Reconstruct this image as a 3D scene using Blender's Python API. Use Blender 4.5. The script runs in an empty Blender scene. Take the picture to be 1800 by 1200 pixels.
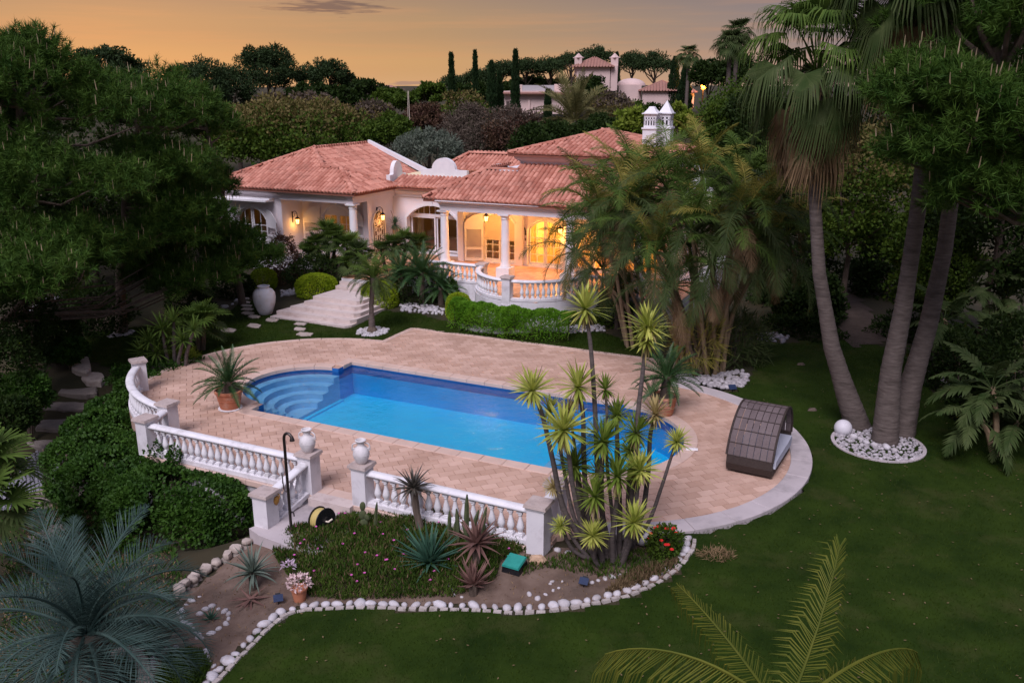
import bpy, bmesh, math, random
import numpy as np
from mathutils import Vector, Matrix
R = math.radians
random.seed(7); rng = np.random.default_rng(7)
SC = bpy.context.scene
COL = SC.collection

# ------------------------------------------------------------------ camera
CAMH, PITCH, FPX = 9.0, R(16.4), 1510.0
cam_d = bpy.data.cameras.new('camera'); cam = bpy.data.objects.new('camera', cam_d); COL.objects.link(cam)
cam.location = (0, 0, CAMH); cam.rotation_euler = (R(90) - PITCH, 0, 0)
cam_d.sensor_width = 36; cam_d.lens = 36 * FPX / 1800; cam_d.clip_start = .1; cam_d.clip_end = 9000
SC.camera = cam
# ------------------------------------------------------------------ sky: dusk, afterglow low in the north-west (left)
SUN_AZ = R(-24)                       # from +Y towards -X
world = bpy.data.worlds.new('World'); SC.world = world; world.use_nodes = True
nt = world.node_tree; nt.nodes.clear()
def N(t, **kw):
    n = nt.nodes.new(t)
    for k, v in kw.items(): setattr(n, k, v)
    return n
def LK(a, b): nt.links.new(a, b)
sky = N('ShaderNodeTexSky', sky_type='NISHITA', sun_disc=False)
sky.sun_elevation = R(1.0); sky.sun_rotation = SUN_AZ; sky.altitude = 60; sky.dust_density = 2.0
tc = N('ShaderNodeTexCoord'); sx = N('ShaderNodeSeparateXYZ'); LK(tc.outputs['Generated'], sx.inputs[0])
def M(op, a, b=None, clamp=False):
    n = N('ShaderNodeMath', operation=op, use_clamp=clamp)
    for i, q in enumerate((a, b)):
        if q is None: continue
        if isinstance(q, (int, float)): n.inputs[i].default_value = q
        else: LK(q, n.inputs[i])
    return n.outputs[0]
def ramp(fac, stops):
    n = N('ShaderNodeValToRGB'); LK(fac, n.inputs[0]); e = n.color_ramp.elements
    n.color_ramp.interpolation = 'EASE'
    while len(e) < len(stops): e.new(.5)
    for i, (p, c) in enumerate(stops): e[i].position = p; e[i].color = (*c, 1)
    return n.outputs[0]
def mixc(f, a, b, mode='MIX'):
    n = N('ShaderNodeMix', data_type='RGBA', blend_type=mode)
    for k, q in ((0, f), (6, a), (7, b)):
        if isinstance(q, (int, float)): n.inputs[k].default_value = q
        elif isinstance(q, tuple): n.inputs[k].default_value = (*q, 1)
        else: LK(q, n.inputs[k])
    return n.outputs[2]
elev = M('MAXIMUM', sx.outputs[2], 0.0)
# warm side (towards the afterglow) and cool side, both by sine of elevation (0.1 = 6 degrees)
warm = ramp(M('POWER', elev, .5), [(0, (.70, .41, .21)), (.16, (.56, .335, .16)), (.25, (.41, .265, .155)), (.33, (.30, .21, .16)), (.55, (.31, .28, .33)), (1, (.36, .37, .54))])
cool = ramp(M('POWER', elev, .5), [(0, (.50, .36, .31)), (.16, (.36, .27, .265)), (.25, (.24, .205, .235)), (.33, (.16, .16, .225)), (.55, (.24, .255, .37)), (1, (.36, .37, .54))])
az = M('ADD', M('MULTIPLY', sx.outputs[0], math.sin(SUN_AZ)), M('MULTIPLY', sx.outputs[1], math.cos(SUN_AZ)))
glow = M('SUBTRACT', M('MULTIPLY', az, 4.0), 2.78, True)
grad = mixc(glow, cool, warm)
# faint orange streaks and a small grey cloud band
mp = N('ShaderNodeMapping'); LK(tc.outputs['Generated'], mp.inputs[0]); mp.inputs['Scale'].default_value = (2.2, 2.2, 42); mp.inputs['Rotation'].default_value = (0, R(3), 0)
nz = N('ShaderNodeTexNoise'); LK(mp.outputs[0], nz.inputs[0]); nz.inputs['Scale'].default_value = 2.3; nz.inputs['Detail'].default_value = 5; nz.inputs['Roughness'].default_value = .55
st = ramp(nz.outputs[0], [(.45, (0, 0, 0)), (.72, (1, 1, 1))])
grad = mixc(M('MULTIPLY', st, .55), grad, mixc(.5, grad, (.62, .30, .15)))
def cloud(dirv, sxy, thr):
    d = Vector(dirv).normalized()
    s = N('ShaderNodeVectorMath', operation='SUBTRACT'); LK(tc.outputs['Generated'], s.inputs[0]); s.inputs[1].default_value = d
    q = N('ShaderNodeVectorMath', operation='MULTIPLY'); LK(s.outputs[0], q.inputs[0]); q.inputs[1].default_value = (1 / sxy[0], 1 / sxy[0], 1 / sxy[1])
    l = N('ShaderNodeVectorMath', operation='LENGTH'); LK(q.outputs[0], l.inputs[0])
    m2 = N('ShaderNodeMapping'); LK(tc.outputs['Generated'], m2.inputs[0]); m2.inputs['Scale'].default_value = (26, 26, 260)
    n2 = N('ShaderNodeTexNoise'); LK(m2.outputs[0], n2.inputs[0]); n2.inputs['Scale'].default_value = 1.3; n2.inputs['Detail'].default_value = 4
    return M('MULTIPLY', M('SUBTRACT', M('SUBTRACT', n2.outputs[0], M('MULTIPLY', l.outputs['Value'], .30)), thr, True), 5.0, True)
def dirpx(x, y):
    v = (y - 600) / FPX
    return ((x - 900) / FPX, math.cos(PITCH) - v * math.sin(PITCH), -(math.sin(PITCH) + v * math.cos(PITCH)))
grad = mixc(M('MULTIPLY', cloud(dirpx(582, 11), (.060, .0075), .20), .95), grad, (.125, .098, .105))
grad = mixc(M('MULTIPLY', cloud(dirpx(720, 146), (.045, .0030), .30), .6), grad, (.27, .19, .19))
b1 = N('ShaderNodeBackground'); LK(sky.outputs[0], b1.inputs[0]); b1.inputs[1].default_value = .014
b2 = N('ShaderNodeBackground'); LK(grad, b2.inputs[0]); b2.inputs[1].default_value = 1.0
ad = N('ShaderNodeAddShader'); LK(b1.outputs[0], ad.inputs[0]); LK(b2.outputs[0], ad.inputs[1])
wo = N('ShaderNodeOutputWorld'); LK(ad.outputs[0], wo.inputs[0])
# ------------------------------------------------------------------ one soft sun: the bright dusk sky overhead
sun_d = bpy.data.lights.new('sun', 'SUN'); sun = bpy.data.objects.new('sun', sun_d); COL.objects.link(sun)
sun_d.energy = 3.2; sun_d.angle = R(30); sun_d.color = (.98, .90, 1.0)
sun.rotation_euler = Vector((.26, .66, -.84)).to_track_quat('-Z', 'Y').to_euler()
vs = SC.view_settings; vs.view_transform = 'Standard'; vs.look = 'None'; vs.exposure = 0; vs.gamma = 1; vs.use_curve_mapping = False
SC.render.engine = 'CYCLES'; SC.cycles.use_denoising = True; SC.cycles.max_bounces = 7; SC.cycles.transparent_max_bounces = 12
SC.cycles.sample_clamp_indirect = 6; SC.cycles.caustics_reflective = False; SC.cycles.caustics_refractive = False

# ------------------------------------------------------------------ measuring helpers (metres; deck is z = 0)
def ray(x, y): return dirpx(x, y)
def G(x, y, z=0.0):
    r = ray(x, y); t = (z - CAMH) / r[2]; return Vector((r[0] * t, r[1] * t, z))
def D(x, y, d):
    r = ray(x, y); t = d / r[1]; return Vector((r[0] * t, d, CAMH + r[2] * t))
UX, UY = .9058, -.4238
LANG = math.atan2(UY, UX)
A0 = G(438.5, 720.6)                   # near left corner of the pool: origin of the pool frame (p along, q across)
def L(p, q, z=0.0): return Vector((A0.x + p * UX - q * UY, A0.y + p * UY + q * UX, z))
def toL(w): dx, dy = w[0] - A0.x, w[1] - A0.y; return (dx * UX + dy * UY, -dx * UY + dy * UX)
HO = L(-6.92, 15.3)                    # house origin (its left corner column)
def HW(u, v, z=0.0): return L(u - 6.92, v + 15.3, z)

# ------------------------------------------------------------------ materials
MATS = {}
def mat(name, c1, c2=None, scale=4, rough=.75, bump=0.0, bscale=None, island=0.0, dark=None, dscale=1.5, trans=0.0, spec=.3, emit=None, es=0, metal=0, stretch=None, detail=5, hue=None):
    """principled; noise mixes c1/c2; island = random per piece mix; dark = weather stains; trans = leaf translucency"""
    m = bpy.data.materials.new(name); m.use_nodes = True; m.use_backface_culling = False; t = m.node_tree; n = t.nodes; b = n['Principled BSDF']; out = n['Material Output']
    def nn(k, **kw):
        q = n.new(k)
        for a, v in kw.items(): setattr(q, a, v)
        return q
    lk = t.links.new
    b.inputs['Roughness'].default_value = rough; b.inputs['Specular IOR Level'].default_value = spec; b.inputs['Metallic'].default_value = metal
    geo = nn('ShaderNodeNewGeometry'); pos = geo.outputs['Position']
    if stretch:
        mpn = nn('ShaderNodeMapping'); lk(pos, mpn.inputs[0]); mpn.inputs['Scale'].default_value = stretch; pos = mpn.outputs[0]
    def noise(s, d=detail, r=.6):
        q = nn('ShaderNodeTexNoise'); lk(pos, q.inputs['Vector']); q.inputs['Scale'].default_value = s; q.inputs['Detail'].default_value = d; q.inputs['Roughness'].default_value = r; return q.outputs[0]
    def mx(f, a, c, mode='MIX'):
        q = nn('ShaderNodeMix', data_type='RGBA', blend_type=mode)
        for k, v in ((0, f), (6, a), (7, c)):
            if isinstance(v, (int, float)): q.inputs[k].default_value = v
            elif isinstance(v, tuple): q.inputs[k].default_value = (*v, 1)
            else: lk(v, q.inputs[k])
        return q.outputs[2]
    def mth(op, a, c):
        q = nn('ShaderNodeMath', operation=op)
        for k, v in ((0, a), (1, c)):
            if isinstance(v, (int, float)): q.inputs[k].default_value = v
            else: lk(v, q.inputs[k])
        return q.outputs[0]
    def rmp(f, lo, hi):
        q = nn('ShaderNodeMapRange'); lk(f, q.inputs[0]); q.inputs[1].default_value = lo; q.inputs[2].default_value = hi; return q.outputs[0]
    col = c1
    if c2 is not None:
        f = rmp(noise(scale), .32, .68)
        if island:
            oi = nn('ShaderNodeObjectInfo'); rn = mth('FRACT', mth('ADD', geo.outputs['Random Per Island'], oi.outputs['Random']), 0)
            f = mth('ADD', mth('MULTIPLY', f, 1 - island), mth('MULTIPLY', rn, island))
        col = mx(f, c1, c2)
    if dark is not None:
        col = mx(mth('MULTIPLY', rmp(noise(dscale, 7, .65), .52, .75), .8), col, dark)
    if isinstance(col, tuple): b.inputs['Base Color'].default_value = (*col, 1)
    else: lk(col, b.inputs['Base Color'])
    if bump:
        bp = nn('ShaderNodeBump'); bp.inputs['Strength'].default_value = bump; bp.inputs['Distance'].default_value = .02
        lk(noise(bscale or scale * 6), bp.inputs['Height']); lk(bp.outputs[0], b.inputs['Normal'])
    if emit:
        b.inputs['Emission Color'].default_value = (*emit, 1); b.inputs['Emission Strength'].default_value = es
    if trans:
        tr = nn('ShaderNodeBsdfTranslucent'); ms = nn('ShaderNodeMixShader'); ms.inputs[0].default_value = trans
        if isinstance(col, tuple): tr.inputs[0].default_value = (*col, 1)
        else: lk(col, tr.inputs[0])
        lk(b.outputs[0], ms.inputs[1]); lk(tr.outputs[0], ms.inputs[2]); lk(ms.outputs[0], out.inputs[0])
    MATS[name] = m; return m

# ------------------------------------------------------------------ mesh builder
class MB:
    def __init__(s): s.v = []; s.f = []
    def add(s, vs, fs):
        o = len(s.v); s.v.extend([tuple(p) for p in vs]); s.f.extend([tuple(i + o for i in q) for q in fs]); return s
    def box(s, a, b, mat4=None, taper=0):
        (x0, y0, z0), (x1, y1, z1) = a, b; k = taper
        vs = [(x0, y0, z0), (x1, y0, z0), (x1, y1, z0), (x0, y1, z0), (x0 + k, y0 + k, z1), (x1 - k, y0 + k, z1), (x1 - k, y1 - k, z1), (x0 + k, y1 - k, z1)]
        if mat4 is not None: vs = [mat4 @ Vector(p) for p in vs]
        return s.add(vs, [(0, 3, 2, 1), (4, 5, 6, 7), (0, 1, 5, 4), (1, 2, 6, 5), (2, 3, 7, 6), (3, 0, 4, 7)])
    def obox(s, c, ang, a, b, taper=0):
        return s.box(a, b, Matrix.Translation(Vector(c)) @ Matrix.Rotation(ang, 4, 'Z'), taper)
    def lathe(s, prof, n=12, c=(0, 0, 0), cap=True, mat4=None):
        vs = []; fs = []; m = len(prof)
        for r, z in prof:
            for i in range(n):
                a = 2 * math.pi * i / n; vs.append(Vector((c[0] + r * math.cos(a), c[1] + r * math.sin(a), c[2] + z)))
        if mat4 is not None: vs = [mat4 @ p for p in vs]
        for j in range(m - 1):
            for i in range(n):
                k = (i + 1) % n; fs.append((j * n + i, j * n + k, (j + 1) * n + k, (j + 1) * n + i))
        if cap: fs.append(tuple(range(n - 1, -1, -1))); fs.append(tuple((m - 1) * n + i for i in range(n)))
        return s.add(vs, fs)
    def tube(s, pts, rad, n=8, cap=True):
        pts = [Vector(p) for p in pts]; m = len(pts)
        if not hasattr(rad, '__len__'): rad = [rad] * m
        vs = []; fs = []; up = Vector((0, 0, 1)); pu = None
        for j, p in enumerate(pts):
            t = (pts[min(j + 1, m - 1)] - pts[max(j - 1, 0)]).normalized()
            if pu is None:
                pu = t.cross(up)
                if pu.length < 1e-3: pu = t.cross(Vector((1, 0, 0)))
            pu = (pu - t * pu.dot(t)).normalized(); w = t.cross(pu)
            for i in range(n):
                a = 2 * math.pi * i / n; vs.append(p + (pu * math.cos(a) + w * math.sin(a)) * rad[j])
        for j in range(m - 1):
            for i in range(n):
                k = (i + 1) % n; fs.append((j * n + i, j * n + k, (j + 1) * n + k, (j + 1) * n + i))
        if cap: fs.append(tuple(range(n - 1, -1, -1))); fs.append(tuple((m - 1) * n + i for i in range(n)))
        return s.add(vs, fs)
    def sweep(s, pts, prof, closed=False):
        """profile [(side, up)] swept level along a path of points"""
        pts = [Vector(p) for p in pts]; m = len(pts); n = len(prof); vs = []; fs = []
        for j, p in enumerate(pts):
            a, b = (pts[(j - 1) % m], pts[(j + 1) % m]) if closed else (pts[max(j - 1, 0)], pts[min(j + 1, m - 1)])
            t = b - a; t.z = 0; t.normalize(); sd = Vector((t.y, -t.x, 0))
            k = 1.0
            if 0 < j < m - 1 or closed:
                t1 = (p - a); t1.z = 0; t1.normalize(); k = 1 / max(.5, t1.dot(t))
            for x, z in prof: vs.append(p + sd * x * k + Vector((0, 0, z)))
        for j in range(m if closed else m - 1):
            q = (j + 1) % m
            for i in range(n):
                k = (i + 1) % n; fs.append((j * n + i, q * n + i, q * n + k, j * n + k))
        if not closed: fs.append(tuple(range(n))); fs.append(tuple((m - 1) * n + i for i in range(n - 1, -1, -1)))
        return s.add(vs, fs)
    def prism(s, poly, z0, z1):
        n = len(poly); vs = [(x, y, z0) for x, y in poly] + [(x, y, z1) for x, y in poly]
        fs = [tuple(range(n - 1, -1, -1)), tuple(range(n, 2 * n))] + [(i, (i + 1) % n, n + (i + 1) % n, n + i) for i in range(n)]
        return s.add(vs, fs)
    def mesh(s, name, smooth=None):
        me = bpy.data.meshes.new(name); me.from_pydata([tuple(p) for p in s.v], [], s.f); me.update()
        if smooth:
            me.polygons.foreach_set('use_smooth', [True] * len(me.polygons)); me.set_sharp_from_angle(angle=R(smooth))
        return me
    def build(s, name, m, parent=None, smooth=None, **kw): return link(s.mesh(name, smooth), name, m, parent, **kw)

def link(me, name, m, parent=None, loc=None, rot=None, mtx=None, scale=None, **props):
    if m is not None and not me.materials: me.materials.append(m)
    o = bpy.data.objects.new(name, me); COL.objects.link(o)
    if parent is not None: o.parent = parent
    if loc is not None: o.location = loc
    if rot is not None: o.rotation_euler = rot
    if scale is not None: o.scale = (scale,) * 3 if isinstance(scale, (int, float)) else scale
    if mtx is not None: o.matrix_local = mtx
    for k, v in props.items(): o[k] = v
    return o
def thing(name, label, cat, loc=(0, 0, 0), rz=0.0, group=None):
    o = bpy.data.objects.new(name, None); COL.objects.link(o); o.location = loc; o.rotation_euler = (0, 0, rz); o.empty_display_size = .2
    o['label'] = label; o['category'] = cat
    if group: o['group'] = group
    return o
def tag(o, label, cat, group=None):
    o['label'] = label; o['category'] = cat
    if group: o['group'] = group
    return o
def struct(name, loc=(0, 0, 0), rz=0.0):
    o = bpy.data.objects.new(name, None); COL.objects.link(o); o.location = loc; o.rotation_euler = (0, 0, rz); o['kind'] = 'structure'; return o
def poly_np(name, P):
    """P: (n, k, 3) array of separate polygons -> mesh"""
    P = np.asarray(P, dtype=np.float32); n, k = P.shape[:2]
    me = bpy.data.meshes.new(name); me.vertices.add(n * k); me.vertices.foreach_set('co', P.reshape(-1))
    me.loops.add(n * k); me.loops.foreach_set('vertex_index', np.arange(n * k, dtype=np.int32))
    me.polygons.add(n); me.polygons.foreach_set('loop_start', np.arange(0, n * k, k, dtype=np.int32)); me.polygons.foreach_set('loop_total', np.full(n, k, dtype=np.int32))
    me.update(calc_edges=True); return me
def joined(name, base, mats):
    """base MB repeated by a list of matrices, one mesh"""
    V = np.array([tuple(p) for p in base.v]); F = base.f; nv = len(V); H = np.c_[V, np.ones(nv)]
    A = np.array([np.array(m) for m in mats]); W = np.einsum('kij,nj->kni', A, H)[..., :3].reshape(-1, 3)
    lens = np.array([len(f) for f in F]); idx = np.concatenate([np.array(f) for f in F]); K = len(mats)
    allidx = (idx[None, :] + (np.arange(K) * nv)[:, None]).reshape(-1); tot = np.tile(lens, K); start = np.concatenate([[0], np.cumsum(tot)[:-1]])
    me = bpy.data.meshes.new(name); me.vertices.add(len(W)); me.vertices.foreach_set('co', W.astype(np.float32).reshape(-1))
    me.loops.add(len(allidx)); me.loops.foreach_set('vertex_index', allidx.astype(np.int32))
    me.polygons.add(len(tot)); me.polygons.foreach_set('loop_start', start.astype(np.int32)); me.polygons.foreach_set('loop_total', tot.astype(np.int32)); me.polygons.foreach_set('use_smooth', np.zeros(len(tot), bool))
    me.update(calc_edges=True); return me
def inpoly(x, y, poly):
    r = False; n = len(poly); j = n - 1
    for i in range(n):
        xi, yi = poly[i]; xj, yj = poly[j]
        if (yi > y) != (yj > y) and x < (xj - xi) * (y - yi) / (yj - yi) + xi: r = not r
        j = i
    return r
def inpoly_np(X, Y, poly):
    r = np.zeros(X.shape, bool); n = len(poly); j = n - 1
    for i in range(n):
        xi, yi = poly[i]; xj, yj = poly[j]
        if yj != yi: r ^= ((yi > Y) != (yj > Y)) & (X < (xj - xi) * (Y - yi) / (yj - yi) + xi)
        j = i
    return r
def arc(c, r, a0, a1, n): return [(c[0] + r * math.cos(a0 + (a1 - a0) * i / n), c[1] + r * math.sin(a0 + (a1 - a0) * i / n)) for i in range(n + 1)]
def resample(pts, step):
    pts = [Vector(p) for p in pts]; d = [0]
    for a, b in zip(pts, pts[1:]): d.append(d[-1] + (b - a).length)
    n = max(1, round(d[-1] / step)); out = []; j = 0
    for i in range(n + 1):
        s = d[-1] * i / n
        while j < len(pts) - 2 and d[j + 1] < s: j += 1
        f = (s - d[j]) / max(1e-6, d[j + 1] - d[j]); out.append(pts[j].lerp(pts[j + 1], f))
    return out

# ------------------------------------------------------------------ palette
WALL = mat('wall_render', (.80, .74, .76), (.75, .69, .72), 1.2, .85, .25, 60)
WHITE = mat('white_paint', (.80, .79, .81), (.72, .71, .74), 3, .6, .08, 40)
PILLARM = mat('pillar_render', (.74, .72, .74), (.66, .64, .67), 2.2, .8, .2, 50, dark=(.45, .42, .42), dscale=2.2)
CAPM = mat('stone_cap', (.42, .34, .31), (.52, .44, .41), 5, .8, .3, 40, dark=(.22, .18, .17), dscale=6)
TILE = mat('roof_tile', (.36, .125, .082), (.66, .315, .23), 1.3, .8, .25, 30, island=.75, dark=(.27, .125, .09), dscale=1.5)
ROOFUNDER = mat('roof_underlay', (.20, .075, .05), (.26, .10, .07), 3, .9)
DECK = mat('deck_tile', (.44, .275, .20), (.66, .455, .36), 1.0, .7, .12, 40, island=.65, dark=(.34, .21, .155), dscale=.6)
GROUT = mat('deck_grout', (.40, .27, .215), (.46, .32, .26), 3, .9)
COPING = mat('pool_coping', (.66, .49, .41), (.54, .39, .32), 2, .65, .12, 40, island=.4)
CURB = mat('kerb_stone', (.52, .465, .47), (.42, .375, .38), 1.6, .8, .2, 30, island=.3, dark=(.19, .175, .175), dscale=1.0)
STEPM = mat('travertine', (.55, .46, .43), (.64, .55, .51), 2.0, .7, .2, 30, island=.3, dark=(.40, .30, .27), dscale=3)
FLOORT = mat('terrace_tile', (.52, .25, .14), (.72, .42, .26), 1.5, .35, .06, 30, island=.7, spec=.5)
BALW = mat('balustrade_white', (.79, .78, .80), (.70, .69, .72), 3, .65, .1, 40, dark=(.47, .45, .44), dscale=3.2, stretch=(1, 1, .6))
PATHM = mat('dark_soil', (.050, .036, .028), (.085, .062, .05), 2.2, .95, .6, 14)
SOIL = mat('soil', (.115, .075, .055), (.19, .135, .105), 2.2, .95, .6, 14, dark=(.06, .045, .035), dscale=.8)
GROUND = mat('ground', (.022, .024, .010), (.055, .042, .022), .6, .95, .4, 6, dark=(.02, .025, .01), dscale=.3)
LAWNM = mat('lawn', (.010, .024, .002), (.026, .048, .005), .9, .9, .8, 26, dark=(.050, .056, .016), dscale=.7, detail=8, spec=.1)
GRASSB = mat('grass_blade', (.015, .036, .002), (.054, .088, .008), .8, .6, island=.35, trans=.3, spec=.12, dark=(.080, .085, .024), dscale=.7)
STONEW = mat('white_stone', (.60, .58, .61), (.38, .355, .36), 6, .75, .2, 20, island=.6, dark=(.36, .30, .26), dscale=5)
BLOCKM = mat('edge_block', (.50, .45, .42), (.34, .30, .28), 5, .85, .3, 20, island=.5, dark=(.20, .17, .14), dscale=6)
PEBBLE = mat('pebble', (.50, .47, .49), (.27, .25, .26), 8, .75, .1, 20, island=.8)
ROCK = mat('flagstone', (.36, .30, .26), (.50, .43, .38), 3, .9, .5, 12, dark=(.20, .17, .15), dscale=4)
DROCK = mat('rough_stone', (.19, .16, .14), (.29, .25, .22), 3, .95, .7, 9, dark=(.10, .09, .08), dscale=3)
COBB = mat('cobble', (.30, .30, .34), (.18, .18, .21), 5, .8, .2, 20, island=.6)
TERRA = mat('terracotta', (.50, .20, .11), (.42, .155, .085), 4, .8, .15, 30, dark=(.55, .36, .28), dscale=3)
URNM = mat('urn_glaze', (.72, .70, .71), (.60, .57, .57), 5, .55, .2, 25, dark=(.42, .40, .40), dscale=5)
IRON = mat('dark_iron', (.03, .022, .018), None, rough=.45, metal=.6)
STEEL = mat('shower_pipe', (.10, .085, .08), None, rough=.35, metal=.9)
BARK = mat('bark', (.085, .062, .048), (.15, .115, .09), 8, .95, .6, 30, stretch=(1, 1, .35))
PALMTR = mat('palm_bark', (.080, .062, .054), (.150, .122, .108), 3.0, .9, .9, 4, stretch=(1.2, 1.2, 6), dark=(.045, .037, .030), dscale=.8)
CANE = mat('palm_cane', (.20, .15, .09), (.34, .24, .15), 2.5, .7, .3, 8, stretch=(.5, .5, 3), island=.4)
def leafm(name, a, b, isl=.4, tr=.28, rough=.6, spec=.12): return mat(name, a, b, 1.7, rough, island=isl, trans=tr, spec=spec, detail=2)
PINE = leafm('pine_needle', (.018, .060, .008), (.090, .165, .026), tr=.2)
PINED = leafm('pine_far', (.016, .034, .012), (.045, .075, .024), tr=.15)
CANDLE = leafm('pine_candle', (.26, .20, .12), (.40, .31, .20), tr=.1)
CYPR = leafm('cypress_leaf', (.010, .026, .010), (.028, .055, .018), tr=.1)
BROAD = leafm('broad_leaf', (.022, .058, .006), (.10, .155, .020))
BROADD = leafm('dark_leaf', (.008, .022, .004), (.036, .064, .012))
RUSTY = leafm('rusty_leaf', (.085, .095, .022), (.22, .16, .065))
REDB = leafm('red_leaf', (.070, .030, .026), (.13, .085, .045))
GREYB = leafm('grey_brown_leaf', (.085, .066, .050), (.16, .125, .095))
OLIVE = leafm('olive_leaf', (.085, .115, .080), (.19, .22, .17))
LIMEL = leafm('lime_leaf', (.16, .26, .010), (.42, .53, .03), tr=.35)
YELG = leafm('yellow_green_leaf', (.11, .18, .015), (.27, .33, .05), tr=.35)
HEDGEM = leafm('hedge_leaf', (.065, .19, .010), (.18, .38, .03))
IVY = leafm('ivy_leaf', (.014, .050, .005), (.058, .135, .015), spec=.25)
PALMG = leafm('palm_green', (.045, .095, .014), (.13, .20, .04))
PALMD = leafm('palm_dark', (.030, .060, .014), (.095, .125, .045))
PALMY = leafm('palm_yellow', (.15, .17, .03), (.36, .30, .07))
PALMB = leafm('palm_brown', (.16, .10, .055), (.34, .235, .13), tr=.2)
DATE = leafm('date_palm', (.09, .105, .04), (.26, .23, .09))
BLUEP = leafm('blue_palm', (.030, .066, .058), (.095, .150, .130), tr=.2)
CYCAD = leafm('cycad_leaf', (.024, .075, .022), (.075, .15, .045), spec=.35, rough=.45)
YUCCA = leafm('yucca_leaf', (.19, .27, .03), (.66, .66, .17), isl=.75, tr=.3, rough=.5)
YUCCAG = leafm('yucca_green', (.09, .17, .02), (.30, .38, .07), isl=.75, tr=.3, rough=.5)
YUCCAD = leafm('yucca_dry', (.42, .33, .14), (.55, .46, .22), tr=.3)
YUCTR = mat('yucca_trunk', (.075, .062, .060), (.14, .115, .105), 6, .9, .7, 22, stretch=(1, 1, 3))
AGAVE = leafm('agave_leaf', (.028, .085, .055), (.07, .16, .10), tr=.08, spec=.3)
ALOER = leafm('aloe_red', (.14, .075, .062), (.26, .15, .125), tr=.1)
ALOEG = leafm('aloe_grey', (.10, .145, .115), (.20, .24, .19), tr=.1)
ICEP = leafm('ice_plant', (.018, .050, .006), (.080, .125, .020), tr=.15)
ICEB = leafm('ice_plant_dry', (.10, .065, .035), (.18, .13, .07), tr=.1)
PINKF = mat('pink_flower', (.62, .12, .42), None, rough=.6)
REDF = mat('red_flower', (.62, .02, .02), None, rough=.5)
COCO = leafm('coconut_frond', (.065, .10, .014), (.21, .215, .035), tr=.35)
# ================================================================== GROUND
CP = [  # control heights in the pool frame (p, q, z)
 (5, 3, -.03), (12, 12, 0), (-1, 9.3, -.04), (3, 9.8, -.04), (6, 9.8, -.04), (9.2, 9.8, -.04), (10.8, 8.6, -.04), (-.8, 8, -.04), (-3, 7, -.04), (-4.6, 5.2, -.04), (13, 7.2, -.04), (15, 5, -.04), (15.5, 2, -.05), (-5, 8, 0), (16, 3, -.03), (20, 8, -.02), (22, -2, -.05), (16, -4, -.08), (13.5, -2, -.05), (10.7, -3.9, -.12), (8, -4.2, -.22), (6, -4.6, -.3), (5, -5.2, -.36),
 (12, -5, -.18), (11, -6, -.28), (9, -7, -.36), (7.3, -7.6, -.42), (7, -9.5, -.45), (16, -9, -.25), (24, -9, -.2),
 (4.2, -5.2, -.75), (3.6, -6.2, -.9), (5.4, -8, -.55), (4, -9.5, -.8), (3, -4.4, -1.35), (1, -5, -1.6), (-1, -5, -1.75), (-4, -3.4, -1.8), (-6, -2.8, -1.8), (-6, -6, -1.9), (-2, -8, -1.9), (0, -10, -1.7), (-9, -5, -1.8), (-12, -1, -1.5),
 (-6.9, -1.4, -1.35), (-7.6, -.3, -.95), (-8.4, .9, -.45), (-8.9, 2, -.25), (-6.2, 2.2, -.35), (-5.6, .5, -.9), (-4.8, -1.5, -1.5), (-7, 4, -.05), (-9.5, 4.5, -.1), (-12, 3, -.3), (-14, 8, .1), (-9, 10, .05), (-7, 12, .25), (-2, 12.4, .15), (2, 11.8, .1), (6, 12, .1), (-2, 13.6, .5), (-8, 14.5, .6), (4, 13.6, .6), (10, 13, .3), (15, 18, .2), (20, 16, .2), (25, 10, 0), (-18, 14, .6)]
CPA = np.array([(*L(p, q)[:2], z) for p, q, z in CP])
def ss(a, b, x): t = np.clip((x - a) / (b - a), 0, 1); return t * t * (3 - 2 * t)
def zf(X, Y):
    X = np.asarray(X, float); Y = np.asarray(Y, float); num = 0; den = 0
    for x, y, z in CPA:
        w = 1 / ((X - x) ** 2 + (Y - y) ** 2 + .25) ** 1.6; num = num + w * z; den = den + w
    near = num / den
    far = .6 + 1.6 * ss(48, 75, Y) + 3.6 * ss(70, 120, Y + .25 * X) + 3.0 * ss(150, 420, Y) + .5 * np.sin(X * .06) * ss(55, 80, Y)
    far = far + 5.5 * ss(900, 1600, Y) * (.6 + .4 * np.sin(X * .004 + 1))
    k = ss(43, 56, Y + .1 * np.abs(X)); k = np.maximum(k, ss(24, 40, np.abs(X)))
    return near * (1 - k) + np.where(Y < 44, .2 * near + .3 * ss(30, 60, np.abs(X)), far) * k if False else near * (1 - k) + (far * ss(40, 60, Y) + .15 * (1 - ss(40, 60, Y))) * k
def zg(x, y): return float(zf(x, y))
def onG(px, py, it=6):
    z = 0.0
    for _ in range(it): w = G(px, py, z); z = zg(w.x, w.y)
    return Vector((w.x, w.y, z))
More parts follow.
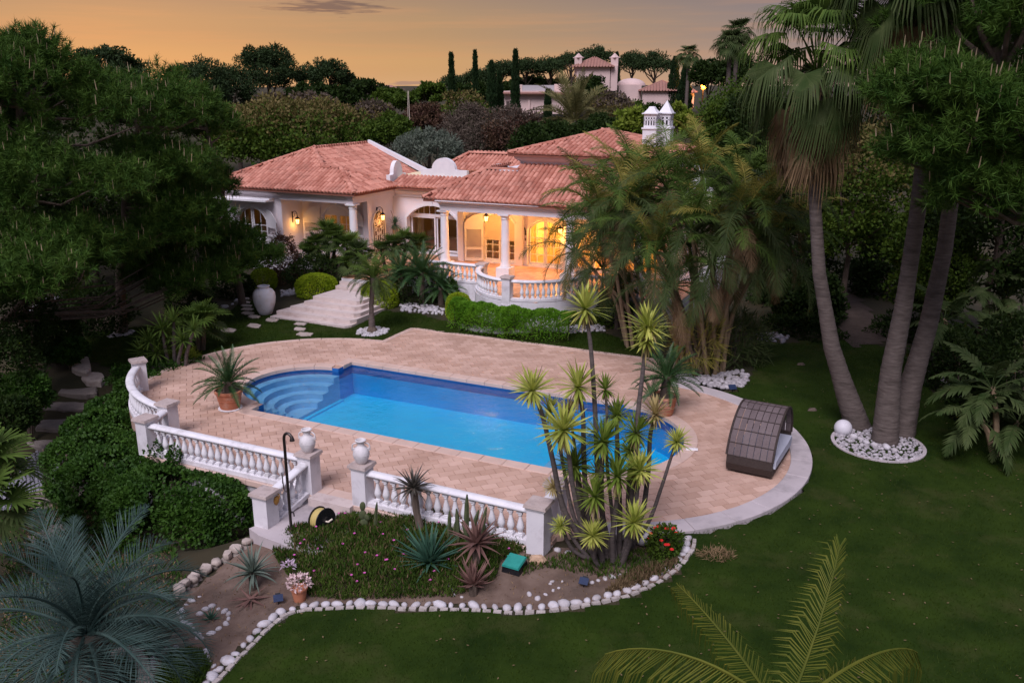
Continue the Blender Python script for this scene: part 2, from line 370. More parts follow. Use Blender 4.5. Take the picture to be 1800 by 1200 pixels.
# outlines in the pool frame
DECKO = [(-.31, 7.55), (-.31, 9.6)] + [(9.9, 9.68), (10.3, 7.8)] + arc((10, 2.5), 5.3, R(86), R(-76), 40) + [(10.9, -3.0), (10.9, -3.5), (6.2, -3.5), (5.1, -3.5), (-.3, -3.5), (-.6, -2.6)] + arc((0, 2.5), 5.1, R(-100), R(-268), 44)
DECKW = [tuple(L(p, q)[:2]) for p, q in DECKO]
POOLO = [(0, 0), (9.6, 0)] + arc((9.6, 2.55), 2.55, R(-86), R(86), 26) + [(9.6, 5.1), (0, 5.1), (0, 4.32)] + arc((0, 2.46), 1.86, R(95), R(265), 26)[1:-1] + [(0, .6)]
xs = np.unique(np.concatenate([np.arange(-22, 24, .4), np.geomspace(24, 3000, 34), -np.geomspace(22.4, 3000, 34)])); ys = np.unique(np.concatenate([np.arange(4, 50, .4), np.geomspace(50, 6000, 60), [-60, -20, 0]]))
GX, GY = np.meshgrid(xs, ys); GZ = zf(GX, GY)
C0 = L(5, 2.5); P_, Q_ = (GX - A0.x) * UX + (GY - A0.y) * UY, -(GX - A0.x) * UY + (GY - A0.y) * UX
def shrink(poly, d):
    cx = sum(p[0] for p in poly) / len(poly); cy = sum(p[1] for p in poly) / len(poly); o = []
    for x, y in poly: l = math.hypot(x - cx, y - cy); o.append((x - (x - cx) / l * d, y - (y - cy) / l * d))
    return o
GZ = np.where(inpoly_np(P_, Q_, shrink(DECKO, -.75)) & (Q_ > -3.6) & (P_ > -3.2) & ((Q_ > -1.5) | (P_ < 10.6)), GZ - .22, GZ); GZ = np.where(inpoly_np(P_, Q_, shrink(DECKO, .45)), -2.2, GZ)
V_ = np.c_[GX.ravel(), GY.ravel(), GZ.ravel()]; nx, ny = len(xs), len(ys)
ii = (np.arange(ny - 1)[:, None] * nx + np.arange(nx - 1)[None, :]).ravel()
me = bpy.data.meshes.new('ground'); me.from_pydata(V_.tolist(), [], np.c_[ii, ii + 1, ii + nx + 1, ii + nx].tolist()); me.polygons.foreach_set('use_smooth', [True] * len(me.polygons))
link(me, 'ground', GROUND, kind='structure')

def sheet(name, poly, m, dz=.02, step=.22, hole=None, kind='structure', parent=None):
    """a patch of ground cover following the terrain inside a world-space polygon"""
    P = np.array(poly); x0, y0 = P.min(0); x1, y1 = P.max(0)
    X, Y = np.meshgrid(np.arange(x0, x1 + step, step), np.arange(y0, y1 + step, step)); nx = X.shape[1]
    cx = X[:-1, :-1] + step / 2; cy = Y[:-1, :-1] + step / 2; k = inpoly_np(cx, cy, poly)
    for h in (hole or []): k &= ~inpoly_np(cx, cy, h)
    i, j = np.nonzero(k); q = i * nx + j; F = np.c_[q, q + 1, q + nx + 1, q + nx]
    u, inv = np.unique(F.ravel(), return_inverse=True); Xr, Yr = X.ravel()[u], Y.ravel()[u]
    me = bpy.data.meshes.new(name); me.from_pydata(np.c_[Xr, Yr, zf(Xr, Yr) + dz - .16 * inpoly_np(Xr, Yr, DECKW)].tolist(), [], inv.reshape(-1, 4).tolist()); me.polygons.foreach_set('use_smooth', [True] * len(me.polygons))
    return link(me, name, m, parent, kind=kind)
def pxpoly(pts): return [tuple(onG(x, y)[:2]) for x, y in pts]
LAWN_MAIN = pxpoly([(1215, 947), (1212, 985), (1180, 1015), (1100, 1054), (1040, 1070), (960, 1080), (880, 1078), (800, 1074), (700, 1072), (600, 1070), (530, 1072), (480, 1098), (430, 1145), (380, 1196), (345, 1240), (300, 1420)]) + [(8, 7.5), (26, 8), (26, 17), (20, 23)] + pxpoly([(1745, 770), (1700, 722), (1640, 690), (1610, 640), (1560, 612), (1480, 596), (1400, 602), (1345, 606), (1325, 650), (1320, 668), (1290, 690), (1240, 686)]) + [DECKW[i] for i in range(4, 46)]
LAWN_BACK = [DECKW[i] for i in range(2, -1, -1)] + [DECKW[i] for i in range(len(DECKW) - 1, len(DECKW) - 42, -1)] + pxpoly([(240, 655), (205, 655), (160, 635), (140, 605), (160, 585), (215, 578), (300, 572), (360, 560), (410, 545), (425, 528), (448, 530), (480, 560), (560, 560), (625, 565), (640, 548), (690, 548), (740, 553), (785, 566), (812, 579), (860, 588), (930, 585), (1010, 584), (1060, 585), (1100, 600), (1140, 620), (1180, 645), (1235, 676)]) + [DECKW[3]]
sheet('lawn', LAWN_MAIN, LAWNM); sheet('lawn', LAWN_BACK, LAWNM)
def blades(name, poly, n, h, w, m, dz=.015, hole=None, lean=.5, kind='stuff'):
    P = np.array(poly); x0, y0 = P.min(0); x1, y1 = P.max(0); acc = np.zeros((0, 2))
    while len(acc) < n:
        q = rng.uniform((x0, y0), (x1, y1), (n * 2, 2)); k = inpoly_np(q[:, 0], q[:, 1], poly)
        for hh in (hole or []): k &= ~inpoly_np(q[:, 0], q[:, 1], hh)
        acc = np.r_[acc, q[k]]
    q = acc[:n]; z = zf(q[:, 0], q[:, 1]) + dz; B = np.c_[q, z]; a = rng.uniform(0, 6.283, n); hh = h * rng.uniform(.5, 1.2, n)
    d = np.c_[np.cos(a), np.sin(a), np.zeros(n)] * (w * .5); ln = rng.normal(0, lean, (n, 2)) * hh[:, None]; T = B + np.c_[ln, hh]
    return link(poly_np(name, np.stack([B - d, B + d, T], 1)), name, m, kind=kind)
BEDR = None
near = [p for p in LAWN_MAIN]
blades('lawn_grass', near, 150000, .055, .012, GRASSB); blades('lawn_grass', LAWN_BACK, 60000, .06, .016, GRASSB)

# ================================================================== POOL DECK
deck = struct('pool_deck', A0, LANG)
def filled(name, outer, hole, z, m, parent, skirt=None):
    bm = bmesh.new(); E = []
    for loop in ([outer] + ([hole] if hole else [])):
        vs = [bm.verts.new((x, y, z)) for x, y in loop]; E += [bm.edges.new((vs[i], vs[(i + 1) % len(vs)])) for i in range(len(vs))]
    bmesh.ops.triangle_fill(bm, use_beauty=True, use_dissolve=False, edges=E)
    for f in bm.faces:
        if f.normal.z < 0: f.normal_flip()
    if skirt is not None:
        for loop, zz in ((outer, skirt),):
            n = len(loop); a = [bm.verts.new((x, y, z)) for x, y in loop]; b = [bm.verts.new((x, y, zz)) for x, y in loop]
            for i in range(n): bm.faces.new((a[i], b[i], b[(i + 1) % n], a[(i + 1) % n]))
    me = bpy.data.meshes.new(name); bm.to_mesh(me); bm.free(); return link(me, name, m, parent)
filled('deck_slab', DECKO, POOLO, -.022, GROUT, deck, -2.3)
def simp(poly, off):   # crude inward/outward offset of a polygon along vertex normals (poly assumed counter-clockwise or not)
    n = len(poly); A = sum(poly[i][0] * poly[(i + 1) % n][1] - poly[(i + 1) % n][0] * poly[i][1] for i in range(n)); sg = 1 if A > 0 else -1; o = []
    for i in range(n):
        a, b, c = Vector(poly[i - 1]), Vector(poly[i]), Vector(poly[(i + 1) % n]); t1 = (b - a).normalized(); t2 = (c - b).normalized()
        n1 = Vector((t1.y, -t1.x)) * sg; n2 = Vector((t2.y, -t2.x)) * sg; m_ = (n1 + n2); m_ = m_ / max(.35, m_.length) ; k = 1 / max(.5, m_.normalized().dot(n1)); m_ = m_.normalized() * k
        o.append((b.x + m_.x * off, b.y + m_.y * off))
    return o
COPO = simp(POOLO, .34)
TW, TL = .255, .385
tmb = MB(); hx, hy, ch = TL / 2 - .003, TW / 2 - .003, .005
tmb.add([(-hx, -hy, -.03), (hx, -hy, -.03), (hx, hy, -.03), (-hx, hy, -.03), (-hx + ch, -hy + ch, 0), (hx - ch, -hy + ch, 0), (hx - ch, hy - ch, 0), (-hx + ch, hy - ch, 0)], [(4, 5, 6, 7), (0, 1, 5, 4), (1, 2, 6, 5), (2, 3, 7, 6), (3, 0, 4, 7)])
inner = simp(DECKO, -.12); copi = simp(POOLO, .22)
c45, s45 = math.cos(R(45)), math.sin(R(45)); tl = []; cutf = MB()
def nearest_edge(poly, p):
    best = None
    for i in range(len(poly)):
        a, b = Vector(poly[i]), Vector(poly[(i + 1) % len(poly)]); ab = b - a; t = max(0, min(1, (p - a).dot(ab) / max(1e-9, ab.dot(ab)))); d = (a + ab * t - p).length
        if best is None or d < best[0]: best = (d, a, ab)
    return best
def halfclip(pts, a, ab, keep_left):
    o = []; n = Vector((-ab.y, ab.x)) * (1 if keep_left else -1)
    for i in range(len(pts)):
        p, q = pts[i], pts[(i + 1) % len(pts)]; dp, dq = (p - a).dot(n), (q - a).dot(n)
        if dp >= 0: o.append(p)
        if (dp >= 0) != (dq >= 0): o.append(p.lerp(q, dp / (dp - dq)))
    return o
edgeo = simp(DECKO, -.03); sgn_o = sum(edgeo[i][0] * edgeo[(i + 1) % len(edgeo)][1] - edgeo[(i + 1) % len(edgeo)][0] * edgeo[i][1] for i in range(len(edgeo))) > 0
for j in range(-75, 85):
    for i in range(-60, 70):
        a = (i + (.5 if j % 2 else 0)) * TL; b = j * TW; p = a * c45 - b * s45; q = a * s45 + b * c45
        if not (-6 < p < 16 and -4.2 < q < 10.2): continue
        m_ = Matrix.Translation((p, q, random.uniform(-.002, .002))) @ Matrix.Rotation(R(45) + random.uniform(-.004, .004), 4, 'Z')
        cs = [(m_ @ Vector(tmb.v[k])).xy for k in range(4)]; io = [inpoly(c.x, c.y, edgeo) for c in cs]; ip = [inpoly(c.x, c.y, copi) for c in cs]
        if not any(io) or all(ip): continue
        if all(io) and not any(ip): tl.append((L(p, q)[1], m_)); continue
        pts = cs
        if not all(io): d, e0, e1 = nearest_edge(edgeo, Vector((p, q))); pts = halfclip(pts, e0, e1, sgn_o)
        if any(ip): d, e0, e1 = nearest_edge(copi, Vector((p, q))); pts = halfclip(pts, e0, e1, False)
        if len(pts) < 3 or sum(pts[k].x * pts[(k + 1) % len(pts)].y - pts[(k + 1) % len(pts)].x * pts[k].y for k in range(len(pts))) < .01: continue
        n = len(pts); z = m_.translation.z - .001; cutf.add([(v.x, v.y, z) for v in pts] + [(v.x, v.y, -.03) for v in pts], [tuple(range(n))] + [(k, n + k, n + (k + 1) % n, (k + 1) % n) for k in range(n)])
tl.sort(key=lambda t: t[0]); tme = tmb.mesh('tile')
for _, m_ in tl[:300]: link(tme, 'tile', DECK, deck, mtx=m_)
link(joined('tiles', tmb, [m_ for _, m_ in tl[300:]]), 'tiles', DECK, deck, kind='stuff'); cutf.build('cut_tiles', DECK, deck, kind='stuff')
def stones_along(path, w0, w1, step, zb, zt, name, m, parent, gap=.006, jit=.0):
    """separate paving pieces along a path of (p, q); w0/w1 = side offsets (+ = right of travel)"""
    pts = resample([(x, y, 0) for x, y in path], .08); d = [0]
    k = max(1, round(step / .08)); i = 0
    while i < len(pts) - 1:
        kk = max(2, k + random.randint(-1, 1)) if jit else k
        j = min(i + kk, len(pts) - 1)
        if len(pts) - 1 - j < k // 2: j = len(pts) - 1
        seg = pts[i:j + 1]; A = []; B = []
        for s_, p in enumerate(seg):
            gi = i + s_; t = (pts[min(gi + 1, len(pts) - 1)] - pts[max(gi - 1, 0)]).normalized(); sd = Vector((t.y, -t.x, 0)); e = p + t * (gap if s_ == 0 else -gap if s_ == len(seg) - 1 else 0)
            A.append(e + sd * w0); B.append(e + sd * w1)
        st = max(1, len(A) // 4); A = A[::st] + ([A[-1]] if (len(A) - 1) % st else []); B = B[::st] + ([B[-1]] if (len(B) - 1) % st else [])
        poly = [(p.x, p.y) for p in A] + [(p.x, p.y) for p in reversed(B)]
        mb = MB(); n = len(poly); mid = Vector((sum(p[0] for p in poly) / n, sum(p[1] for p in poly) / n)); dz = random.uniform(-.003, .003)
        top = [tuple(mid + (Vector(p) - mid) * (1 - .012 / max(.1, (Vector(p) - mid).length))) for p in poly]
        mb.add([(x, y, zb) for x, y in poly] + [(x, y, zt - .012) for x, y in poly] + [(x, y, zt + dz) for x, y in top],
               [tuple(range(2 * n, 3 * n))] + [(q, (q + 1) % n, n + (q + 1) % n, n + q) for q in range(n)] + [(n + q, n + (q + 1) % n, 2 * n + (q + 1) % n, 2 * n + q) for q in range(n)])
        mb.build(name, m, parent); i = j
# broad kerb round the right end, thin edging elsewhere
stones_along(arc((10, 2.5), 5.3, R(-72), R(84), 60), -.46, .06, 1.05, -.2, .03, 'kerb_stone', CURB, deck)
stones_along([(10.25, 7.7), (10.0, 9.7), (-.31, 9.62), (-.31, 7.6)], -.05, .16, .9, -.1, .014, 'edging_stone', COPING, deck)
stones_along(arc((0, 2.5), 5.1, R(94), R(210), 50), -.05, .17, .8, -.1, .014, 'edging_stone', COPING, deck)
stones_along([(-.2, -3.5), (10.8, -3.5)], -.32, .2, 1.1, -.12, .012, 'edging_stone', COPING, deck)

# ================================================================== SWIMMING POOL
pool = thing('swimming_pool', 'blue swimming pool with a curved stepped end in the paved deck', 'pool', A0, LANG)
def poolmat(name, c1, c2): return mat(name, c1, c2, .8, .5, .05, 40, detail=3)
PFLOOR = poolmat('pool_floor', (.008, .58, .95), (.012, .64, .98)); PBAND = poolmat('pool_band', (.012, .11, .36), (.018, .14, .42)); PWALL = poolmat('pool_side', (.012, .36, .74), (.018, .42, .80)); PSTEP = poolmat('pool_step', (.16, .50, .80), (.24, .58, .85))
ZF = -1.15
filled('pool_floor', simp(POOLO, .01), None, ZF, PFLOOR, pool)
def wallring(poly, z0, z1, name, m, flip=True):
    n = len(poly); mb = MB(); mb.add([(x, y, z0) for x, y in poly] + [(x, y, z1) for x, y in poly], [((i + 1) % n, i, n + i, n + (i + 1) % n) for i in range(n)]); return mb.build(name, m, pool)
wallring(POOLO, ZF, -.40, 'pool_side', PWALL); wallring(simp(POOLO, -.004), -.40, -.015, 'waterline_band', PBAND)
for k in range(5):
    r0 = 1.86 - .31 * k; z1 = -.26 - .185 * k
    pl_ = [(0.02, 2.46 + r0)] + arc((0, 2.46), r0, R(90), R(270), 22)[1:-1] + [(.02, 2.46 - r0)]
    r1 = r0 - .31
    mb = MB()
    if k < 4:
        ring = pl_ + [(0.02, 2.46 - r1)] + arc((0, 2.46), r1, R(270), R(90), 22)[1:-1] + [(.02, 2.46 + r1)]
        mb.prism(ring, ZF, z1)
    else: mb.prism(pl_, ZF, z1)
    mb.build('step', PSTEP, pool)
mb = MB(); mb.prism([(-.02, .6), (.16, .6), (.16, 4.32), (-.02, 4.32)], ZF, ZF + .06); mb.build('step_foot', PFLOOR, pool)
mb = MB(); vs = [(8.55, .02, ZF), (9.25, .02, ZF), (9.25, .02, -.42), (8.95, .02, -.42), (8.55, 5.08, ZF), (9.25, 5.08, ZF), (9.25, 5.08, -.42), (8.95, 5.08, -.42)]
mb.add(vs, [(0, 1, 2, 3), (4, 7, 6, 5), (0, 3, 7, 4), (3, 2, 6, 7), (2, 1, 5, 6)]); mb.build('underwater_wall', PSTEP, pool)
cl = POOLO[:1] + POOLO[1:]
cw = list(POOLO) + [POOLO[0]]
stones_along(cw[:2] , -.02, .34, .62, -.10, .018, 'coping_stone', COPING, pool)
stones_along(cw[1:29], -.02, .34, .62, -.10, .018, 'coping_stone', COPING, pool)
stones_along([cw[29], (0, 5.1)] if False else [(9.6, 5.1), (-.02, 5.1)], -.02, .34, .62, -.10, .018, 'coping_stone', COPING, pool)
stones_along([(0, 5.40), (0, 4.6)], -.02, .34, .8, -.10, .017, 'coping_stone', COPING, pool)
stones_along(arc((0, 2.46), 1.86, R(97), R(263), 26), -.02, .34, .6, -.10, .018, 'coping_stone', COPING, pool)
stones_along([(0, .38), (0, -.32)], -.02, .34, .7, -.10, .017, 'coping_stone', COPING, pool)
# water: a rippled surface over the basin
bm = bmesh.new(); st = .12; Pw = simp(POOLO, .003)
me = None
vsx = {}
W = MB(); xs_ = np.arange(-2.1, 12.4, st); ys_ = np.arange(-.2, 5.4, st)
bm.free(); WAT = bpy.data.materials.new('water'); WAT.use_nodes = True; t_ = WAT.node_tree; t_.nodes.clear()
def wn(k, **kw):
    q = t_.nodes.new(k)
    for a, v in kw.items(): setattr(q, a, v)
    return q
g_ = wn('ShaderNodeNewGeometry'); n1_ = wn('ShaderNodeTexNoise'); n1_.inputs['Scale'].default_value = 3.4; n1_.inputs['Detail'].default_value = 3; n2_ = wn('ShaderNodeTexNoise'); n2_.inputs['Scale'].default_value = 14; n2_.inputs['Detail'].default_value = 2
sm_ = wn('ShaderNodeMath', operation='MULTIPLY_ADD'); bp_ = wn('ShaderNodeBump'); bp_.inputs['Strength'].default_value = .55; bp_.inputs['Distance'].default_value = .05
fr_ = wn('ShaderNodeFresnel'); fr_.inputs['IOR'].default_value = 1.42; gl_ = wn('ShaderNodeBsdfGlossy'); gl_.inputs['Roughness'].default_value = .02; tr_ = wn('ShaderNodeBsdfTransparent'); tr_.inputs[0].default_value = (.90, .98, 1.0, 1); mx_ = wn('ShaderNodeMixShader'); ou_ = wn('ShaderNodeOutputMaterial')
k_ = t_.links.new
k_(g_.outputs['Position'], n1_.inputs['Vector']); k_(g_.outputs['Position'], n2_.inputs['Vector']); k_(n2_.outputs[0], sm_.inputs[0]); sm_.inputs[1].default_value = .25; k_(n1_.outputs[0], sm_.inputs[2]); k_(sm_.outputs[0], bp_.inputs['Height'])
for q in (fr_, gl_): k_(bp_.outputs[0], q.inputs['Normal'])
k_(fr_.outputs[0], mx_.inputs[0]); k_(tr_.outputs[0], mx_.inputs[1]); k_(gl_.outputs[0], mx_.inputs[2]); k_(mx_.outputs[0], ou_.inputs[0])
wr = struct('water', A0, LANG); filled('water_surface', Pw, None, -.14, WAT, wr)

# ================================================================== BALUSTRADES
def baluster_mb(h):
    s = h / .62
    b = MB(); b.box((-.068, -.068, 0), (.068, .068, .07 * s)); b.lathe([(.055, .07), (.062, .09), (.045, .115), (.058, .15), (.080, .20), (.084, .245), (.066, .32), (.042, .40), (.034, .455), (.036, .49), (.052, .505), (.052, .525), (.040, .54), (.050, .575)] if False else [(r, z * s) for r, z in [(.052, .07), (.060, .09), (.044, .115), (.060, .155), (.080, .205), (.080, .25), (.058, .34), (.036, .43), (.035, .485), (.054, .50), (.054, .525), (.040, .545)]], 10, cap=False)
    b.box((-.062, -.062, .545 * s), (.062, .062, .62 * s)); return b
BALH = .62; BALM = baluster_mb(BALH).mesh('baluster', 50)
RAILP = [(-.10, 0), (.10, 0), (.12, .03), (.12, .06), (.085, .09), (.05, .105), (-.05, .105), (-.085, .09), (-.12, .06), (-.12, .03)]
BASEP = [(-.12, 0), (.12, 0), (.12, .10), (-.12, .10)]
def pillar(parent, x, y, z0, z1, w=.36, ang=0, m=None):
    o = MB().obox((x, y, 0), ang, (-w / 2, -w / 2, z0), (w / 2, w / 2, z1 - .07)); b = w / 2 + .03; o.obox((x, y, 0), ang, (-b, -b, z0 - .002), (b, b, z0 + .16), .012)
    k = w / 2 + .025; o.obox((x, y, 0), ang, (-k, -k, z1 - .115), (k, k, z1 - .068))
    pi = o.build('pillar', m or PILLARM, parent); c = w / 2 + .06
    MB().obox((x, y, 0), ang, (-c, -c, z1 - .066), (c, c, z1), .015).build('cap', CAPM, pi); return pi
def balustrade(root, path, z, zend=None, skip=.22, base=True, sp=.215):
    """rail, plinth and turned balusters along a path of (x, y) in the root's frame"""
    pts = resample([(x, y, 0) for x, y in path], .12); n = len(pts); ze = z if zend is None else zend
    for i, p in enumerate(pts): p.z = z + (ze - z) * i / (n - 1)
    MB().sweep([p + Vector((0, 0, .10 + BALH)) for p in pts], RAILP).build('handrail', BALW, root, 60)
    if base: MB().sweep(pts, BASEP).build('plinth', PILLARM, root)
    bp = resample(pts, sp)[1:-1]
    for i, p in enumerate(bp):
        if (p.xy - pts[0].xy).length < skip * .8 or (p.xy - pts[-1].xy).length < skip * .8: continue
        j = min(range(n), key=lambda q: (pts[q] - p).length); t = pts[min(j + 1, n - 1)] - pts[max(j - 1, 0)]
        link(BALM, 'baluster', BALW, root, loc=(p.x, p.y, p.z + .10), rot=(0, 0, math.atan2(t.y, t.x)))
GB = 'white balustrades round the pool deck'
b = thing('balustrade', 'curved white balustrade bulging outward at the left end of the pool deck', 'balustrade', A0, LANG, GB)
pillar(b, -4.25, -.05, -.25, 1.0, ang=R(60)); pillar(b, -.55, -2.45, -.15, 1.0)
balustrade(b, arc((0, 2.5), 4.98, R(211), R(264), 40), 0.02)
b = thing('balustrade', 'long straight white balustrade above the clipped ivy hedge', 'balustrade', A0, LANG, GB)
pillar(b, -.2, -3.5, -.6, 1.0); pillar(b, 4.92, -3.5, -.3, 1.0)
balustrade(b, [(-.02, -3.5), (4.74, -3.5)], .02)
b = thing('balustrade', 'very short white balustrade joining the two pillars at the corner above the hedge', 'balustrade', A0, LANG, GB)
balustrade(b, [(-.5, -2.63), (-.25, -3.32)], .02, skip=.1)
b = thing('balustrade', 'short white balustrade sloping down beside the deck steps to a lower pillar', 'balustrade', A0, LANG, GB)
pillar(b, 4.82, -4.92, -.42, .62, .38); balustrade(b, [(4.92, -3.7), (4.84, -4.72)], -.02, -.26)
b = thing('balustrade', 'white balustrade behind the aloe and cactus bed ending in a grey pillar', 'balustrade', A0, LANG, GB)
pillar(b, 6.40, -3.5, -.3, 1.0); pillar(b, 10.72, -3.55, -.35, 1.0, .38); balustrade(b, [(6.58, -3.5), (10.53, -3.55)], .02)
b = thing('balustrade', 'short white return balustrade half hidden behind the yucca stems', 'balustrade', A0, LANG, GB)
pillar(b, 10.68, -2.5, -.1, 1.0); balustrade(b, [(10.72, -3.36), (10.68, -2.68)], .02, skip=.1)
# plinth wall below the deck on the left, landing and step at the gap
rw = thing('retaining_wall', 'pale plastered retaining wall under the straight balustrade behind the hedge', 'wall', A0, LANG)
MB().box((-.3, -3.6, -2.4), (4.75, -3.38, -.03)).build('wall', PILLARM, rw); MB().box((-.32, -3.66, -.028), (4.76, -3.36, .018)).build('coping', CAPM, rw)
ld = struct('landing', A0, LANG)
MB().prism([(5.02, -3.68), (6.9, -3.68), (6.6, -5.6), (5.0, -5.4), (4.6, -5.25)], -.9, -.175).build('landing_slab', CURB, ld)
MB().box((5.1, -3.84, -.6), (6.25, -3.50, .016)).build('step', STEPM, ld)

fl_n = 520; P_l = np.array(LAWN_MAIN); q_l = rng.uniform((-6, 8), (14, 26), (fl_n * 3, 2)); q_l = q_l[inpoly_np(q_l[:, 0], q_l[:, 1], LAWN_MAIN)][:fl_n]
a_l = rng.uniform(0, 6.283, len(q_l)); c_l = np.c_[q_l, zf(q_l[:, 0], q_l[:, 1]) + .05]; d_l = np.c_[np.cos(a_l), np.sin(a_l), rng.uniform(-.1, .3, len(q_l))] * .06; s_l = np.c_[-np.sin(a_l), np.cos(a_l), np.zeros(len(q_l))] * .016
link(poly_np('fallen_leaves', np.stack([c_l, c_l + d_l * .5 + s_l, c_l + d_l, c_l + d_l * .5 - s_l], 1)), 'fallen_leaves', mat('dry_leaf', (.11, .075, .035), (.19, .14, .07), 5, .8), kind='stuff')
# ================================================================== THE HOUSE (frame: u right, v back, z up; u = 0, v = 0 at the left corner column)
FT = 1.10
house = thing('villa', 'low white villa with pink tiled hip roofs and lit arched doors above the pool', 'villa', HO, LANG)
# ---- podium and terrace
pod = MB(); pod.prism([(-8.3, .02), (-8.3, 9), (16, 9), (16, -1.93)] + arc((9.95, -1.65), 2.40, R(-7), R(-173), 30) + [(4.3, -1.94), (4.3, -.6), (3.0, -.6), (3.0, -3.2), (1.5, -3.2), (1.5, -.1)], -.4, FT - .03)
pod.build('podium', PILLARM, house)
ter = struct('terrace_floor', HO, LANG)
TP = [(.12, -.4), (.12, 3.3), (4.2, 3.3), (4.2, 2.5), (16, 2.5), (16, -1.75), (12.2, -1.75)] + arc((9.95, -1.65), 2.22, R(-4), R(-176), 24) + [(7.7, -1.75), (4.4, -1.75), (4.4, -.45), (3.0, -.45), (3.0, -3.1), (1.55, -3.1), (1.55, -.4)]
s_ = .33; fm = MB(); h = s_ / 2 - .004; fm.box((-h, -h, -.028), (h, h, 0)); tl = []
for j in range(-24, 40):
    for i in range(-12, 62):
        u = i * s_; v = j * s_
        if inpoly(u, v, TP): tl.append((HW(u, v).length, Matrix.Translation((u, v, FT + random.uniform(-.0015, .0015)))))
tl.sort(key=lambda t: t[0]); fme = fm.mesh('tile')
for _, m_ in tl[:300]: link(fme, 'tile', FLOORT, ter, mtx=m_)
link(joined('tiles', fm, [m_ for _, m_ in tl[300:]]), 'tiles', FLOORT, ter, kind='stuff')

# ---- walls with arched openings
def frame_map(o, a, nrm):
    o, a, nrm = Vector(o), Vector(a), Vector(nrm)
    return lambda s, d, z: o + a * s + nrm * d + Vector((0, 0, z))     # s along, d outward, z up
def archz(s, uc, w, zs, rise):
    if rise <= 0: return zs
    Rr = (w * w / 4 + rise * rise) / (2 * rise); return zs + math.sqrt(max(0, Rr * Rr - (s - uc) ** 2)) - (Rr - rise)
def wall(mp, s0, s1, z0, z1, t, ops=(), name='wall', m=None):
    mb = MB(); cur = s0
    def q(a, b, c, d): mb.add([a, b, c, d], [(0, 1, 2, 3)])
    def strip(a, b, za, zb, zc, zd):     # (a: za..zd) (b: zb..zc)
        for dd in (0, -t):
            q(mp(a, dd, za), mp(b, dd, zb), mp(b, dd, zc), mp(a, dd, zd))
    for uc, w, zb, zs, rise in sorted(ops):
        a, b = uc - w / 2, uc + w / 2; strip(cur, a, z0, z0, z1, z1)
        if zb > z0: strip(a, b, z0, z0, zb, zb); q(mp(a, 0, zb), mp(b, 0, zb), mp(b, -t, zb), mp(a, -t, zb))
        n = 14; xs = [a + (b - a) * i / n for i in range(n + 1)]; zz = [archz(x, uc, w, zs, rise) for x in xs]
        for i in range(n):
            strip(xs[i], xs[i + 1], zz[i], zz[i + 1], z1, z1); q(mp(xs[i], 0, zz[i]), mp(xs[i + 1], 0, zz[i + 1]), mp(xs[i + 1], -t, zz[i + 1]), mp(xs[i], -t, zz[i]))
        for x, zt in ((a, zz[0]), (b, zz[-1])): q(mp(x, 0, zb), mp(x, -t, zb), mp(x, -t, zt), mp(x, 0, zt))
        cur = b
    strip(cur, s1, z0, z0, z1, z1)
    for s in (s0, s1): q(mp(s, 0, z0), mp(s, -t, z0), mp(s, -t, z1), mp(s, 0, z1))
    q(mp(s0, 0, z1), mp(s1, 0, z1), mp(s1, -t, z1), mp(s0, -t, z1))
    return mb.build(name, m or WALL, house)
GLASS = bpy.data.materials.new('window_glass'); GLASS.use_nodes = True; t_ = GLASS.node_tree; t_.nodes.clear()
fr_ = t_.nodes.new('ShaderNodeFresnel'); fr_.inputs[0].default_value = 1.5; gl_ = t_.nodes.new('ShaderNodeBsdfGlossy'); gl_.inputs['Roughness'].default_value = .01; tr_ = t_.nodes.new('ShaderNodeBsdfTransparent'); tr_.inputs[0].default_value = (.86, .86, .84, 1); mx_ = t_.nodes.new('ShaderNodeMixShader'); ou_ = t_.nodes.new('ShaderNodeOutputMaterial')
ad_ = t_.nodes.new('ShaderNodeMath'); ad_.operation = 'ADD'; ad_.inputs[1].default_value = .10; t_.links.new(fr_.outputs[0], ad_.inputs[0])
t_.links.new(ad_.outputs[0], mx_.inputs[0]); t_.links.new(tr_.outputs[0], mx_.inputs[1]); t_.links.new(gl_.outputs[0], mx_.inputs[2]); t_.links.new(mx_.outputs[0], ou_.inputs[0])
def archpoly(uc, w, zb, zs, rise, n=14):
    a, b = uc - w / 2, uc + w / 2
    return [(a, zb), (b, zb)] + [(b - (b - a) * i / n, archz(b - (b - a) * i / n, uc, w, zs, rise)) for i in range(n + 1)]
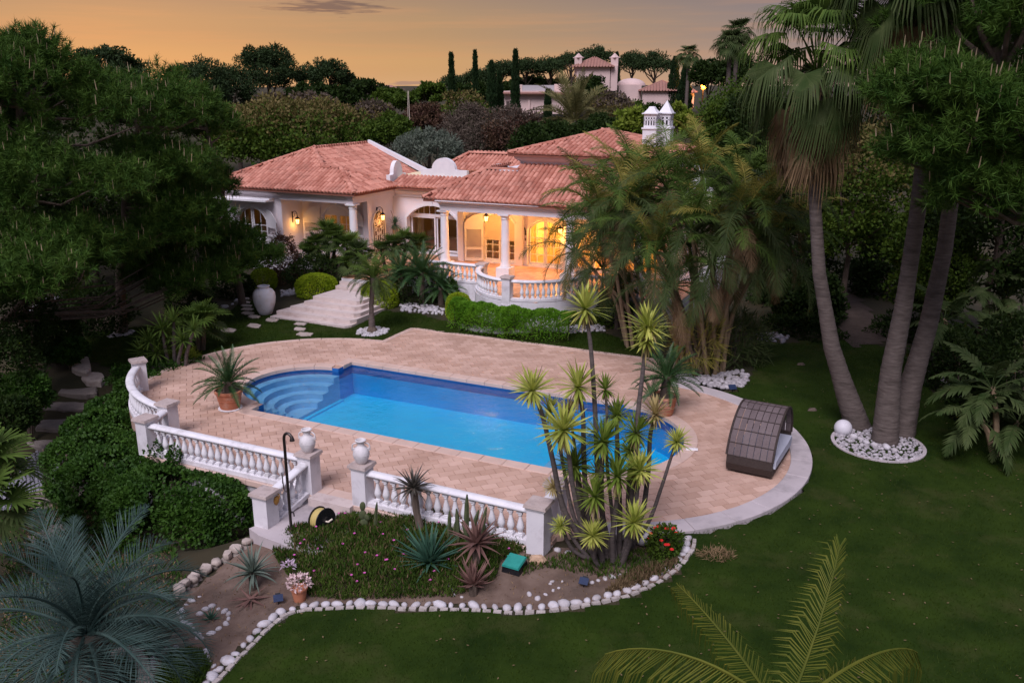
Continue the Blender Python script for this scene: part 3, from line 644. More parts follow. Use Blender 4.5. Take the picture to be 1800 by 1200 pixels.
def trim(mp, uc, w, zb, zs, rise, tw=.11, d=.035, door=False):
    n = 14; pin = [(uc - w / 2, zb)] + [(uc - w / 2 + w * i / n, archz(uc - w / 2 + w * i / n, uc, w, zs, rise)) for i in range(n + 1)] + [(uc + w / 2, zb)]
    W2 = w + 2 * tw; pout = [(uc - W2 / 2, zb)] + [(uc - W2 / 2 + W2 * i / n, archz(uc - W2 / 2 + W2 * i / n, uc, W2, zs + tw * .4, rise + tw * .6)) for i in range(n + 1)] + [(uc + W2 / 2, zb)]
    mb = MB(); k = len(pin)
    mb.add([mp(s, d, z) for s, z in pin] + [mp(s, d, z) for s, z in pout] + [mp(s, .001, z) for s, z in pout] + [mp(s, .001, z) for s, z in pin],
           sum([[(i, i + 1, k + i + 1, k + i), (k + i, k + i + 1, 2 * k + i + 1, 2 * k + i), (3 * k + i, 3 * k + i + 1, i + 1, i)] for i in range(k - 1)], []))
    zt = archz(uc, uc, w, zs, rise); a, b, c, e = mp(uc - .07, d + .02, zt - .01), mp(uc + .07, d + .02, zt - .01), mp(uc + .10, d + .02, zt + .20), mp(uc - .10, d + .02, zt + .20)
    bk = [mp(uc + x, 0, z) for x, z in ((-.07, zt - .01), (.07, zt - .01), (.10, zt + .2), (-.10, zt + .2))]
    mb.add([a, b, c, e] + bk, [(0, 1, 2, 3), (0, 4, 5, 1), (1, 5, 6, 2), (2, 6, 7, 3), (3, 7, 4, 0)]); mb.build('arch_trim', WHITE, house)
def bar(mb, mp, s0, s1, z0, z1, d0, d1):
    vs = [mp(s, d, z) for z in (z0, z1) for s, d in ((s0, d0), (s1, d0), (s1, d1), (s0, d1))]
    mb.add(vs, [(0, 3, 2, 1), (4, 5, 6, 7), (0, 1, 5, 4), (1, 2, 6, 5), (2, 3, 7, 6), (3, 0, 4, 7)])
def sash(mp, uc, w, zb, zs, rise, a, b, rows, d, cols=2, fw=.075, name='window', m=None):
    """one glazed leaf from s=a to s=b inside the arch: frame, glazing bars, panes as a sub-part"""
    A = lambda s: archz(s, uc, w, zs, rise) - .02
    mb = MB(); n = 6; xs = [a + (b - a) * i / n for i in range(n + 1)]
    bar(mb, mp, a, b, zb, zb + fw * 1.6, d - .03, d + .03)
    for s0, s1 in ((a, a + fw), (b - fw, b)): bar(mb, mp, s0, s1, zb, min(A(s0), A(s1)), d - .028, d + .032)
    for i in range(n):
        vs = [mp(s, dd, z) for dd in (d - .03, d + .03) for s, z in ((xs[i], A(xs[i]) - fw), (xs[i + 1], A(xs[i + 1]) - fw), (xs[i + 1], A(xs[i + 1])), (xs[i], A(xs[i])))]
        mb.add(vs, [(0, 1, 2, 3), (7, 6, 5, 4), (0, 4, 5, 1), (3, 2, 6, 7)])
    zm = max(A(a), A(b)); zl = min(A(a), A(b))
    for r in range(1, rows):
        z = zb + .1 + (zl - zb - .1) * r / rows + (.0); bar(mb, mp, a + fw, b - fw, z - .016, z + .016, d - .015, d + .018)
    for c in range(1, cols):
        s = a + (b - a) * c / cols; bar(mb, mp, s - .016, s + .016, zb, A(s) - .02, d - .016, d + .02)
    f = mb.build(name, m or WHITE, house)
    n = 6; pp = [(a + .02, zb + .03), (b - .02, zb + .03)] + [(b - .02 - (b - a - .04) * i / n, A(b - .02 - (b - a - .04) * i / n) - .02) for i in range(n + 1)]
    MB().add([mp(s, d - .004, z) for s, z in pp], [tuple(range(len(pp)))]).build('pane', GLASS, f); return f
SHUT = mat('shutter_paint', (.72, .70, .72), (.66, .64, .66), 3, .6, .06, 40)
def shutter(hinge, adir, nrm, w, zb, zs, rise_side, flip=False):
    """louvred half leaf hinged at `hinge` running along adir; the arch rises from the free edge"""
    mp = frame_map((*hinge, 0), (*adir, 0), (*nrm, 0)); n = 8
    W2 = 2 * w; f = lambda s: archz(w - s if not flip else s, 0, W2, zs, rise_side) if False else archz((s - w) if not flip else s, 0, W2, zs, rise_side)
    xs = [w * i / n for i in range(n + 1)]; mb = MB(); fw = .085
    top = [(x, f(x)) for x in xs]; lowtop = zs - .30
    bar(mb, mp, 0, fw, zb, zs, 0, .05); bar(mb, mp, w - fw, w, zb, f(w - fw) if False else zs, 0, .05)
    for z0, z1 in ((zb, zb + .13), (zb + (lowtop - zb) * .36, zb + (lowtop - zb) * .36 + .10)): bar(mb, mp, fw, w - fw, z0, z1, .002, .048)
    pan = [(0, lowtop), (w, lowtop)] + [(x, z) for x, z in reversed(top)]
    k = len(pan); mb.add([mp(s, .003, z) for s, z in pan] + [mp(s, .047, z) for s, z in pan], [tuple(range(k)), tuple(range(2 * k - 1, k - 1, -1))] + [(i, (i + 1) % k, k + (i + 1) % k, k + i) for i in range(k)])
    o = mb.build('shutter', SHUT, house); sl = MB(); z = zb + .15
    while z < lowtop - .03:
        sl.add([mp(fw, .008, z), mp(w - fw, .008, z), mp(w - fw, .042, z + .036), mp(fw, .042, z + .036)], [(0, 1, 2, 3)]); z += .05
    sl.build('louvre_slats', SHUT, o, kind='stuff'); return o
BACK = Vector((0, 1, 0))
FRONT = (0, -1, 0)
mpF = lambda v: frame_map((0, v, 0), (1, 0, 0), FRONT)
# left wing: facade with arched window, recessed porch, side wall with a wrought gate
OPW = (-6.17, 1.95, 1.75, 2.75, .60)
wall(mpF(0), -8.2, -4.2, FT - .4, 4.02, .28, [OPW]); trim(mpF(0), *OPW)
sash(mpF(0), *OPW, -7.13, -6.19, 3, -.16); sash(mpF(0), *OPW, -6.15, -5.21, 3, -.16)
shutter((-5.12, -.04), (.93, -.36), (-.36, -.93), .95, 1.72, 2.72, .6, True)
shutter((-7.22, -.04), (-.93, -.36), (.36, -.93), .95, 1.72, 2.72, .6, True)
mb = MB(); mb.box((-8.0, -.62, 3.72), (-4.62, -.36, 3.80)); mb.box((-8.0, -.36, 3.70), (-4.62, -.001, 3.86)); mb.build('awning_box', WHITE, house)
wall(frame_map((-4.2, .28, 0), (0, 1, 0), (1, 0, 0)), 0, 1.3, FT - .4, 4.02, .25)       # porch left cheek
OPP = (-2.12, 1.85, 1.75, 2.85, .56)
wall(mpF(1.58), -4.2, .0, FT - .4, 4.02, .28, [OPP]); trim(mpF(1.58), *OPP)
sash(mpF(1.58), *OPP, -3.03, -2.13, 3, -.16); sash(mpF(1.58), *OPP, -2.11, -1.21, 3, -.16)
shutter((-3.08, 1.54), (-.96, -.28), (.28, -.96), .92, 1.72, 2.85, .56, True); shutter((-1.16, 1.54), (.96, -.28), (-.28, -.96), .92, 1.72, 2.85, .56, True)
bl = MB(); mpp = mpF(1.58); bl.add([mpp(-3.03, -.08, 2.95), mpp(-1.21, -.08, 2.95), mpp(-1.21, -.08, 3.4), mpp(-3.03, -.08, 3.4)], [(0, 1, 2, 3)]); bl.build('roller_blind', SHUT, house)
mpS = frame_map((0, 1.2, 0), (0, 1, 0), (1, 0, 0))
wall(mpS, 0, 2.25, FT - .4, 4.02, .25)
# portico column(s)
def column(u, v, r=.19):
    c = MB(); c.lathe([(r * 1.28, FT + .42), (r * 1.32, FT + .46), (r * 1.15, FT + .53), (r * 1.04, FT + .62), (r, FT + 1.0), (r * .99, FT + 1.6), (r * .9, 3.58), (r * .9, 3.6), (r * 1.05, 3.63), (r * .95, 3.66), (r * 1.12, 3.74), (r * 1.25, 3.775)], 20, (u, v, 0)); c.box((u - .25, v - .25, 3.775), (u + .25, v + .25, 3.84))
    o = c.build('column', WHITE, house, 40); MB().box((u - .31, v - .31, FT - .01), (u + .31, v + .31, FT + .42)).build('column_plinth', WHITE, o)
for u in (0, 4.9, 7.9, 10.9, 13.9): column(u, 0)
# entablature beams, cornices
ENT = [(-.14, 0), (.14, 0), (.14, .22), (.17, .24), (.17, .33), (.24, .38), (.30, .44), (.30, .47), (-.14, .47)]
def beam(path, name='entablature'):
    MB().sweep([(x, y, 3.842) for x, y in path], ENT).build(name, WALL, house, 30)
beam([(-4.2, .0), (.0, .0), (.0, 3.45)]); beam([(4.9, 2.6), (4.9, 0), (15.2, 0)])
COR = [(0, 0), (.03, .02), (.03, .14), (.10, .18), (.22, .26), (.24, .28), (.24, .47), (0, .47)]
MB().sweep([(x, y, 3.845) for x, y in [(-8.2, 4), (-8.2, -.002), (-4.22, -.002)]], COR).build('cornice', WALL, house, 30)
MB().sweep([(x, y, 3.845) for x, y in [(.3, 3.40), (4.3, 3.40)]], COR).build('cornice', WALL, house, 30)
# porch ceilings
MB().box((-4.2, .1, 4.03), (.0, 1.6, 4.10)).build('ceiling', WALL, house); MB().box((4.75, .13, 4.03), (15.2, 2.55, 4.10)).build('ceiling', WALL, house)
# entrance recess
OPE = (2.22, 2.85, FT, 2.80, .66)
wall(mpF(3.45), 0, 4.45, FT - .4, 4.3, .30, [OPE]); trim(mpF(3.45), *OPE)
ALU = mat('window_alu', (.70, .68, .70), None, rough=.4)
DOORIN = (2.22, 2.62, FT, 3.30, 0)
def slide(mp, a, b, zt, d, f=.07):
    mb = MB(); bar(mb, mp, a, a + f, FT + .03, zt, d - .03, d + .03); bar(mb, mp, b - f, b, FT + .03, zt, d - .03, d + .03); bar(mb, mp, a + f, b - f, FT + .03, FT + .03 + f * 1.4, d - .028, d + .028); bar(mb, mp, a + f, b - f, zt - f, zt, d - .028, d + .028)
    o = mb.build('sliding_door', ALU, house); MB().add([mp(a + .03, d, FT + .06), mp(b - .03, d, FT + .06), mp(b - .03, d, zt - .03), mp(a + .03, d, zt - .03)], [(0, 1, 2, 3)]).build('pane', GLASS, o)
mpE = mpF(3.45); slide(mpE, .85, 2.25, 2.86, -.34); slide(mpE, 2.28, 3.6, 2.86, -.40)
mb = MB(); bar(mb, mpE, .80, 3.64, 2.87, 3.0, -.42, -.30)
for i in range(9): s = .95 + .32 * i; bar(mb, mpE, s - .012, s + .012, 3.0, archz(s, 2.22, 2.85, 2.80, .66), -.37, -.34)
mb.build('fanlight_bars', ALU, house)
MB().box((4.3, 2.3, FT - .4), (4.62, 3.45, 4.02)).build('wall', WALL, house)
# pavilion rear wall with doors
OPS = [(6.33, 1.62, FT + .05, 2.95, .48), (8.64, 1.66, FT + .05, 2.80, .47), (10.98, 1.66, FT + .05, 2.80, .47), (13.2, 1.66, FT + .05, 2.8, .47)]
wall(mpF(2.6), 4.62, 15.4, FT - .4, 4.10, .30, OPS)
for o_ in OPS: trim(mpF(2.6), *o_, tw=.09)
MB().box((7.3, 2.42, FT - .02), (7.62, 2.597, 4.02)).build('pilaster', WALL, house); MB().box((9.62, 2.42, FT - .02), (9.98, 2.597, 4.02)).build('pilaster', WALL, house)
mpB = mpF(2.6)
for uc, rows in ((8.64, 4), (10.98, 4), (13.2, 4)):
    o_ = [q for q in OPS if q[0] == uc][0]; sash(mpB, *o_, uc - .82, uc - .01, rows, -.15, name='door'); sash(mpB, *o_, uc + .01, uc + .82, rows, -.15, name='door')
o_ = OPS[0]; sash(mpB, *o_, 5.53, 6.32, 5, -.18, name='door'); sash(mpB, *o_, 6.34, 7.13, 5, -.18, name='door')
BLIND = mat('roller_blind', (.66, .56, .44), (.60, .50, .40), 2, .7)
bl = MB(); z = 2.16
while z < 3.45:
    z2 = min(z + .075, 3.45); zz = [archz(s, 6.33, 1.6, 2.95, .48) for s in (5.56, 7.10)]
    hw = .78 if z2 < 2.95 else .78 * math.sqrt(max(0.01, 1 - ((z2 - 2.95) / .5) ** 2))
    bar(bl, mpB, 6.33 - hw, 6.33 + hw, z, z2 - .006, -.12, -.095); z += .075
bl.build('roller_blind', BLIND, house)
shutter((5.52, 2.56), (-.94, -.34), (.34, -.94), .88, FT + .05, 2.95, .45, True)
mb = MB(); mb.tube([(7.78, 2.40, 2.55), (7.80, 2.36, 2.75), (7.76, 2.36, 2.9)], .035, 6); mb.tube([(7.78, 2.40, 2.42), (7.80, 2.36, 2.3)], .03, 6); mb.build('door_pull', IRON, house)
MB().box((4.70, 2.26, 1.55), (4.76, 2.299, 1.95)).build('letter_plate', IRON, house)
# rooms behind the glass
ROOM = mat('room_wall', (.72, .60, .40), (.66, .54, .36), 1, .9); ROOMF = mat('room_floor', (.42, .22, .11), (.34, .17, .09), 2, .5); CURT = mat('curtain', (.72, .58, .30), (.64, .50, .25), 3, .9, trans=.35)
def room(u0, u1, v0, v1, n='room_shell'):
    mb = MB(); z0, z1 = FT + .01, 3.95
    P = [(u0, v0), (u1, v0), (u1, v1), (u0, v1)]
    mb.add([(u0, v1, z0), (u1, v1, z0), (u1, v1, z1), (u0, v1, z1), (u0, v0, z0), (u0, v0, z1), (u1, v0, z0), (u1, v0, z1)], [(0, 1, 2, 3), (4, 0, 3, 5), (1, 6, 7, 2), (5, 3, 2, 7)]); mb.build(n, ROOM, house)
    MB().add([(u0, v0, z0), (u1, v0, z0), (u1, v1, z0), (u0, v1, z0)], [(0, 1, 2, 3)]).build('room_floor', ROOMF, house)
room(7.35, 15.3, 2.92, 7.5); room(4.75, 7.3, 2.92, 6); room(.1, 4.4, 3.78, 7.5); room(-4.1, -.1, 1.9, 5.5); room(-8.1, -4.3, .3, 4.5)
def curtain(u0, u1, v, z0=FT + .06, z1=3.4):
    mb = MB(); n = int((u1 - u0) / .035); vs = []
    for i in range(n + 1):
        u = u0 + (u1 - u0) * i / n; d = .035 * math.sin(i * 1.15) + .015 * math.sin(i * .37)
        vs += [(u, v + d, z0), (u, v + d * .5, z1)]
    mb.add(vs, [(2 * i, 2 * i + 2, 2 * i + 3, 2 * i + 1) for i in range(n)]); return mb.build('curtain', CURT, house, 180)
curtain(8.66, 9.5, 3.05); curtain(10.2, 10.95, 3.05); curtain(11.5, 11.9, 3.1); curtain(12.4, 13.9, 3.1); curtain(7.75, 8.0, 3.1); curtain(5.5, 5.9, 3.1); curtain(6.4, 6.7, 3.1); curtain(-2.1, -1.3, 2.0); curtain(-7.1, -6.7, .45); curtain(.9, 1.15, 4.2); curtain(3.2, 3.6, 4.2)
mb = MB(); mb.box((9.0, 5.5, FT + .02), (11.0, 6.3, FT + .45)); mb.box((9.0, 6.3, FT + .02), (11.0, 6.5, FT + .9)); mb.build('sofa', CURT, house)
def lamp(u, v, z, e, size=.25, col=(1, .50, .11)):
    d = bpy.data.lights.new('room_light', 'POINT'); o = bpy.data.objects.new('room_light', d); COL.objects.link(o); o.parent = house; o.location = (u, v, z); d.energy = e; d.shadow_soft_size = size; d.color = col
lamp(9.6, 4.4, 3.3, 800); lamp(12.6, 4.6, 3.2, 560); lamp(-1.6, 3.6, 3.2, 45); lamp(6.2, 4.5, 2.6, 14); lamp(-6.2, 2.6, 3.0, 4); lamp(2.4, 5.6, 3.0, 8)

# ---- roofs
TSP, TRW = .215, .42
def tile_mb():
    mb = MB(); n = 5; vs = []; L_ = TRW + .05
    for y, r, lift in ((0, .098, .036), (L_, .088, .028)):
        for i in range(n + 1):
            a = math.pi * i / n; vs.append((r * math.cos(a), y, lift + r * .92 * math.sin(a)))
    fs = [(i, i + 1, n + 2 + i, n + 1 + i) for i in range(n)]; fs.append(tuple(range(n, -1, -1)))
    # pan tile beside it
    o = len(vs); w = TSP / 2 + .02
    for y, lift in ((0, .012), (L_, .004)): vs += [(w - .06, y, lift + .03), (w + .0, y, lift - .005), (w + .06, y, lift + .03)]
    fs += [(o, o + 3, o + 4, o + 1), (o + 1, o + 4, o + 5, o + 2)]
    mb.add(vs, fs); return mb
TMB = tile_mb(); RIDGE = MB(); n_ = 5; vs_ = []
for y, r in ((0, .125), (.42, .105)):
    for i in range(n_ + 1): a = math.pi * i / n_; vs_.append((r * math.cos(a), y, .02 + r * .8 * math.sin(a)))
RIDGE.add(vs_, [(i, i + 1, n_ + 2 + i, n_ + 1 + i) for i in range(n_)] + [tuple(range(n_, -1, -1))])
ROOFT = []
def plane(poly, roof, thick=.10):
    """tiled slope; poly[0]->poly[1] is the eave, counter-clockwise seen from outside"""
    P = [Vector(p) for p in poly]; e = (P[1] - P[0]).normalized(); nrm = None
    nrm = e.cross(P[2] - P[0]).normalized(); s = nrm.cross(e).normalized()
    q = [((p - P[0]).dot(e), (p - P[0]).dot(s)) for p in P]; W_ = max(a for a, b in q); w0 = min(a for a, b in q); H_ = max(b for a, b in q)
    y = -.03
    while y < H_ - .05:
        x = w0 - TSP
        while x < W_ + TSP:
            if inpoly(x, min(max(y + .15, .02), H_ - .02), q) : ROOFT.append((roof, Matrix(((e.x, s.x, nrm.x, 0), (e.y, s.y, nrm.y, 0), (e.z, s.z, nrm.z, 0), (0, 0, 0, 1))) @ Matrix.Rotation(random.uniform(-.025, .025), 4, 'Z'), P[0] + e * x + s * y + nrm * random.uniform(-.004, .006)))
            x += TSP
        y += TRW
    n = len(P); MB().add([p for p in P] + [p - Vector((0, 0, thick)) for p in P], [tuple(range(n)), tuple(range(2 * n - 1, n - 1, -1))] + [(i, n + i, n + (i + 1) % n, (i + 1) % n) for i in range(n)]).build('roof_deck', ROOFUNDER, roof)
def ridge(a, b, roof):
    a, b = Vector(a), Vector(b); d = (b - a); l = d.length; d.normalize(); sd = d.cross(Vector((0, 0, 1))).normalized(); up = sd.cross(d); n = max(1, int(l / .36)); mats = []
    for i in range(n):
        p = a + d * (l * i / n) + up * .05; mats.append(Matrix(((sd.x, d.x, up.x, p.x), (sd.y, d.y, up.y, p.y), (sd.z, d.z, up.z, p.z), (0, 0, 0, 1))))
    link(joined('ridge_tiles', RIDGE, mats), 'ridge_tiles', TILE, roof, kind='stuff')
def roof_root():
    o = bpy.data.objects.new('roof', None); COL.objects.link(o); o.parent = house; return o
ZE = 4.33
# left wing main hip
r1 = roof_root()
A, B_, C_, D_ = (-8.65, -.45, ZE), (-.4, -.45, ZE), (-4.5, 3.15, 6.02), (-4.5, 7.9, 6.02)
X_ = (-2.6, 1.45, 5.22); plane([A, (.45, -.45, ZE), (-1.6, 1.45, 5.22), X_, C_], r1); plane([(-8.65, 8, ZE), A, C_, D_], r1); plane([(-.75, 3.3, 4.26), (-.75, 7.9, 4.26), D_, C_, X_], r1)
ridge(A, C_, r1); ridge(X_, C_, r1); ridge(D_, C_, r1)
# porch hip projecting to the right
r2 = roof_root(); P0, P1, P2, P3, P4 = (-2.55, -.45, ZE), (.45, -.45, ZE), (.45, 3.3, ZE), (-1.6, 1.45, 5.24), (-3.4, 1.45, 5.24)
P4 = X_; plane([P1, P2, P3], r2); plane([P2, (-.9, 3.3, ZE), P4, P3], r2)
ridge(P1, P3, r2); ridge(P4, P3, r2); ridge(P2, P3, r2)
# strip over the entrance
r3 = roof_root(); plane([(.30, 3.0, ZE), (5.2, 3.0, ZE), (5.2, 4.05, 4.72), (.0, 4.05, 4.72)], r3)
# middle roof
r4 = roof_root(); plane([(1.2, 6.1, 4.95), (7.0, 6.1, 4.95), (7.0, 7.7, 5.62), (2.1, 7.7, 5.62)], r4); plane([(1.2, 9.3, 4.95), (1.2, 6.1, 4.95), (2.1, 7.7, 5.62)], r4); ridge((2.1, 7.7, 5.68), (7.0, 7.7, 5.68), r4); ridge((1.2, 6.1, 4.97), (2.1, 7.7, 5.66), r4)
# pavilion
r5 = roof_root(); E0, E1 = (4.10, -.45, ZE), (15.3, -.45, ZE)
plane([E0, E1, (15.3, 2.45, 5.70), (7.68, 2.45, 5.70), (7.65, 1.92, 5.45), (6.05, 1.92, 5.45)], r5); plane([(4.1, 4.2, ZE), E0, (6.05, 1.92, 5.45), (6.05, 4.2, 5.45)], r5)
ridge(E0, (6.05, 1.92, 5.45), r5); ridge((6.05, 1.92, 5.45), (7.65, 1.92, 5.45), r5); ridge((7.66, 1.92, 5.46), (7.66, 2.45, 5.70), r5)
MB().box((6.0, 1.95, 4.7), (7.3, 6, 5.40)).build('roof_block', WALL, house)
# upper block and its pyramid roof
MB().box((7.55, 2.46, 4.8), (13.4, 8.4, 6.10)).build('upper_wall', WALL, house)
MB().sweep([(x, y, 5.74) for x, y in [(7.55, 8), (7.55, 2.46), (13.4, 2.46), (13.4, 8)]], [(0, 0), (.04, .02), (.05, .12), (.12, .17), (.24, .27), (.26, .36), (.26, .44), (0, .44)]).build('cornice', WALL, house, 30)
r6 = roof_root(); ap = (10.5, 5.45, 7.10); q = [(7.1, 2.0, 6.2), (13.9, 2.0, 6.2), (13.9, 8.8, 6.2), (7.1, 8.8, 6.2)]
for i in range(4): plane([q[i], q[(i + 1) % 4], ap], r6); ridge(q[i], ap, r6)
ROOFT.sort(key=lambda t: (HO + Vector((t[2].x * UX - t[2].y * UY, t[2].x * UY + t[2].y * UX, 0))).length)
tme = TMB.mesh('roof_tile', 60); rest = {}
for i, (rf, m4, p) in enumerate(ROOFT):
    mm = Matrix.Translation(p) @ m4
    if i < 300: link(tme, 'roof_tile', TILE, rf, mtx=mm)
    else: rest.setdefault(rf.name, (rf, []))[1].append(mm)
for rf, ms in rest.values():
    me = joined('roof_tiles', TMB, ms); me.polygons.foreach_set('use_smooth', [True] * len(me.polygons)); me.set_sharp_from_angle(angle=R(60)); link(me, 'roof_tiles', TILE, rf, kind='stuff')
# flat roof, scrolled parapets, gable upstand
CREAM = mat('flat_roof', (.78, .66, .44), (.72, .60, .40), 1.5, .9)
MB().box((-.5, 4.06, 4.0), (6.0, 6.1, 4.72)).build('flat_roof', CREAM, house); MB().box((-.5, 6.1, 4.0), (1.2, 8.4, 4.74)).build('flat_roof', CREAM, house)
def scroll(o, a, nrm, w, z0, zsh, ztop, rw, t=.22, base=True):
    mp = frame_map(o, a, nrm); h = w / 2; pr = [(-h * .62, z0), (h * .62, z0), (h * .62, z0 + .12), (h, z0 + .22), (h, zsh), (rw * 1.12, zsh), (rw * 1.12, zsh + .03)] + [(rw * math.cos(R(t_)), zsh + .03 + (ztop - zsh - .03) * math.sin(R(t_))) for t_ in range(0, 181, 12)] + [(-rw * 1.12, zsh + .03), (-rw * 1.12, zsh), (-h, zsh), (-h, z0 + .22), (-h * .62, z0 + .12)]
    k = len(pr); mb = MB(); mb.add([mp(s, 0, z) for s, z in pr] + [mp(s, -t, z) for s, z in pr], [tuple(range(k)), tuple(range(2 * k - 1, k - 1, -1))] + [(i, k + i, k + (i + 1) % k, (i + 1) % k) for i in range(k)]); return mb.build('scrolled_parapet', WHITE, house)
scroll((2.35, 4.5, 0), (1, 0, 0), FRONT, 2.62, 4.6, 5.12, 5.70, .66); scroll((5.1, 5.2, 0), (1, 0, 0), FRONT, 1.7, 4.7, 4.98, 5.46, .62); scroll((-.05, 4.1, 0), (0, 1, 0), (1, 0, 0), 1.5, 4.35, 4.86, 5.52, .42); scroll((15.2, 3.2, 0), (1, 0, 0), FRONT, 1.6, 4.4, 5.0, 5.9, .5)
mb = MB(); mb.add([(-4.4, 7.9, 6.06), (-.3, 7.9, 4.3), (-.3, 8.12, 4.3), (-4.4, 8.12, 6.06), (-4.4, 7.9, 6.24), (-.3, 7.9, 4.62), (-.3, 8.12, 4.62), (-4.4, 8.12, 6.24)], [(0, 1, 5, 4), (4, 5, 6, 7), (1, 2, 6, 5), (2, 3, 7, 6), (3, 0, 4, 7)]); mb.build('gable_upstand', WHITE, house)
# chimneys
def chimney(u, v, w, d, zb, zm, zt, zc, n, pointed):
    ch = bpy.data.objects.new('chimney', None); COL.objects.link(ch); ch.parent = house
    mb = MB(); mb.box((u, v, zb), (u + w, v + d, zm)); k = .045; mb.box((u - k, v - k, zm + .001), (u + w + k, v + d + k, zm + .07)); mb.box((u + .03, v + .03, zm + .07), (u + w - .03, v + d - .03, zm + .16))
    a, b, c, e = u + .03, u + w - .03, v + .03, v + d - .03; z0, z1 = zm + .16, zt - .14
    def face(p, q):     # grille between two corners
        p, q = Vector(p), Vector(q); l = (q - p).length; t = (q - p) / l; nn = Vector((-t.y, t.x))
        m_ = max(2, n); bw = l / (m_ * 2 + 1.6); s = 0
        for i in range(m_ + 1):
            ww = bw * (1.3 if i in (0, m_) else 1.0); p0 = p + t * s; p1 = p0 + t * ww; r_ = [(p0.x, p0.y), (p1.x, p1.y), (p1.x + nn.x * .05, p1.y + nn.y * .05), (p0.x + nn.x * .05, p0.y + nn.y * .05)]
            mb.prism(r_, z0, z1); s += ww + bw
        r_ = [(p.x, p.y), (q.x, q.y), (q.x + nn.x * .045, q.y + nn.y * .045), (p.x + nn.x * .045, p.y + nn.y * .045)]; mb.prism(r_, z1 - .13, z1 - .08)
    face((a, c), (b, c)); face((b, c), (b, e)); face((b, e), (a, e)); face((a, e), (a, c))
    mb.box((a, c, z1), (b, e, zt)); mb.build('shaft', WHITE, ch); MB().box((a + .10, c + .10, z0), (b - .10, e - .10, z1)).build('flue', IRON, ch)
    cp = MB(); k = .05; cp.box((u - k, v - k, zt + .001), (u + w + k, v + d + k, zt + .05)); x, y = u + w / 2, v + d / 2
    if pointed: cp.add([(u, v, zt + .05), (u + w, v, zt + .05), (u + w, v + d, zt + .05), (u, v + d, zt + .05), (x, y, zc)], [(0, 1, 4), (1, 2, 4), (2, 3, 4), (3, 0, 4)])
    else:
        pf = [(1, .05), (.80, .11), (.55, .20), (.34, .32), (.26, zc - zt), (.0, zc - zt)]; vs = []; fs = []
        for f, z in pf: vs += [(x + sx * w / 2 * f, y + sy * d / 2 * f, zt + z) for sx, sy in ((-1, -1), (1, -1), (1, 1), (-1, 1))]
        for j in range(len(pf) - 1): fs += [(4 * j + i, 4 * j + (i + 1) % 4, 4 * j + 4 + (i + 1) % 4, 4 * j + 4 + i) for i in range(4)]
        cp.add(vs, fs)
    cp.build('cowl', WHITE, ch)
chimney(12.55, 4.3, .62, .62, 6.1, 7.28, 7.92, 8.22, 4, False); chimney(13.02, 5.1, .56, .56, 6.1, 7.28, 7.92, 8.50, 2, True)
# terrace balustrades
GT_ = 'white balustrades round the house terrace'
b = thing('balustrade', 'straight white terrace balustrade left of the bulge beside the dark cycad', 'balustrade', HO, LANG, GT_); pillar(b, 7.68, -1.8, FT - .3, FT + .9, .34); balustrade(b, [(4.55, -1.8), (7.5, -1.8)], FT)
b = thing('balustrade', 'curved white terrace balustrade bulging over the clipped green hedge', 'balustrade', HO, LANG, GT_); pillar(b, 9.85, -3.9, FT - .3, FT + .95, .34); pillar(b, 12.16, -1.75, FT - .3, FT + .95, .34)
balustrade(b, arc((9.95, -1.65), 2.25, R(183), R(264), 24), FT, skip=.3); balustrade(b, arc((9.95, -1.65), 2.25, R(272), R(352), 24), FT, skip=.3)
b = thing('balustrade', 'straight white terrace balustrade running behind the clump of cane palms', 'balustrade', HO, LANG, GT_); balustrade(b, [(12.35, -1.8), (15.9, -1.8)], FT)
# entrance steps
st = thing('garden_steps', 'broad pale stone steps climbing from the lawn to the house entrance', 'steps', HO, LANG)
for ul, ur, v0, z0, z1 in ((.46, 4.3, -6.75, -.15, .08), (.50, 4.3, -6.38, .08, .23), (.90, 4.2, -5.98, .23, .38), (1.28, 3.95, -5.55, .38, .53), (1.45, 3.8, -5.17, .53, .68)):
    mb = MB(); mb.prism([(ul, v0), (ur - .15, v0), (ur, v0 + .25), (ur, -3.7), (ul + (.5 if z1 < .6 else .1), -3.7)], z0 + .001, z1); mb.build('step', STEPM, st)
for v0, z0, z1 in ((-3.66, .50, .82), (-3.36, .82, .96), (-3.06, .96, FT)): MB().box((1.5, v0, z0 + .001), (2.95, -2.6, z1 - .002)).build('step', STEPM, st)
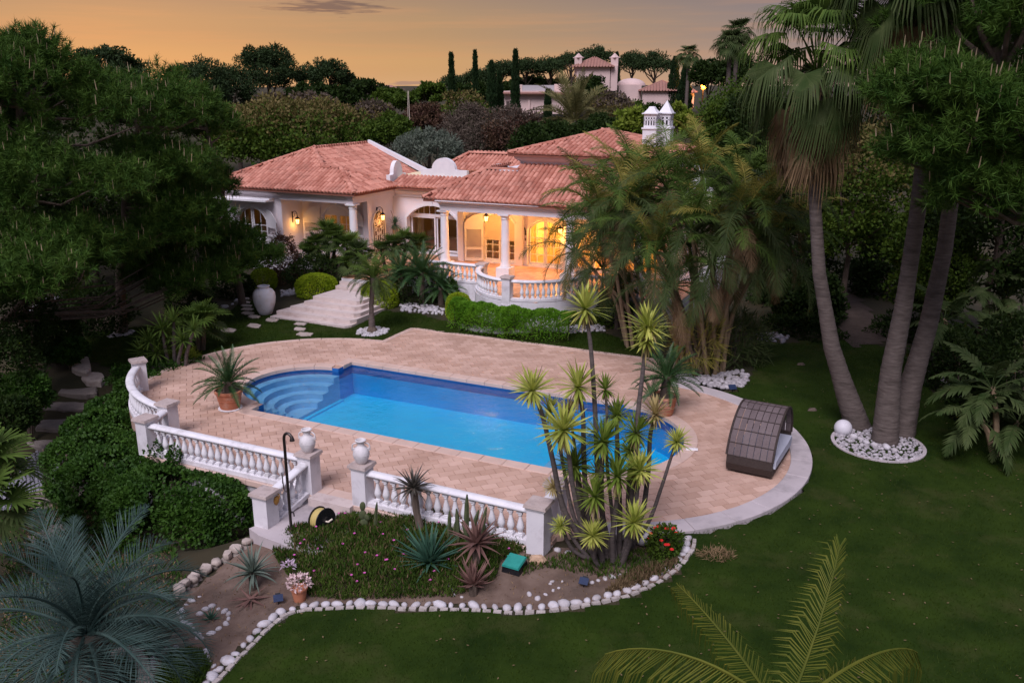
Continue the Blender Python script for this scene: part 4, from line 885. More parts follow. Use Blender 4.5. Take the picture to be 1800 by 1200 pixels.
# ---- lanterns
LGLASS = mat('lantern_glass', (1, .8, .5), None, emit=(1, .46, .09), es=9, rough=.3); LBULB = None
def lantern(name_loc, label, bracket, e=20, hang=0.0):
    """square tapered lantern; bracket = direction from wall (world) or None for a chain"""
    o = thing('lantern', label, 'lantern', name_loc, LANG, 'wrought iron lanterns on the villa')
    g = MB(); g.lathe([(.055, -.17), (.105, .06)], 6, cap=True); g.build('lantern_glass', LGLASS, o)
    f = MB()
    for i in range(6):
        a = math.pi * 2 * i / 6; f.tube([(.06 * math.cos(a), .06 * math.sin(a), -.18), (.112 * math.cos(a), .112 * math.sin(a), .07)], .009, 4)
    f.lathe([(.065, -.20), (.068, -.17)], 6); f.lathe([(.14, .062), (.13, .085), (.06, .16), (.025, .19), (.03, .22), (.0, .25)], 6, cap=False); f.build('lantern_frame', IRON, o)
    b = MB()
    if bracket is not None:
        bx_, by_ = bracket
        b.tube([(-bx_, -by_, -.12), (-bx_, -by_, .42)], .028, 6); b.tube([(-bx_, -by_, .30), (-bx_ * .8, -by_ * .8, .42), (-bx_ * .4, -by_ * .4, .45), (-bx_ * .08, -by_ * .08, .38), (0, 0, .25)], .016, 6); b.tube([(-bx_, -by_, .1), (-bx_ * .6, -by_ * .6, .2), (-bx_ * .45, -by_ * .45, .35)], .012, 6)
    else: b.tube([(0, 0, .25), (0, 0, .25 + hang)], .012, 5)
    b.build('bracket', IRON, o)
    d = bpy.data.lights.new('lantern_light', 'POINT'); l = bpy.data.objects.new('lantern_light', d); COL.objects.link(l); l.parent = o; l.location = (0, 0, -.24); d.energy = e; d.shadow_soft_size = .08; d.color = (1, .44, .09)
lantern(HW(-3.88, .75, 2.72), 'lit wall lantern on the left porch cheek above the fan palms', (.30, 0), 11)
lantern(HW(.36, 1.95, 3.02), 'lit wall lantern above the ornamental iron gate', (.34, 0), 11)
lantern(HW(6.35, 1.25, 3.42), 'hanging lantern glowing brightly in front of the roller blind', None, 170, .33)
lantern(HW(9.62, 2.05, 2.95), 'lit lantern between the two terrace doors, half behind palm leaves', (0, -.34), 75)
lantern(HW(12.1, 2.05, 2.95), 'lit lantern at the far end of the terrace behind the cane palms', (0, -.34), 60)
# ornamental gate leaning on the side wall
GATE = mat('gate_ivory', (.78, .68, .56), None, rough=.6)
gt = thing('iron_gate', 'ornamental arched gate panel of white scrollwork on the lamp lit wall', 'gate', HO, LANG)
mpG = frame_map((.06, 2.02, 0), (0, 1, 0), (1, 0, 0)); fr = MB(); hw = .55; zb, zs = 1.15, 2.55
def tubeg(mb, pts, r): mb.tube([mpG(s, .0, z) for s, z in pts], r, 5)
tubeg(fr, [(-hw, zb), (-hw, zs)] + [(-hw * math.cos(R(a)), zs + .72 * math.sin(R(a))) for a in range(10, 171, 16)] + [(hw, zs), (hw, zb)], .035); fr.build('frame', GATE, gt)
MB().add([mpG(s, -.035, z) for s, z in [(-hw + .02, zb), (hw - .02, zb), (hw - .02, zs)] + [(hw * math.cos(R(a)) * .97, zs + .70 * math.sin(R(a))) for a in range(10, 171, 16)] + [(-hw + .02, zs)]], [tuple(range(14))]).build('painted_opening', mat('opening_shade', (.20, .125, .075), (.15, .09, .055), 3, .8), gt)  # dark brown sheet added behind the scrollwork; its colour stands for the shaded opening
sc = MB()
for s in (-.38, -.19, 0, .19, .38): tubeg(sc, [(s, zb), (s, zs + (.1 if abs(s) > .3 else -.1))], .018)
def curl(cx, cz, r, a0, sgn, n=14): tubeg(sc, [(cx + sgn * r * (1 - .055 * i) * math.cos(R(a0 + i * 34)), cz + r * (1 - .055 * i) * math.sin(R(a0 + i * 34))) for i in range(n)], .022)
for z in (1.5, 1.95, 2.4): curl(-.28, z, .13, 0, 1); curl(.28, z, .13, 0, -1); curl(-.1, z + .2, .09, 90, 1); curl(.1, z + .2, .09, 90, -1)
for k in range(4): curl(0, 2.78, .24 - .05 * k, 90 * k, 1, 11)
curl(-.3, 2.72, .14, 40, 1); curl(.3, 2.72, .14, 40, -1); curl(0, 3.08, .1, 0, 1); sc.build('scrollwork', GATE, gt)
# ================================================================== PLANT BUILDERS
def ru(n):
    v = rng.normal(size=(n, 3)); return v / np.linalg.norm(v, axis=1, keepdims=True)
def unit(v): return v / np.maximum(1e-6, np.linalg.norm(v, axis=1, keepdims=True))
def leafq(c, d, l, w):
    n = ru(len(c)); s = unit(np.cross(d, n)) * (w[:, None] / 2 if hasattr(w, '__len__') else w / 2); l = l[:, None] if hasattr(l, '__len__') else l
    m = c + d * l * .45; return np.stack([c, m + s, c + d * l, m - s], 1)
def lumps(u, amt, k=3.0):
    ph = rng.uniform(0, 6.28, 6); return 1 + amt * (np.sin(u[:, 0] * k * 1.7 + ph[0]) * np.sin(u[:, 1] * k * 1.9 + ph[1]) + .7 * np.sin(u[:, 2] * k * 2.3 + ph[2] + u[:, 0] * k) + .5 * np.sin(u[:, 1] * k * 3.7 + ph[3]) * np.sin(u[:, 0] * k * 4.1 + ph[4]))
def bush_leaves(rad, n, l, w, lump=.10, shell=.22, zmin=-.45, out=.6):
    u = ru(int(n * 1.6)); u = u[u[:, 2] > zmin][:n]; f = (1 - shell * rng.random(len(u)) ** 1.3) * lumps(u, lump)
    c = u * np.array(rad) * f[:, None]; d = unit(u * out + ru(len(u)) * .8 + np.array([0, 0, .2])); return leafq(c, d, l * rng.uniform(.6, 1.3, len(u)), w * rng.uniform(.7, 1.2, len(u)))
def stems_mb(h, r, k=5, spread=.4):
    mb = MB()
    for i in range(k):
        a = 6.28 * i / k + random.random(); mb.tube([(0, 0, -.15), (spread * .4 * math.cos(a) * r, spread * .4 * math.sin(a) * r, h * .4), (spread * math.cos(a) * r, spread * math.sin(a) * r, h)], [.03, .022, .01], 5)
    return mb
def bush(label, c, rad, m, n=2500, l=.07, w=.045, name='bush', cat='bush', group=None, lump=.08, shell=.2, zmin=-.5, squash=0, out=.6):
    """c = centre of the foliage (world); rad = radii"""
    base = Vector((c[0], c[1], zg(c[0], c[1]) - .02)); o = thing(name, label, cat, base, random.uniform(0, 6), group); h = c[2] - base.z
    P = bush_leaves(rad, n, l, w, lump, shell, zmin, out)
    if squash: P[..., 2] = np.sign(P[..., 2]) * np.abs(P[..., 2] / rad[2]) ** squash * rad[2]
    P[..., 2] += h
    link(poly_np('foliage', P), 'foliage', m, o); stems_mb(max(.1, h), max(rad[0], rad[1]) * .9).build('stems', BARK, o); return o
def clump_pts(rad, n, zmin=-.35, lo=.45):
    u = ru(n * 3); u = u[u[:, 2] > zmin][:n]; f = lo + (1 - lo) * rng.random(len(u)) ** .55; return u * np.array(rad) * f[:, None], u
def trunk_mb(h, r, lean=(0, 0), k=7):
    pts = [(lean[0] * (i / k) ** 1.3 + random.uniform(-1, 1) * r * .5 * (i > 0), lean[1] * (i / k) ** 1.3 + random.uniform(-1, 1) * r * .5 * (i > 0), h * i / k - (.25 if i == 0 else 0)) for i in range(k + 1)]
    return pts, [r * (1.35 if i == 0 else 1 - .55 * i / k) for i in range(k + 1)]
def tree(label, base, c, rad, m, ncl=55, cr=None, nl=110, l=.22, w=.12, tr=.14, name='tree', cat='tree', group=None, limbs=9, zmin=-.4, lo=.45, m2=None, up=.25, fill=0):
    """c = crown centre (world), rad = crown radii; leaf clumps spread through the crown, limbs run to some of them"""
    base = Vector(base); o = thing(name, label, cat, base, 0, group); cc = np.array(Vector(c) - base); P, U = clump_pts(rad, ncl, zmin, lo)
    cr = cr or min(rad) * .36; k = len(P); q = ru(k * nl); cl = np.repeat(P, nl, 0); cs = np.repeat(rng.uniform(.65, 1.25, k), nl)
    rr = (rng.random(k * nl) ** .45 * cr * cs)[:, None]; pos = cc + cl + q * rr * np.array([1, 1, .75]); d = unit(q * .6 + ru(k * nl) * .8 + np.array([0, 0, up]))
    Q = leafq(pos, d, l * rng.uniform(.6, 1.3, k * nl), w * rng.uniform(.7, 1.3, k * nl))
    if m2 is not None:
        hi = (pos[:, 2] - cc[2]) / rad[2] + rng.normal(0, .35, len(pos)) > .55; link(poly_np('new_growth', Q[hi]), 'new_growth', m2, o); Q = Q[~hi]
    link(poly_np('crown', Q), 'crown', m, o)
    pts, rads = trunk_mb(max(.4, cc[2] - rad[2] * .25), tr, (cc[0], cc[1])); MB().tube(pts, rads, 8).build('trunk', BARK, o, 60)
    lb = MB(); top = Vector(pts[-1]); mid = Vector(pts[max(2, len(pts) // 2)])
    for i in range(min(limbs, k)):
        e = Vector(cc + P[i]); s = mid.lerp(top, random.random()); b = s.lerp(e, .5) + Vector((0, 0, -.08 * (e - s).length)); lb.tube([s, b, e], [tr * .42, tr * .3, tr * .12], 5)
    if limbs: lb.build('limbs', BARK, o)
    return o
def needles(cent, ax, nn, l, w, spread=.9, along=.3):
    """needle tufts: cent (k,3) shoot bases, ax (k,3) shoot axes"""
    k = len(cent); c = np.repeat(cent, nn, 0); a = np.repeat(ax, nn, 0); s = rng.random(k * nn)[:, None]
    d = unit(a * (.35 + .5 * s) + ru(k * nn) * spread); p = c + a * s * along; e = p + d * l * rng.uniform(.75, 1.15, (k * nn, 1)); sd = unit(np.cross(d, ru(k * nn))) * w / 2
    return np.stack([p - sd, p + sd, e], 1)
def pine(label, base, ells, m, per=120, shoots=7, nn=16, l=.26, w=.026, tr=.2, group=None, candles=True, name='pine_tree', cr=.40, along=.30, zmin=-.55):
    """crown of needle tufts grouped on branch ends; ells = [(world centre, radii)]"""
    base = Vector(base); o = thing(name, label, 'pine tree', base, 0, group); lb = MB(); allc = []; alla = []; top = max((Vector(c) - base).z + r[2] for c, r in ells)
    cen = Vector((0, 0, 0)); el2 = []
    for c, r in ells:
        for q in range(7):
            u = ru(1)[0]; u[2] = abs(u[2]) * .9 - .35; u /= np.linalg.norm(u); k_ = random.uniform(.34, .52); el2.append((Vector(c) + Vector(u * np.array(r) * random.uniform(.55, .78)), tuple(v * k_ for v in r)))
    per = max(12, per // 7 + 4)
    for c, r in ells: cen += (Vector(c) - base) / len(ells)
    pts, rads = trunk_mb(top * .86, tr, (cen.x * 1.0, cen.y)); MB().tube(pts, rads, 9).build('trunk', BARK, o, 60)
    for c, r in el2:
        cc = np.array(Vector(c) - base); P, U = clump_pts(r, per, -.5, .7); P = cc + P
        for i in range(0, per, 14):
            e = Vector(P[i]); f = min(.95, max(.15, (e.z - .5) / (top * .86))); j = f * (len(pts) - 1); s = Vector(pts[int(j)]).lerp(Vector(pts[min(len(pts) - 1, int(j) + 1)]), j - int(j)); mdl = s.lerp(e, .55) - Vector((0, 0, .1 * (e - s).length)); lb.tube([s, mdl, e], [tr * .35, tr * .22, .02], 5)
        q = ru(per * shoots); pos = np.repeat(P, shoots, 0) + q * (rng.random((per * shoots, 1)) ** .5) * cr * np.array([1, 1, .8]); ax = unit(np.repeat(U, shoots, 0) * .5 + q * .55 + np.array([0, 0, .75])); allc.append(pos); alla.append(ax)
    C_ = np.concatenate(allc); A_ = np.concatenate(alla); link(poly_np('crown', needles(C_, A_, nn, l, w, .85, along)), 'crown', m, o); lb.build('limbs', BARK, o)
    if candles:
        k = (rng.random(len(C_)) < .16) & (A_[:, 2] > .35); cc = C_[k] + A_[k] * along; n = len(cc); d = unit(A_[k] * .3 + np.array([0, 0, 1])); h = rng.uniform(.14, .34, (n, 1)); s = unit(np.cross(d, ru(n))) * .016
        link(poly_np('candles', np.concatenate([np.stack([cc - s, cc + s, cc + d * h + s * .4, cc + d * h - s * .4], 1)])), 'candles', CANDLE, o, kind='stuff')
    return o
# ---- palm fronds (mesh along +X; shared by copies)
def frond_mesh(Ln, a0, bend, n, ll, lw, vee=25, drop=.25, rr=.02, st=.16, prof=lambda t: math.sin(math.pi * min(1, .18 + .82 * t)) ** .7, ang=(72, 32), twist=0.0, jit=.08):
    mb = MB(); k = 14; pts = []; p = Vector((0, 0, 0))
    def A(t): return R(a0) - R(bend) * t ** 1.25
    for i in range(k + 1):
        pts.append(p.copy()); t = (i + .5) / k; p += Vector((math.cos(A(t)), 0, math.sin(A(t)))) * (Ln / k)
    mb.tube(pts, [rr * (1 - .85 * i / k) + .003 for i in range(k + 1)], 5)
    for i in range(n):
        t = st + (1 - st) * (i + .5) / n; j = t * k; b = pts[min(int(j), k - 1)].lerp(pts[min(int(j) + 1, k)], j - int(j)); a = A(t); fw = Vector((math.cos(a), 0, math.sin(a))); up = Vector((-math.sin(a), 0, math.cos(a)))
        l = ll * max(.15, prof((t - st) / (1 - st))); g = R(ang[0] + (ang[1] - ang[0]) * t)
        for sgn in (1, -1):
            gv = g + random.uniform(-jit, jit) * 1.3; ve = R(vee) + random.uniform(-jit, jit) * 2.2; sd = Vector((0, sgn, 0)); d = (fw * math.cos(gv) + (sd * math.cos(ve) + up * math.sin(ve)) * math.sin(gv)).normalized()
            l2 = l * random.uniform(.80, 1.10); m_ = b + d * l2 * .5 - Vector((0, 0, drop * .27 * l2)); e = b + d * l2 * (1 - .25 * drop) - Vector((0, 0, drop * l2)); wv = fw * (lw * .5) if abs(d.dot(fw)) < .95 else sd * lw * .5
            o = len(mb.v); mb.v += [tuple(b - wv * .7), tuple(b + wv * .7), tuple(m_ + wv), tuple(m_ - wv), tuple(e)]; mb.f += [(o, o + 1, o + 2, o + 3), (o + 3, o + 2, o + 4)]
    return mb.mesh('frond')
def fan_mesh(pet, Rd, nseg, a0, droop=.3, spread=230, w=.06, fold=.25, thread=.0):
    """costapalmate leaf: petiole along +X rising at a0, blade of narrow segments, tips drooping"""
    mb = MB(); a = R(a0); fw = Vector((math.cos(a), 0, math.sin(a))); h = fw * pet; mid = h * .5 + Vector((0, 0, .06 * pet)); mb.tube([(0, 0, 0), mid, h], [.022, .016, .012], 5)
    tilt = a - R(38); bf = Vector((math.cos(tilt), 0, math.sin(tilt))); bu = Vector((-math.sin(tilt), 0, math.cos(tilt)))
    for i in range(nseg):
        q = R(-spread / 2 + spread * (i + .5) / nseg); d = (bf * math.cos(q) + Vector((0, 1, 0)) * math.sin(q) + bu * (fold * abs(math.sin(q)))).normalized(); l = Rd * (1 - .28 * (abs(q) / R(spread / 2)) ** 2) * random.uniform(.93, 1.05)
        sd = d.cross(bu).normalized() * (w / 2); p1 = h + d * l * .55; dd = droop * random.uniform(.7, 1.3); p2 = h + d * l * (.92 - .2 * dd) - Vector((0, 0, l * .42 * dd)); p3 = p2 + d * l * .08 * (1 - dd) - Vector((0, 0, l * (.1 + .28 * dd)))
        o = len(mb.v); mb.v += [tuple(v) for v in (h - sd * .25, h + sd * .25, p1 + sd, p1 - sd, p2 + sd * .55, p2 - sd * .55, p3)]; mb.f += [(o, o + 1, o + 2, o + 3), (o + 3, o + 2, o + 4, o + 5), (o + 5, o + 4, o + 6)]
    return mb.mesh('frond')
def rosette_mb(n, Ln, w, lo=-15, hi=85, curve=25, thick=0.0, jit=.12, mb=None, c=(0, 0, 0), kink=0.0, seg=3):
    """spirally set sword leaves from the origin; elevation runs hi (centre) -> lo (outside)"""
    mb = mb or MB(); c = Vector(c)
    for i in range(n):
        t = (i + .5) / n; az = i * 2.39996 + random.uniform(-.15, .15); e0 = hi + (lo - hi) * t ** .85 + random.uniform(-6, 6); l = Ln * (.62 + .38 * math.sin(math.pi * min(1, .25 + .7 * t))) * random.uniform(1 - jit, 1 + jit)
        ca, sa = math.cos(az), math.sin(az); sd = Vector((-sa, ca, 0)); p = c.copy(); o = len(mb.v)
        for j in range(seg + 1):
            f = j / seg; ww = w * (.55 + .45 * math.sin(math.pi * min(1, .15 + f * .75))) * (1 if j < seg else .04); e = R(e0 - curve * f * f - (kink if f > .7 else 0)); up = Vector((-math.sin(e) * ca, -math.sin(e) * sa, math.cos(e)))
            if thick: mb.v += [tuple(p - sd * ww / 2 + up * thick * (1 - f)), tuple(p - up * thick * (1 - f) * .6), tuple(p + sd * ww / 2 + up * thick * (1 - f))]
            else: mb.v += [tuple(p - sd * ww / 2), tuple(p + sd * ww / 2)]
            p = p + Vector((math.cos(e) * ca, math.cos(e) * sa, math.sin(e))) * (l / seg)
        for j in range(seg):
            if thick: a = o + 3 * j; mb.f += [(a, a + 1, a + 4, a + 3), (a + 1, a + 2, a + 5, a + 4)]
            else: a = o + 2 * j; mb.f += [(a, a + 1, a + 3, a + 2)]
    return mb
def place_fronds(parent, c, meshes, mats, n, e_of=None, sc=1.0, name='frond', az0=0.0, jit=.12, tilt=.0):
    """golden-angle crown: meshes listed from the most upright to the lowest"""
    for i in range(n):
        t = (i + .5) / n; k = min(len(meshes) - 1, int(t * len(meshes))); az = az0 + i * 2.39996 + random.uniform(-.25, .25); s = sc * random.uniform(1 - jit, 1 + jit)
        me = meshes[k]; mm = mats[k] if isinstance(mats, (list, tuple)) else mats
        if me.materials and me.materials[0] != mm: me = me.copy(); me.materials.clear(); meshes[k] = me
        link(me, name, mm, parent, loc=(c[0] + .04 * math.cos(az), c[1] + .04 * math.sin(az), c[2] - .10 * t), rot=(random.uniform(-.25, .25) + tilt, random.uniform(-.12, .12), az), scale=s)
def ringed(pts, rad, m, parent, name='trunk', n=12):
    P = resample(pts, .12); k = len(P); R_ = [rad[0] + (rad[1] - rad[0]) * (i / (k - 1)) ** .7 for i in range(k)] if len(rad) == 2 else np.interp(np.linspace(0, 1, k), np.linspace(0, 1, len(rad)), rad)
    return MB().tube(P, [r * (1 + .035 * (i % 2)) for i, r in enumerate(R_)], n).build(name, m, parent, 60)
def px(x, ytop, ybot, hw, Y):
    c = D(x, (ytop + ybot) / 2, Y); t = D(x, ytop, Y).z; b = D(x, ybot, Y).z; return c, (hw * Y / 1574, hw * Y / 1574, max(.3, (t - b) / 2))
def ptree(label, x, ytop, ybot, hw, Y, m, **kw):
    c, r = px(x, ytop, ybot, hw, Y); g = zg(c.x, c.y)
    if kw.pop('depth', None): r = (r[0], r[0] * .7, r[2])
    return tree(label, (c.x, c.y, g), c, r, m, **kw)
# ================================================================== BACKGROUND: hill, far villa, skyline trees
TB = 'trees on the hill behind the villa'
def umb(label, x, yt, yb, hw, Y, **kw): return ptree(label, x, yt, yb, hw, Y, PINED, **{**dict(ncl=46, nl=150, l=.30, w=.10, tr=.20, cat='pine tree', name='pine_tree', zmin=-.3, lo=.5, limbs=12, group=TB, cr=None), **kw})
umb('tall round pine on the left skyline, the highest against the orange sky', 470, 82, 166, 52, 85, ncl=70, nl=190, zmin=-.8, lo=.35)
umb('smaller rounded pine right of the tallest skyline pine', 578, 104, 160, 28, 85, ncl=34, zmin=-.6)
umb('narrow dark pine squeezed between the two round skyline pines', 534, 116, 185, 24, 88, ncl=34, zmin=-.9)
umb('little tuft topped pine at the right end of the dark left skyline', 612, 124, 172, 12, 86, ncl=14)
umb('broad dark pine breaking the skyline left of the tallest pine', 350, 106, 200, 52, 76, ncl=70, zmin=-.9)
umb('low dark pine just left of the tallest skyline pine', 410, 120, 200, 36, 80, ncl=46, zmin=-.9)
umb('flat topped dark pine behind the big left pines', 190, 86, 170, 62, 58, ncl=80, zmin=-.9, l=.24)
umb('dark pine at the far left edge of the skyline', 40, 60, 160, 60, 56, ncl=80, zmin=-.9, l=.24)
umb('dark pine filling the gap behind the left pine group', 290, 150, 235, 60, 66, ncl=80, zmin=-.9)
ptree('dark bushy tree under the two round skyline pines', 560, 150, 200, 70, 80, BROADD, ncl=70, nl=110, l=.32, w=.2, group=TB)
ptree('grey green wooded clump on the skyline left of the distant roofs', 640, 142, 200, 44, 96, BROADD, ncl=60, nl=110, l=.36, w=.22, group=TB)
ptree('low clump of trees in front of the distant roofs on the skyline', 690, 158, 205, 44, 92, BROAD, ncl=50, nl=110, l=.34, w=.2, group=TB)
ptree('green rounded tree right of the skyline gap', 757, 147, 190, 34, 98, BROAD, ncl=44, nl=110, l=.34, w=.2, group=TB)
ptree('great dome shaped evergreen rising behind the left wing roof', 508, 182, 300, 136, 58, BROAD, ncl=210, nl=170, l=.24, w=.15, tr=.3, cr=1.05, m2=RUSTY, lo=.7, zmin=-.5, group=TB)
ptree('rust tinged tree band peeping over the dome shaped evergreen', 520, 166, 215, 92, 66, RUSTY, ncl=80, nl=110, l=.24, w=.15, m2=GREYB, group=TB)
ptree('brown leaved shrub right of the dome shaped evergreen', 655, 180, 245, 42, 68, RUSTY, ncl=50, nl=110, l=.22, w=.13, m2=GREYB, group=TB)
ptree('dark red shrub in front of the thin white pole', 745, 183, 250, 36, 66, REDB, ncl=50, nl=110, l=.22, w=.13, group=TB)
ptree('mid green shrub below the brown one behind the left roof', 690, 202, 275, 46, 57, BROAD, ncl=60, nl=120, l=.2, w=.13, group=TB)
ptree('silvery olive tree behind the scrolled parapet', 754, 229, 300, 62, 52, OLIVE, ncl=90, nl=110, l=.17, w=.07, up=.5, group=TB)
ptree('yellowish green tree between two slim cypresses', 812, 165, 240, 42, 72, BROAD, ncl=56, nl=110, l=.24, w=.15, m2=RUSTY, group=TB)
ptree('bare grey brown thicket left of the date palm', 835, 188, 285, 66, 62, GREYB, ncl=110, nl=90, l=.22, w=.07, limbs=30, group=TB)
ptree('dark reddish thicket below the far villa', 905, 192, 290, 58, 60, REDB, ncl=90, nl=100, l=.22, w=.09, limbs=24, m2=GREYB, group=TB)
ptree('dark tree mass behind the middle of the house roof', 960, 215, 300, 60, 57, BROADD, ncl=90, nl=100, l=.22, w=.13, group=TB)
ptree('brownish shrub to the right of the date palm', 1075, 168, 235, 40, 64, RUSTY, ncl=50, nl=110, l=.22, w=.14, m2=GREYB, group=TB)
ptree('dark green tree in front of the far villa entrance', 1040, 136, 200, 28, 84, BROADD, ncl=40, nl=110, l=.28, w=.16, group=TB)
ptree('green tree below the low roofed wing of the far villa', 1120, 182, 240, 36, 66, BROAD, ncl=56, nl=110, l=.22, w=.15, group=TB)
ptree('dark hedge like tree left of the twin chimney', 1060, 205, 262, 52, 56, BROADD, ncl=60, nl=110, l=.2, w=.13, group=TB)
ptree('lime green leaved tree beside the twin chimney', 1112, 188, 262, 26, 54, YELG, ncl=34, nl=70, l=.26, w=.16, limbs=12, group=TB)
ptree('lime green sapling just right of the twin chimney', 1196, 182, 262, 20, 54, YELG, ncl=26, nl=70, l=.26, w=.16, limbs=10, group=TB)
ptree('dark bushy tree right of the far villa', 1165, 184, 235, 36, 66, BROADD, ncl=46, nl=110, l=.22, w=.14, group=TB)
ptree('big dark green tree filling the slope right of the chimney', 1300, 150, 310, 72, 48, BROAD, ncl=150, nl=130, l=.17, w=.11, group=TB, zmin=-.8)
ptree('tall dark tree left of the fan palm crown', 1330, 150, 320, 62, 46, BROADD, ncl=110, nl=120, l=.17, w=.11, group=TB, zmin=-.8)
ptree('dark round tree on the skyline beside the little palm', 1246, 108, 165, 34, 90, BROADD, ncl=46, nl=110, l=.3, w=.18, group=TB)
ptree('dark tree on the skyline behind the far washingtonia', 1300, 96, 170, 40, 88, BROADD, ncl=46, nl=110, l=.3, w=.18, group=TB)
# row of umbrella pines behind the far villa
for i, (x, yt, yb, hw, Y, lab) in enumerate([(800, 138, 158, 22, 130, 'at the left end of its row'), (838, 128, 152, 24, 128, 'second from the left in its row, above the cypresses'), (880, 112, 142, 26, 126, 'third in its row, left of the tallest cypress'), (925, 108, 138, 30, 128, 'just right of the tallest cypress'), (968, 106, 134, 28, 127, 'midway along its row'), (1005, 96, 126, 28, 128, 'left of the far tower'), (1042, 86, 118, 34, 130, 'right behind the far tower roof, highest of its row'), (1112, 99, 128, 24, 124, 'right of the far tower chimney'), (1152, 96, 134, 32, 122, 'broad crowned, right of the far tower')]):
    c, r = px(x, yt, yb, hw, Y); g = zg(c.x, c.y); tree('umbrella pine ' + lab, (c.x, c.y, g), c, r, PINED, ncl=34, nl=130, l=.34, w=.13, tr=.22, name='umbrella_pine', cat='pine tree', group='umbrella pines behind the far villa', zmin=-.2, limbs=14, cr=1.0)
ptree('low dark wood behind the far villa tower', 930, 138, 175, 120, 134, BROADD, ncl=110, nl=90, l=.4, w=.25, group=TB, depth=1)
ptree('low dark wood below the umbrella pines left of the villa', 850, 146, 190, 70, 120, BROADD, ncl=80, nl=90, l=.4, w=.25, group=TB, depth=1)
def cypress(label, x, yt, yb, hw, Y):
    t = D(x, yt, Y); g = zg(t.x, t.y); h = t.z - g; r = hw * Y / 1574; o = thing('cypress', label, 'cypress', (t.x, t.y, g), 0, 'slim dark cypresses behind the villa'); n = 5200
    f = rng.random(n); prof = np.where(f < .12, f / .12 * .85, np.clip((1 - f) / .88, 0, 1) ** .55) * (1 + .12 * np.sin(f * 40 + rng.random(n))); a = rng.random(n) * 6.283; rr = r * prof * (.6 + .4 * rng.random(n) ** .5)
    p = np.c_[np.cos(a) * rr, np.sin(a) * rr, .3 + f * (h - .35)]; d = unit(np.c_[np.cos(a) * .35, np.sin(a) * .35, np.ones(n)] + ru(n) * .3); link(poly_np('crown', leafq(p, d, .35 * rng.uniform(.6, 1.2, n), .11)), 'crown', CYPR, o); MB().tube([(0, 0, -.2), (0, 0, h * .5), (0, 0, h * .92)], [r * .3, r * .2, .03], 6).build('trunk', BARK, o)
for q in [('thin cypress, leftmost of the group behind the villa', 793, 96, 8, 72), ('thin short cypress second from the left behind the villa', 835, 92, 6.5, 80), ('bushy cypress between the thin ones, lower than its neighbours', 864, 110, 12, 78), ('low stubby cypress beside the far villa terrace', 878, 128, 10, 80), ('tallest cypress standing before the far villa terrace', 906, 90, 10, 74), ('dark cypress directly right of the far tower', 1085, 94, 8, 118), ('broad cypress, left of the pair by the little skyline palm', 1187, 102, 13, 104), ('broad cypress, right of the pair by the little skyline palm', 1206, 112, 14, 102), ('short cypress in front of the far villa columns', 963, 160, 9, 82)]: cypress(q[0], q[1], q[2], 0, q[3], q[4])
# ---- the far villa
FVY = 104.0
def fx(x, y, Y=FVY): return D(x, y, Y)
ft = fx(1045, 150); fv = thing('hill_villa', 'distant pale pink villa with a square tower on the hilltop', 'villa', (ft.x, ft.y, zg(ft.x, ft.y)), R(-8))
FW = mat('far_wall', (.66, .50, .46), (.58, .44, .41), .6, .9); FR_ = mat('far_roof', (.30, .15, .115), (.38, .21, .17), 2.5, .9, island=.5)
def fl(x, y, Y=FVY): p = fx(x, y, Y) - Vector(fv.location); a = R(8); return Vector((p.x * math.cos(a) - p.y * math.sin(a), p.x * math.sin(a) + p.y * math.cos(a), p.z))
def fbox(x0, y0, x1, y1, dep, name='wall', m=None, dy=0):
    a, b = fl(x0, y1), fl(x1, y0); MB().box((a.x, a.y + dy, a.z), (b.x, a.y + dy + dep, b.z)).build(name, m or FW, fv)
def fhip(x0, y, x1, dep, h, ov=.5, dy=0, tsp=.34):
    a, b = fl(x0, y), fl(x1, y); r_ = bpy.data.objects.new('roof', None); COL.objects.link(r_); r_.parent = fv; w = b.x - a.x
    x0_, x1_, y0_, y1_, z = a.x - ov, b.x + ov, a.y - ov + dy, a.y + dep + ov + dy, a.z; hd = min((x1_ - x0_), (y1_ - y0_)) / 2; c0, c1 = Vector((x0_ + hd, (y0_ + y1_) / 2, z + h)), Vector((x1_ - hd, (y0_ + y1_) / 2, z + h))
    q = [Vector((x0_, y0_, z)), Vector((x1_, y0_, z)), Vector((x1_, y1_, z)), Vector((x0_, y1_, z))]; mb = MB(); mb.add(q + [c0, c1], [(0, 1, 5, 4), (1, 2, 5), (2, 3, 4, 5), (3, 0, 4), (3, 2, 1, 0)]); mb.build('roof_slope', FR_, r_)
    rb = MB()      # tile rolls as real ribs running up the slopes
    for (p, q_, t0, t1) in ((q[0], q[1], c0, c1), (q[1], q[2], c1, c1), (q[3], q[0], c0, c0)):
        n = max(3, int((q_ - p).length / tsp))
        for i in range(1, n):
            s = p.lerp(q_, i / n); e = (q_ - p).normalized(); up = (t0 - p) - e * (t0 - p).dot(e); f = min(1, (s - p).length / max(.01, (t0 - p).dot(e)), (q_ - s).length / max(.01, (q_ - t1).dot(e))); rb.tube([s + Vector((0, 0, .03)), s + up * f + Vector((0, 0, .03))], .085, 4, False)
    rb.build('tile_rolls', FR_, r_, kind='stuff')
fbox(1013, 118, 1073, 160, 5.0); fhip(1013, 118, 1073, 5.0, 1.15)
for x, s in ((1016, 0), (1080, 0)):
    a = fl(x, 112); MB().box((a.x - .42, a.y + .3, a.z - 1.2), (a.x + .42, a.y + 1.1, a.z + .6)).lathe([(.62, .60), (.66, .68), (.45, .75), (.05, 1.15)], 4, (a.x, a.y + .7, a.z)).build('chimney', FW, fv)
fbox(1073, 116, 1086, 160, 1.5, dy=-.4)
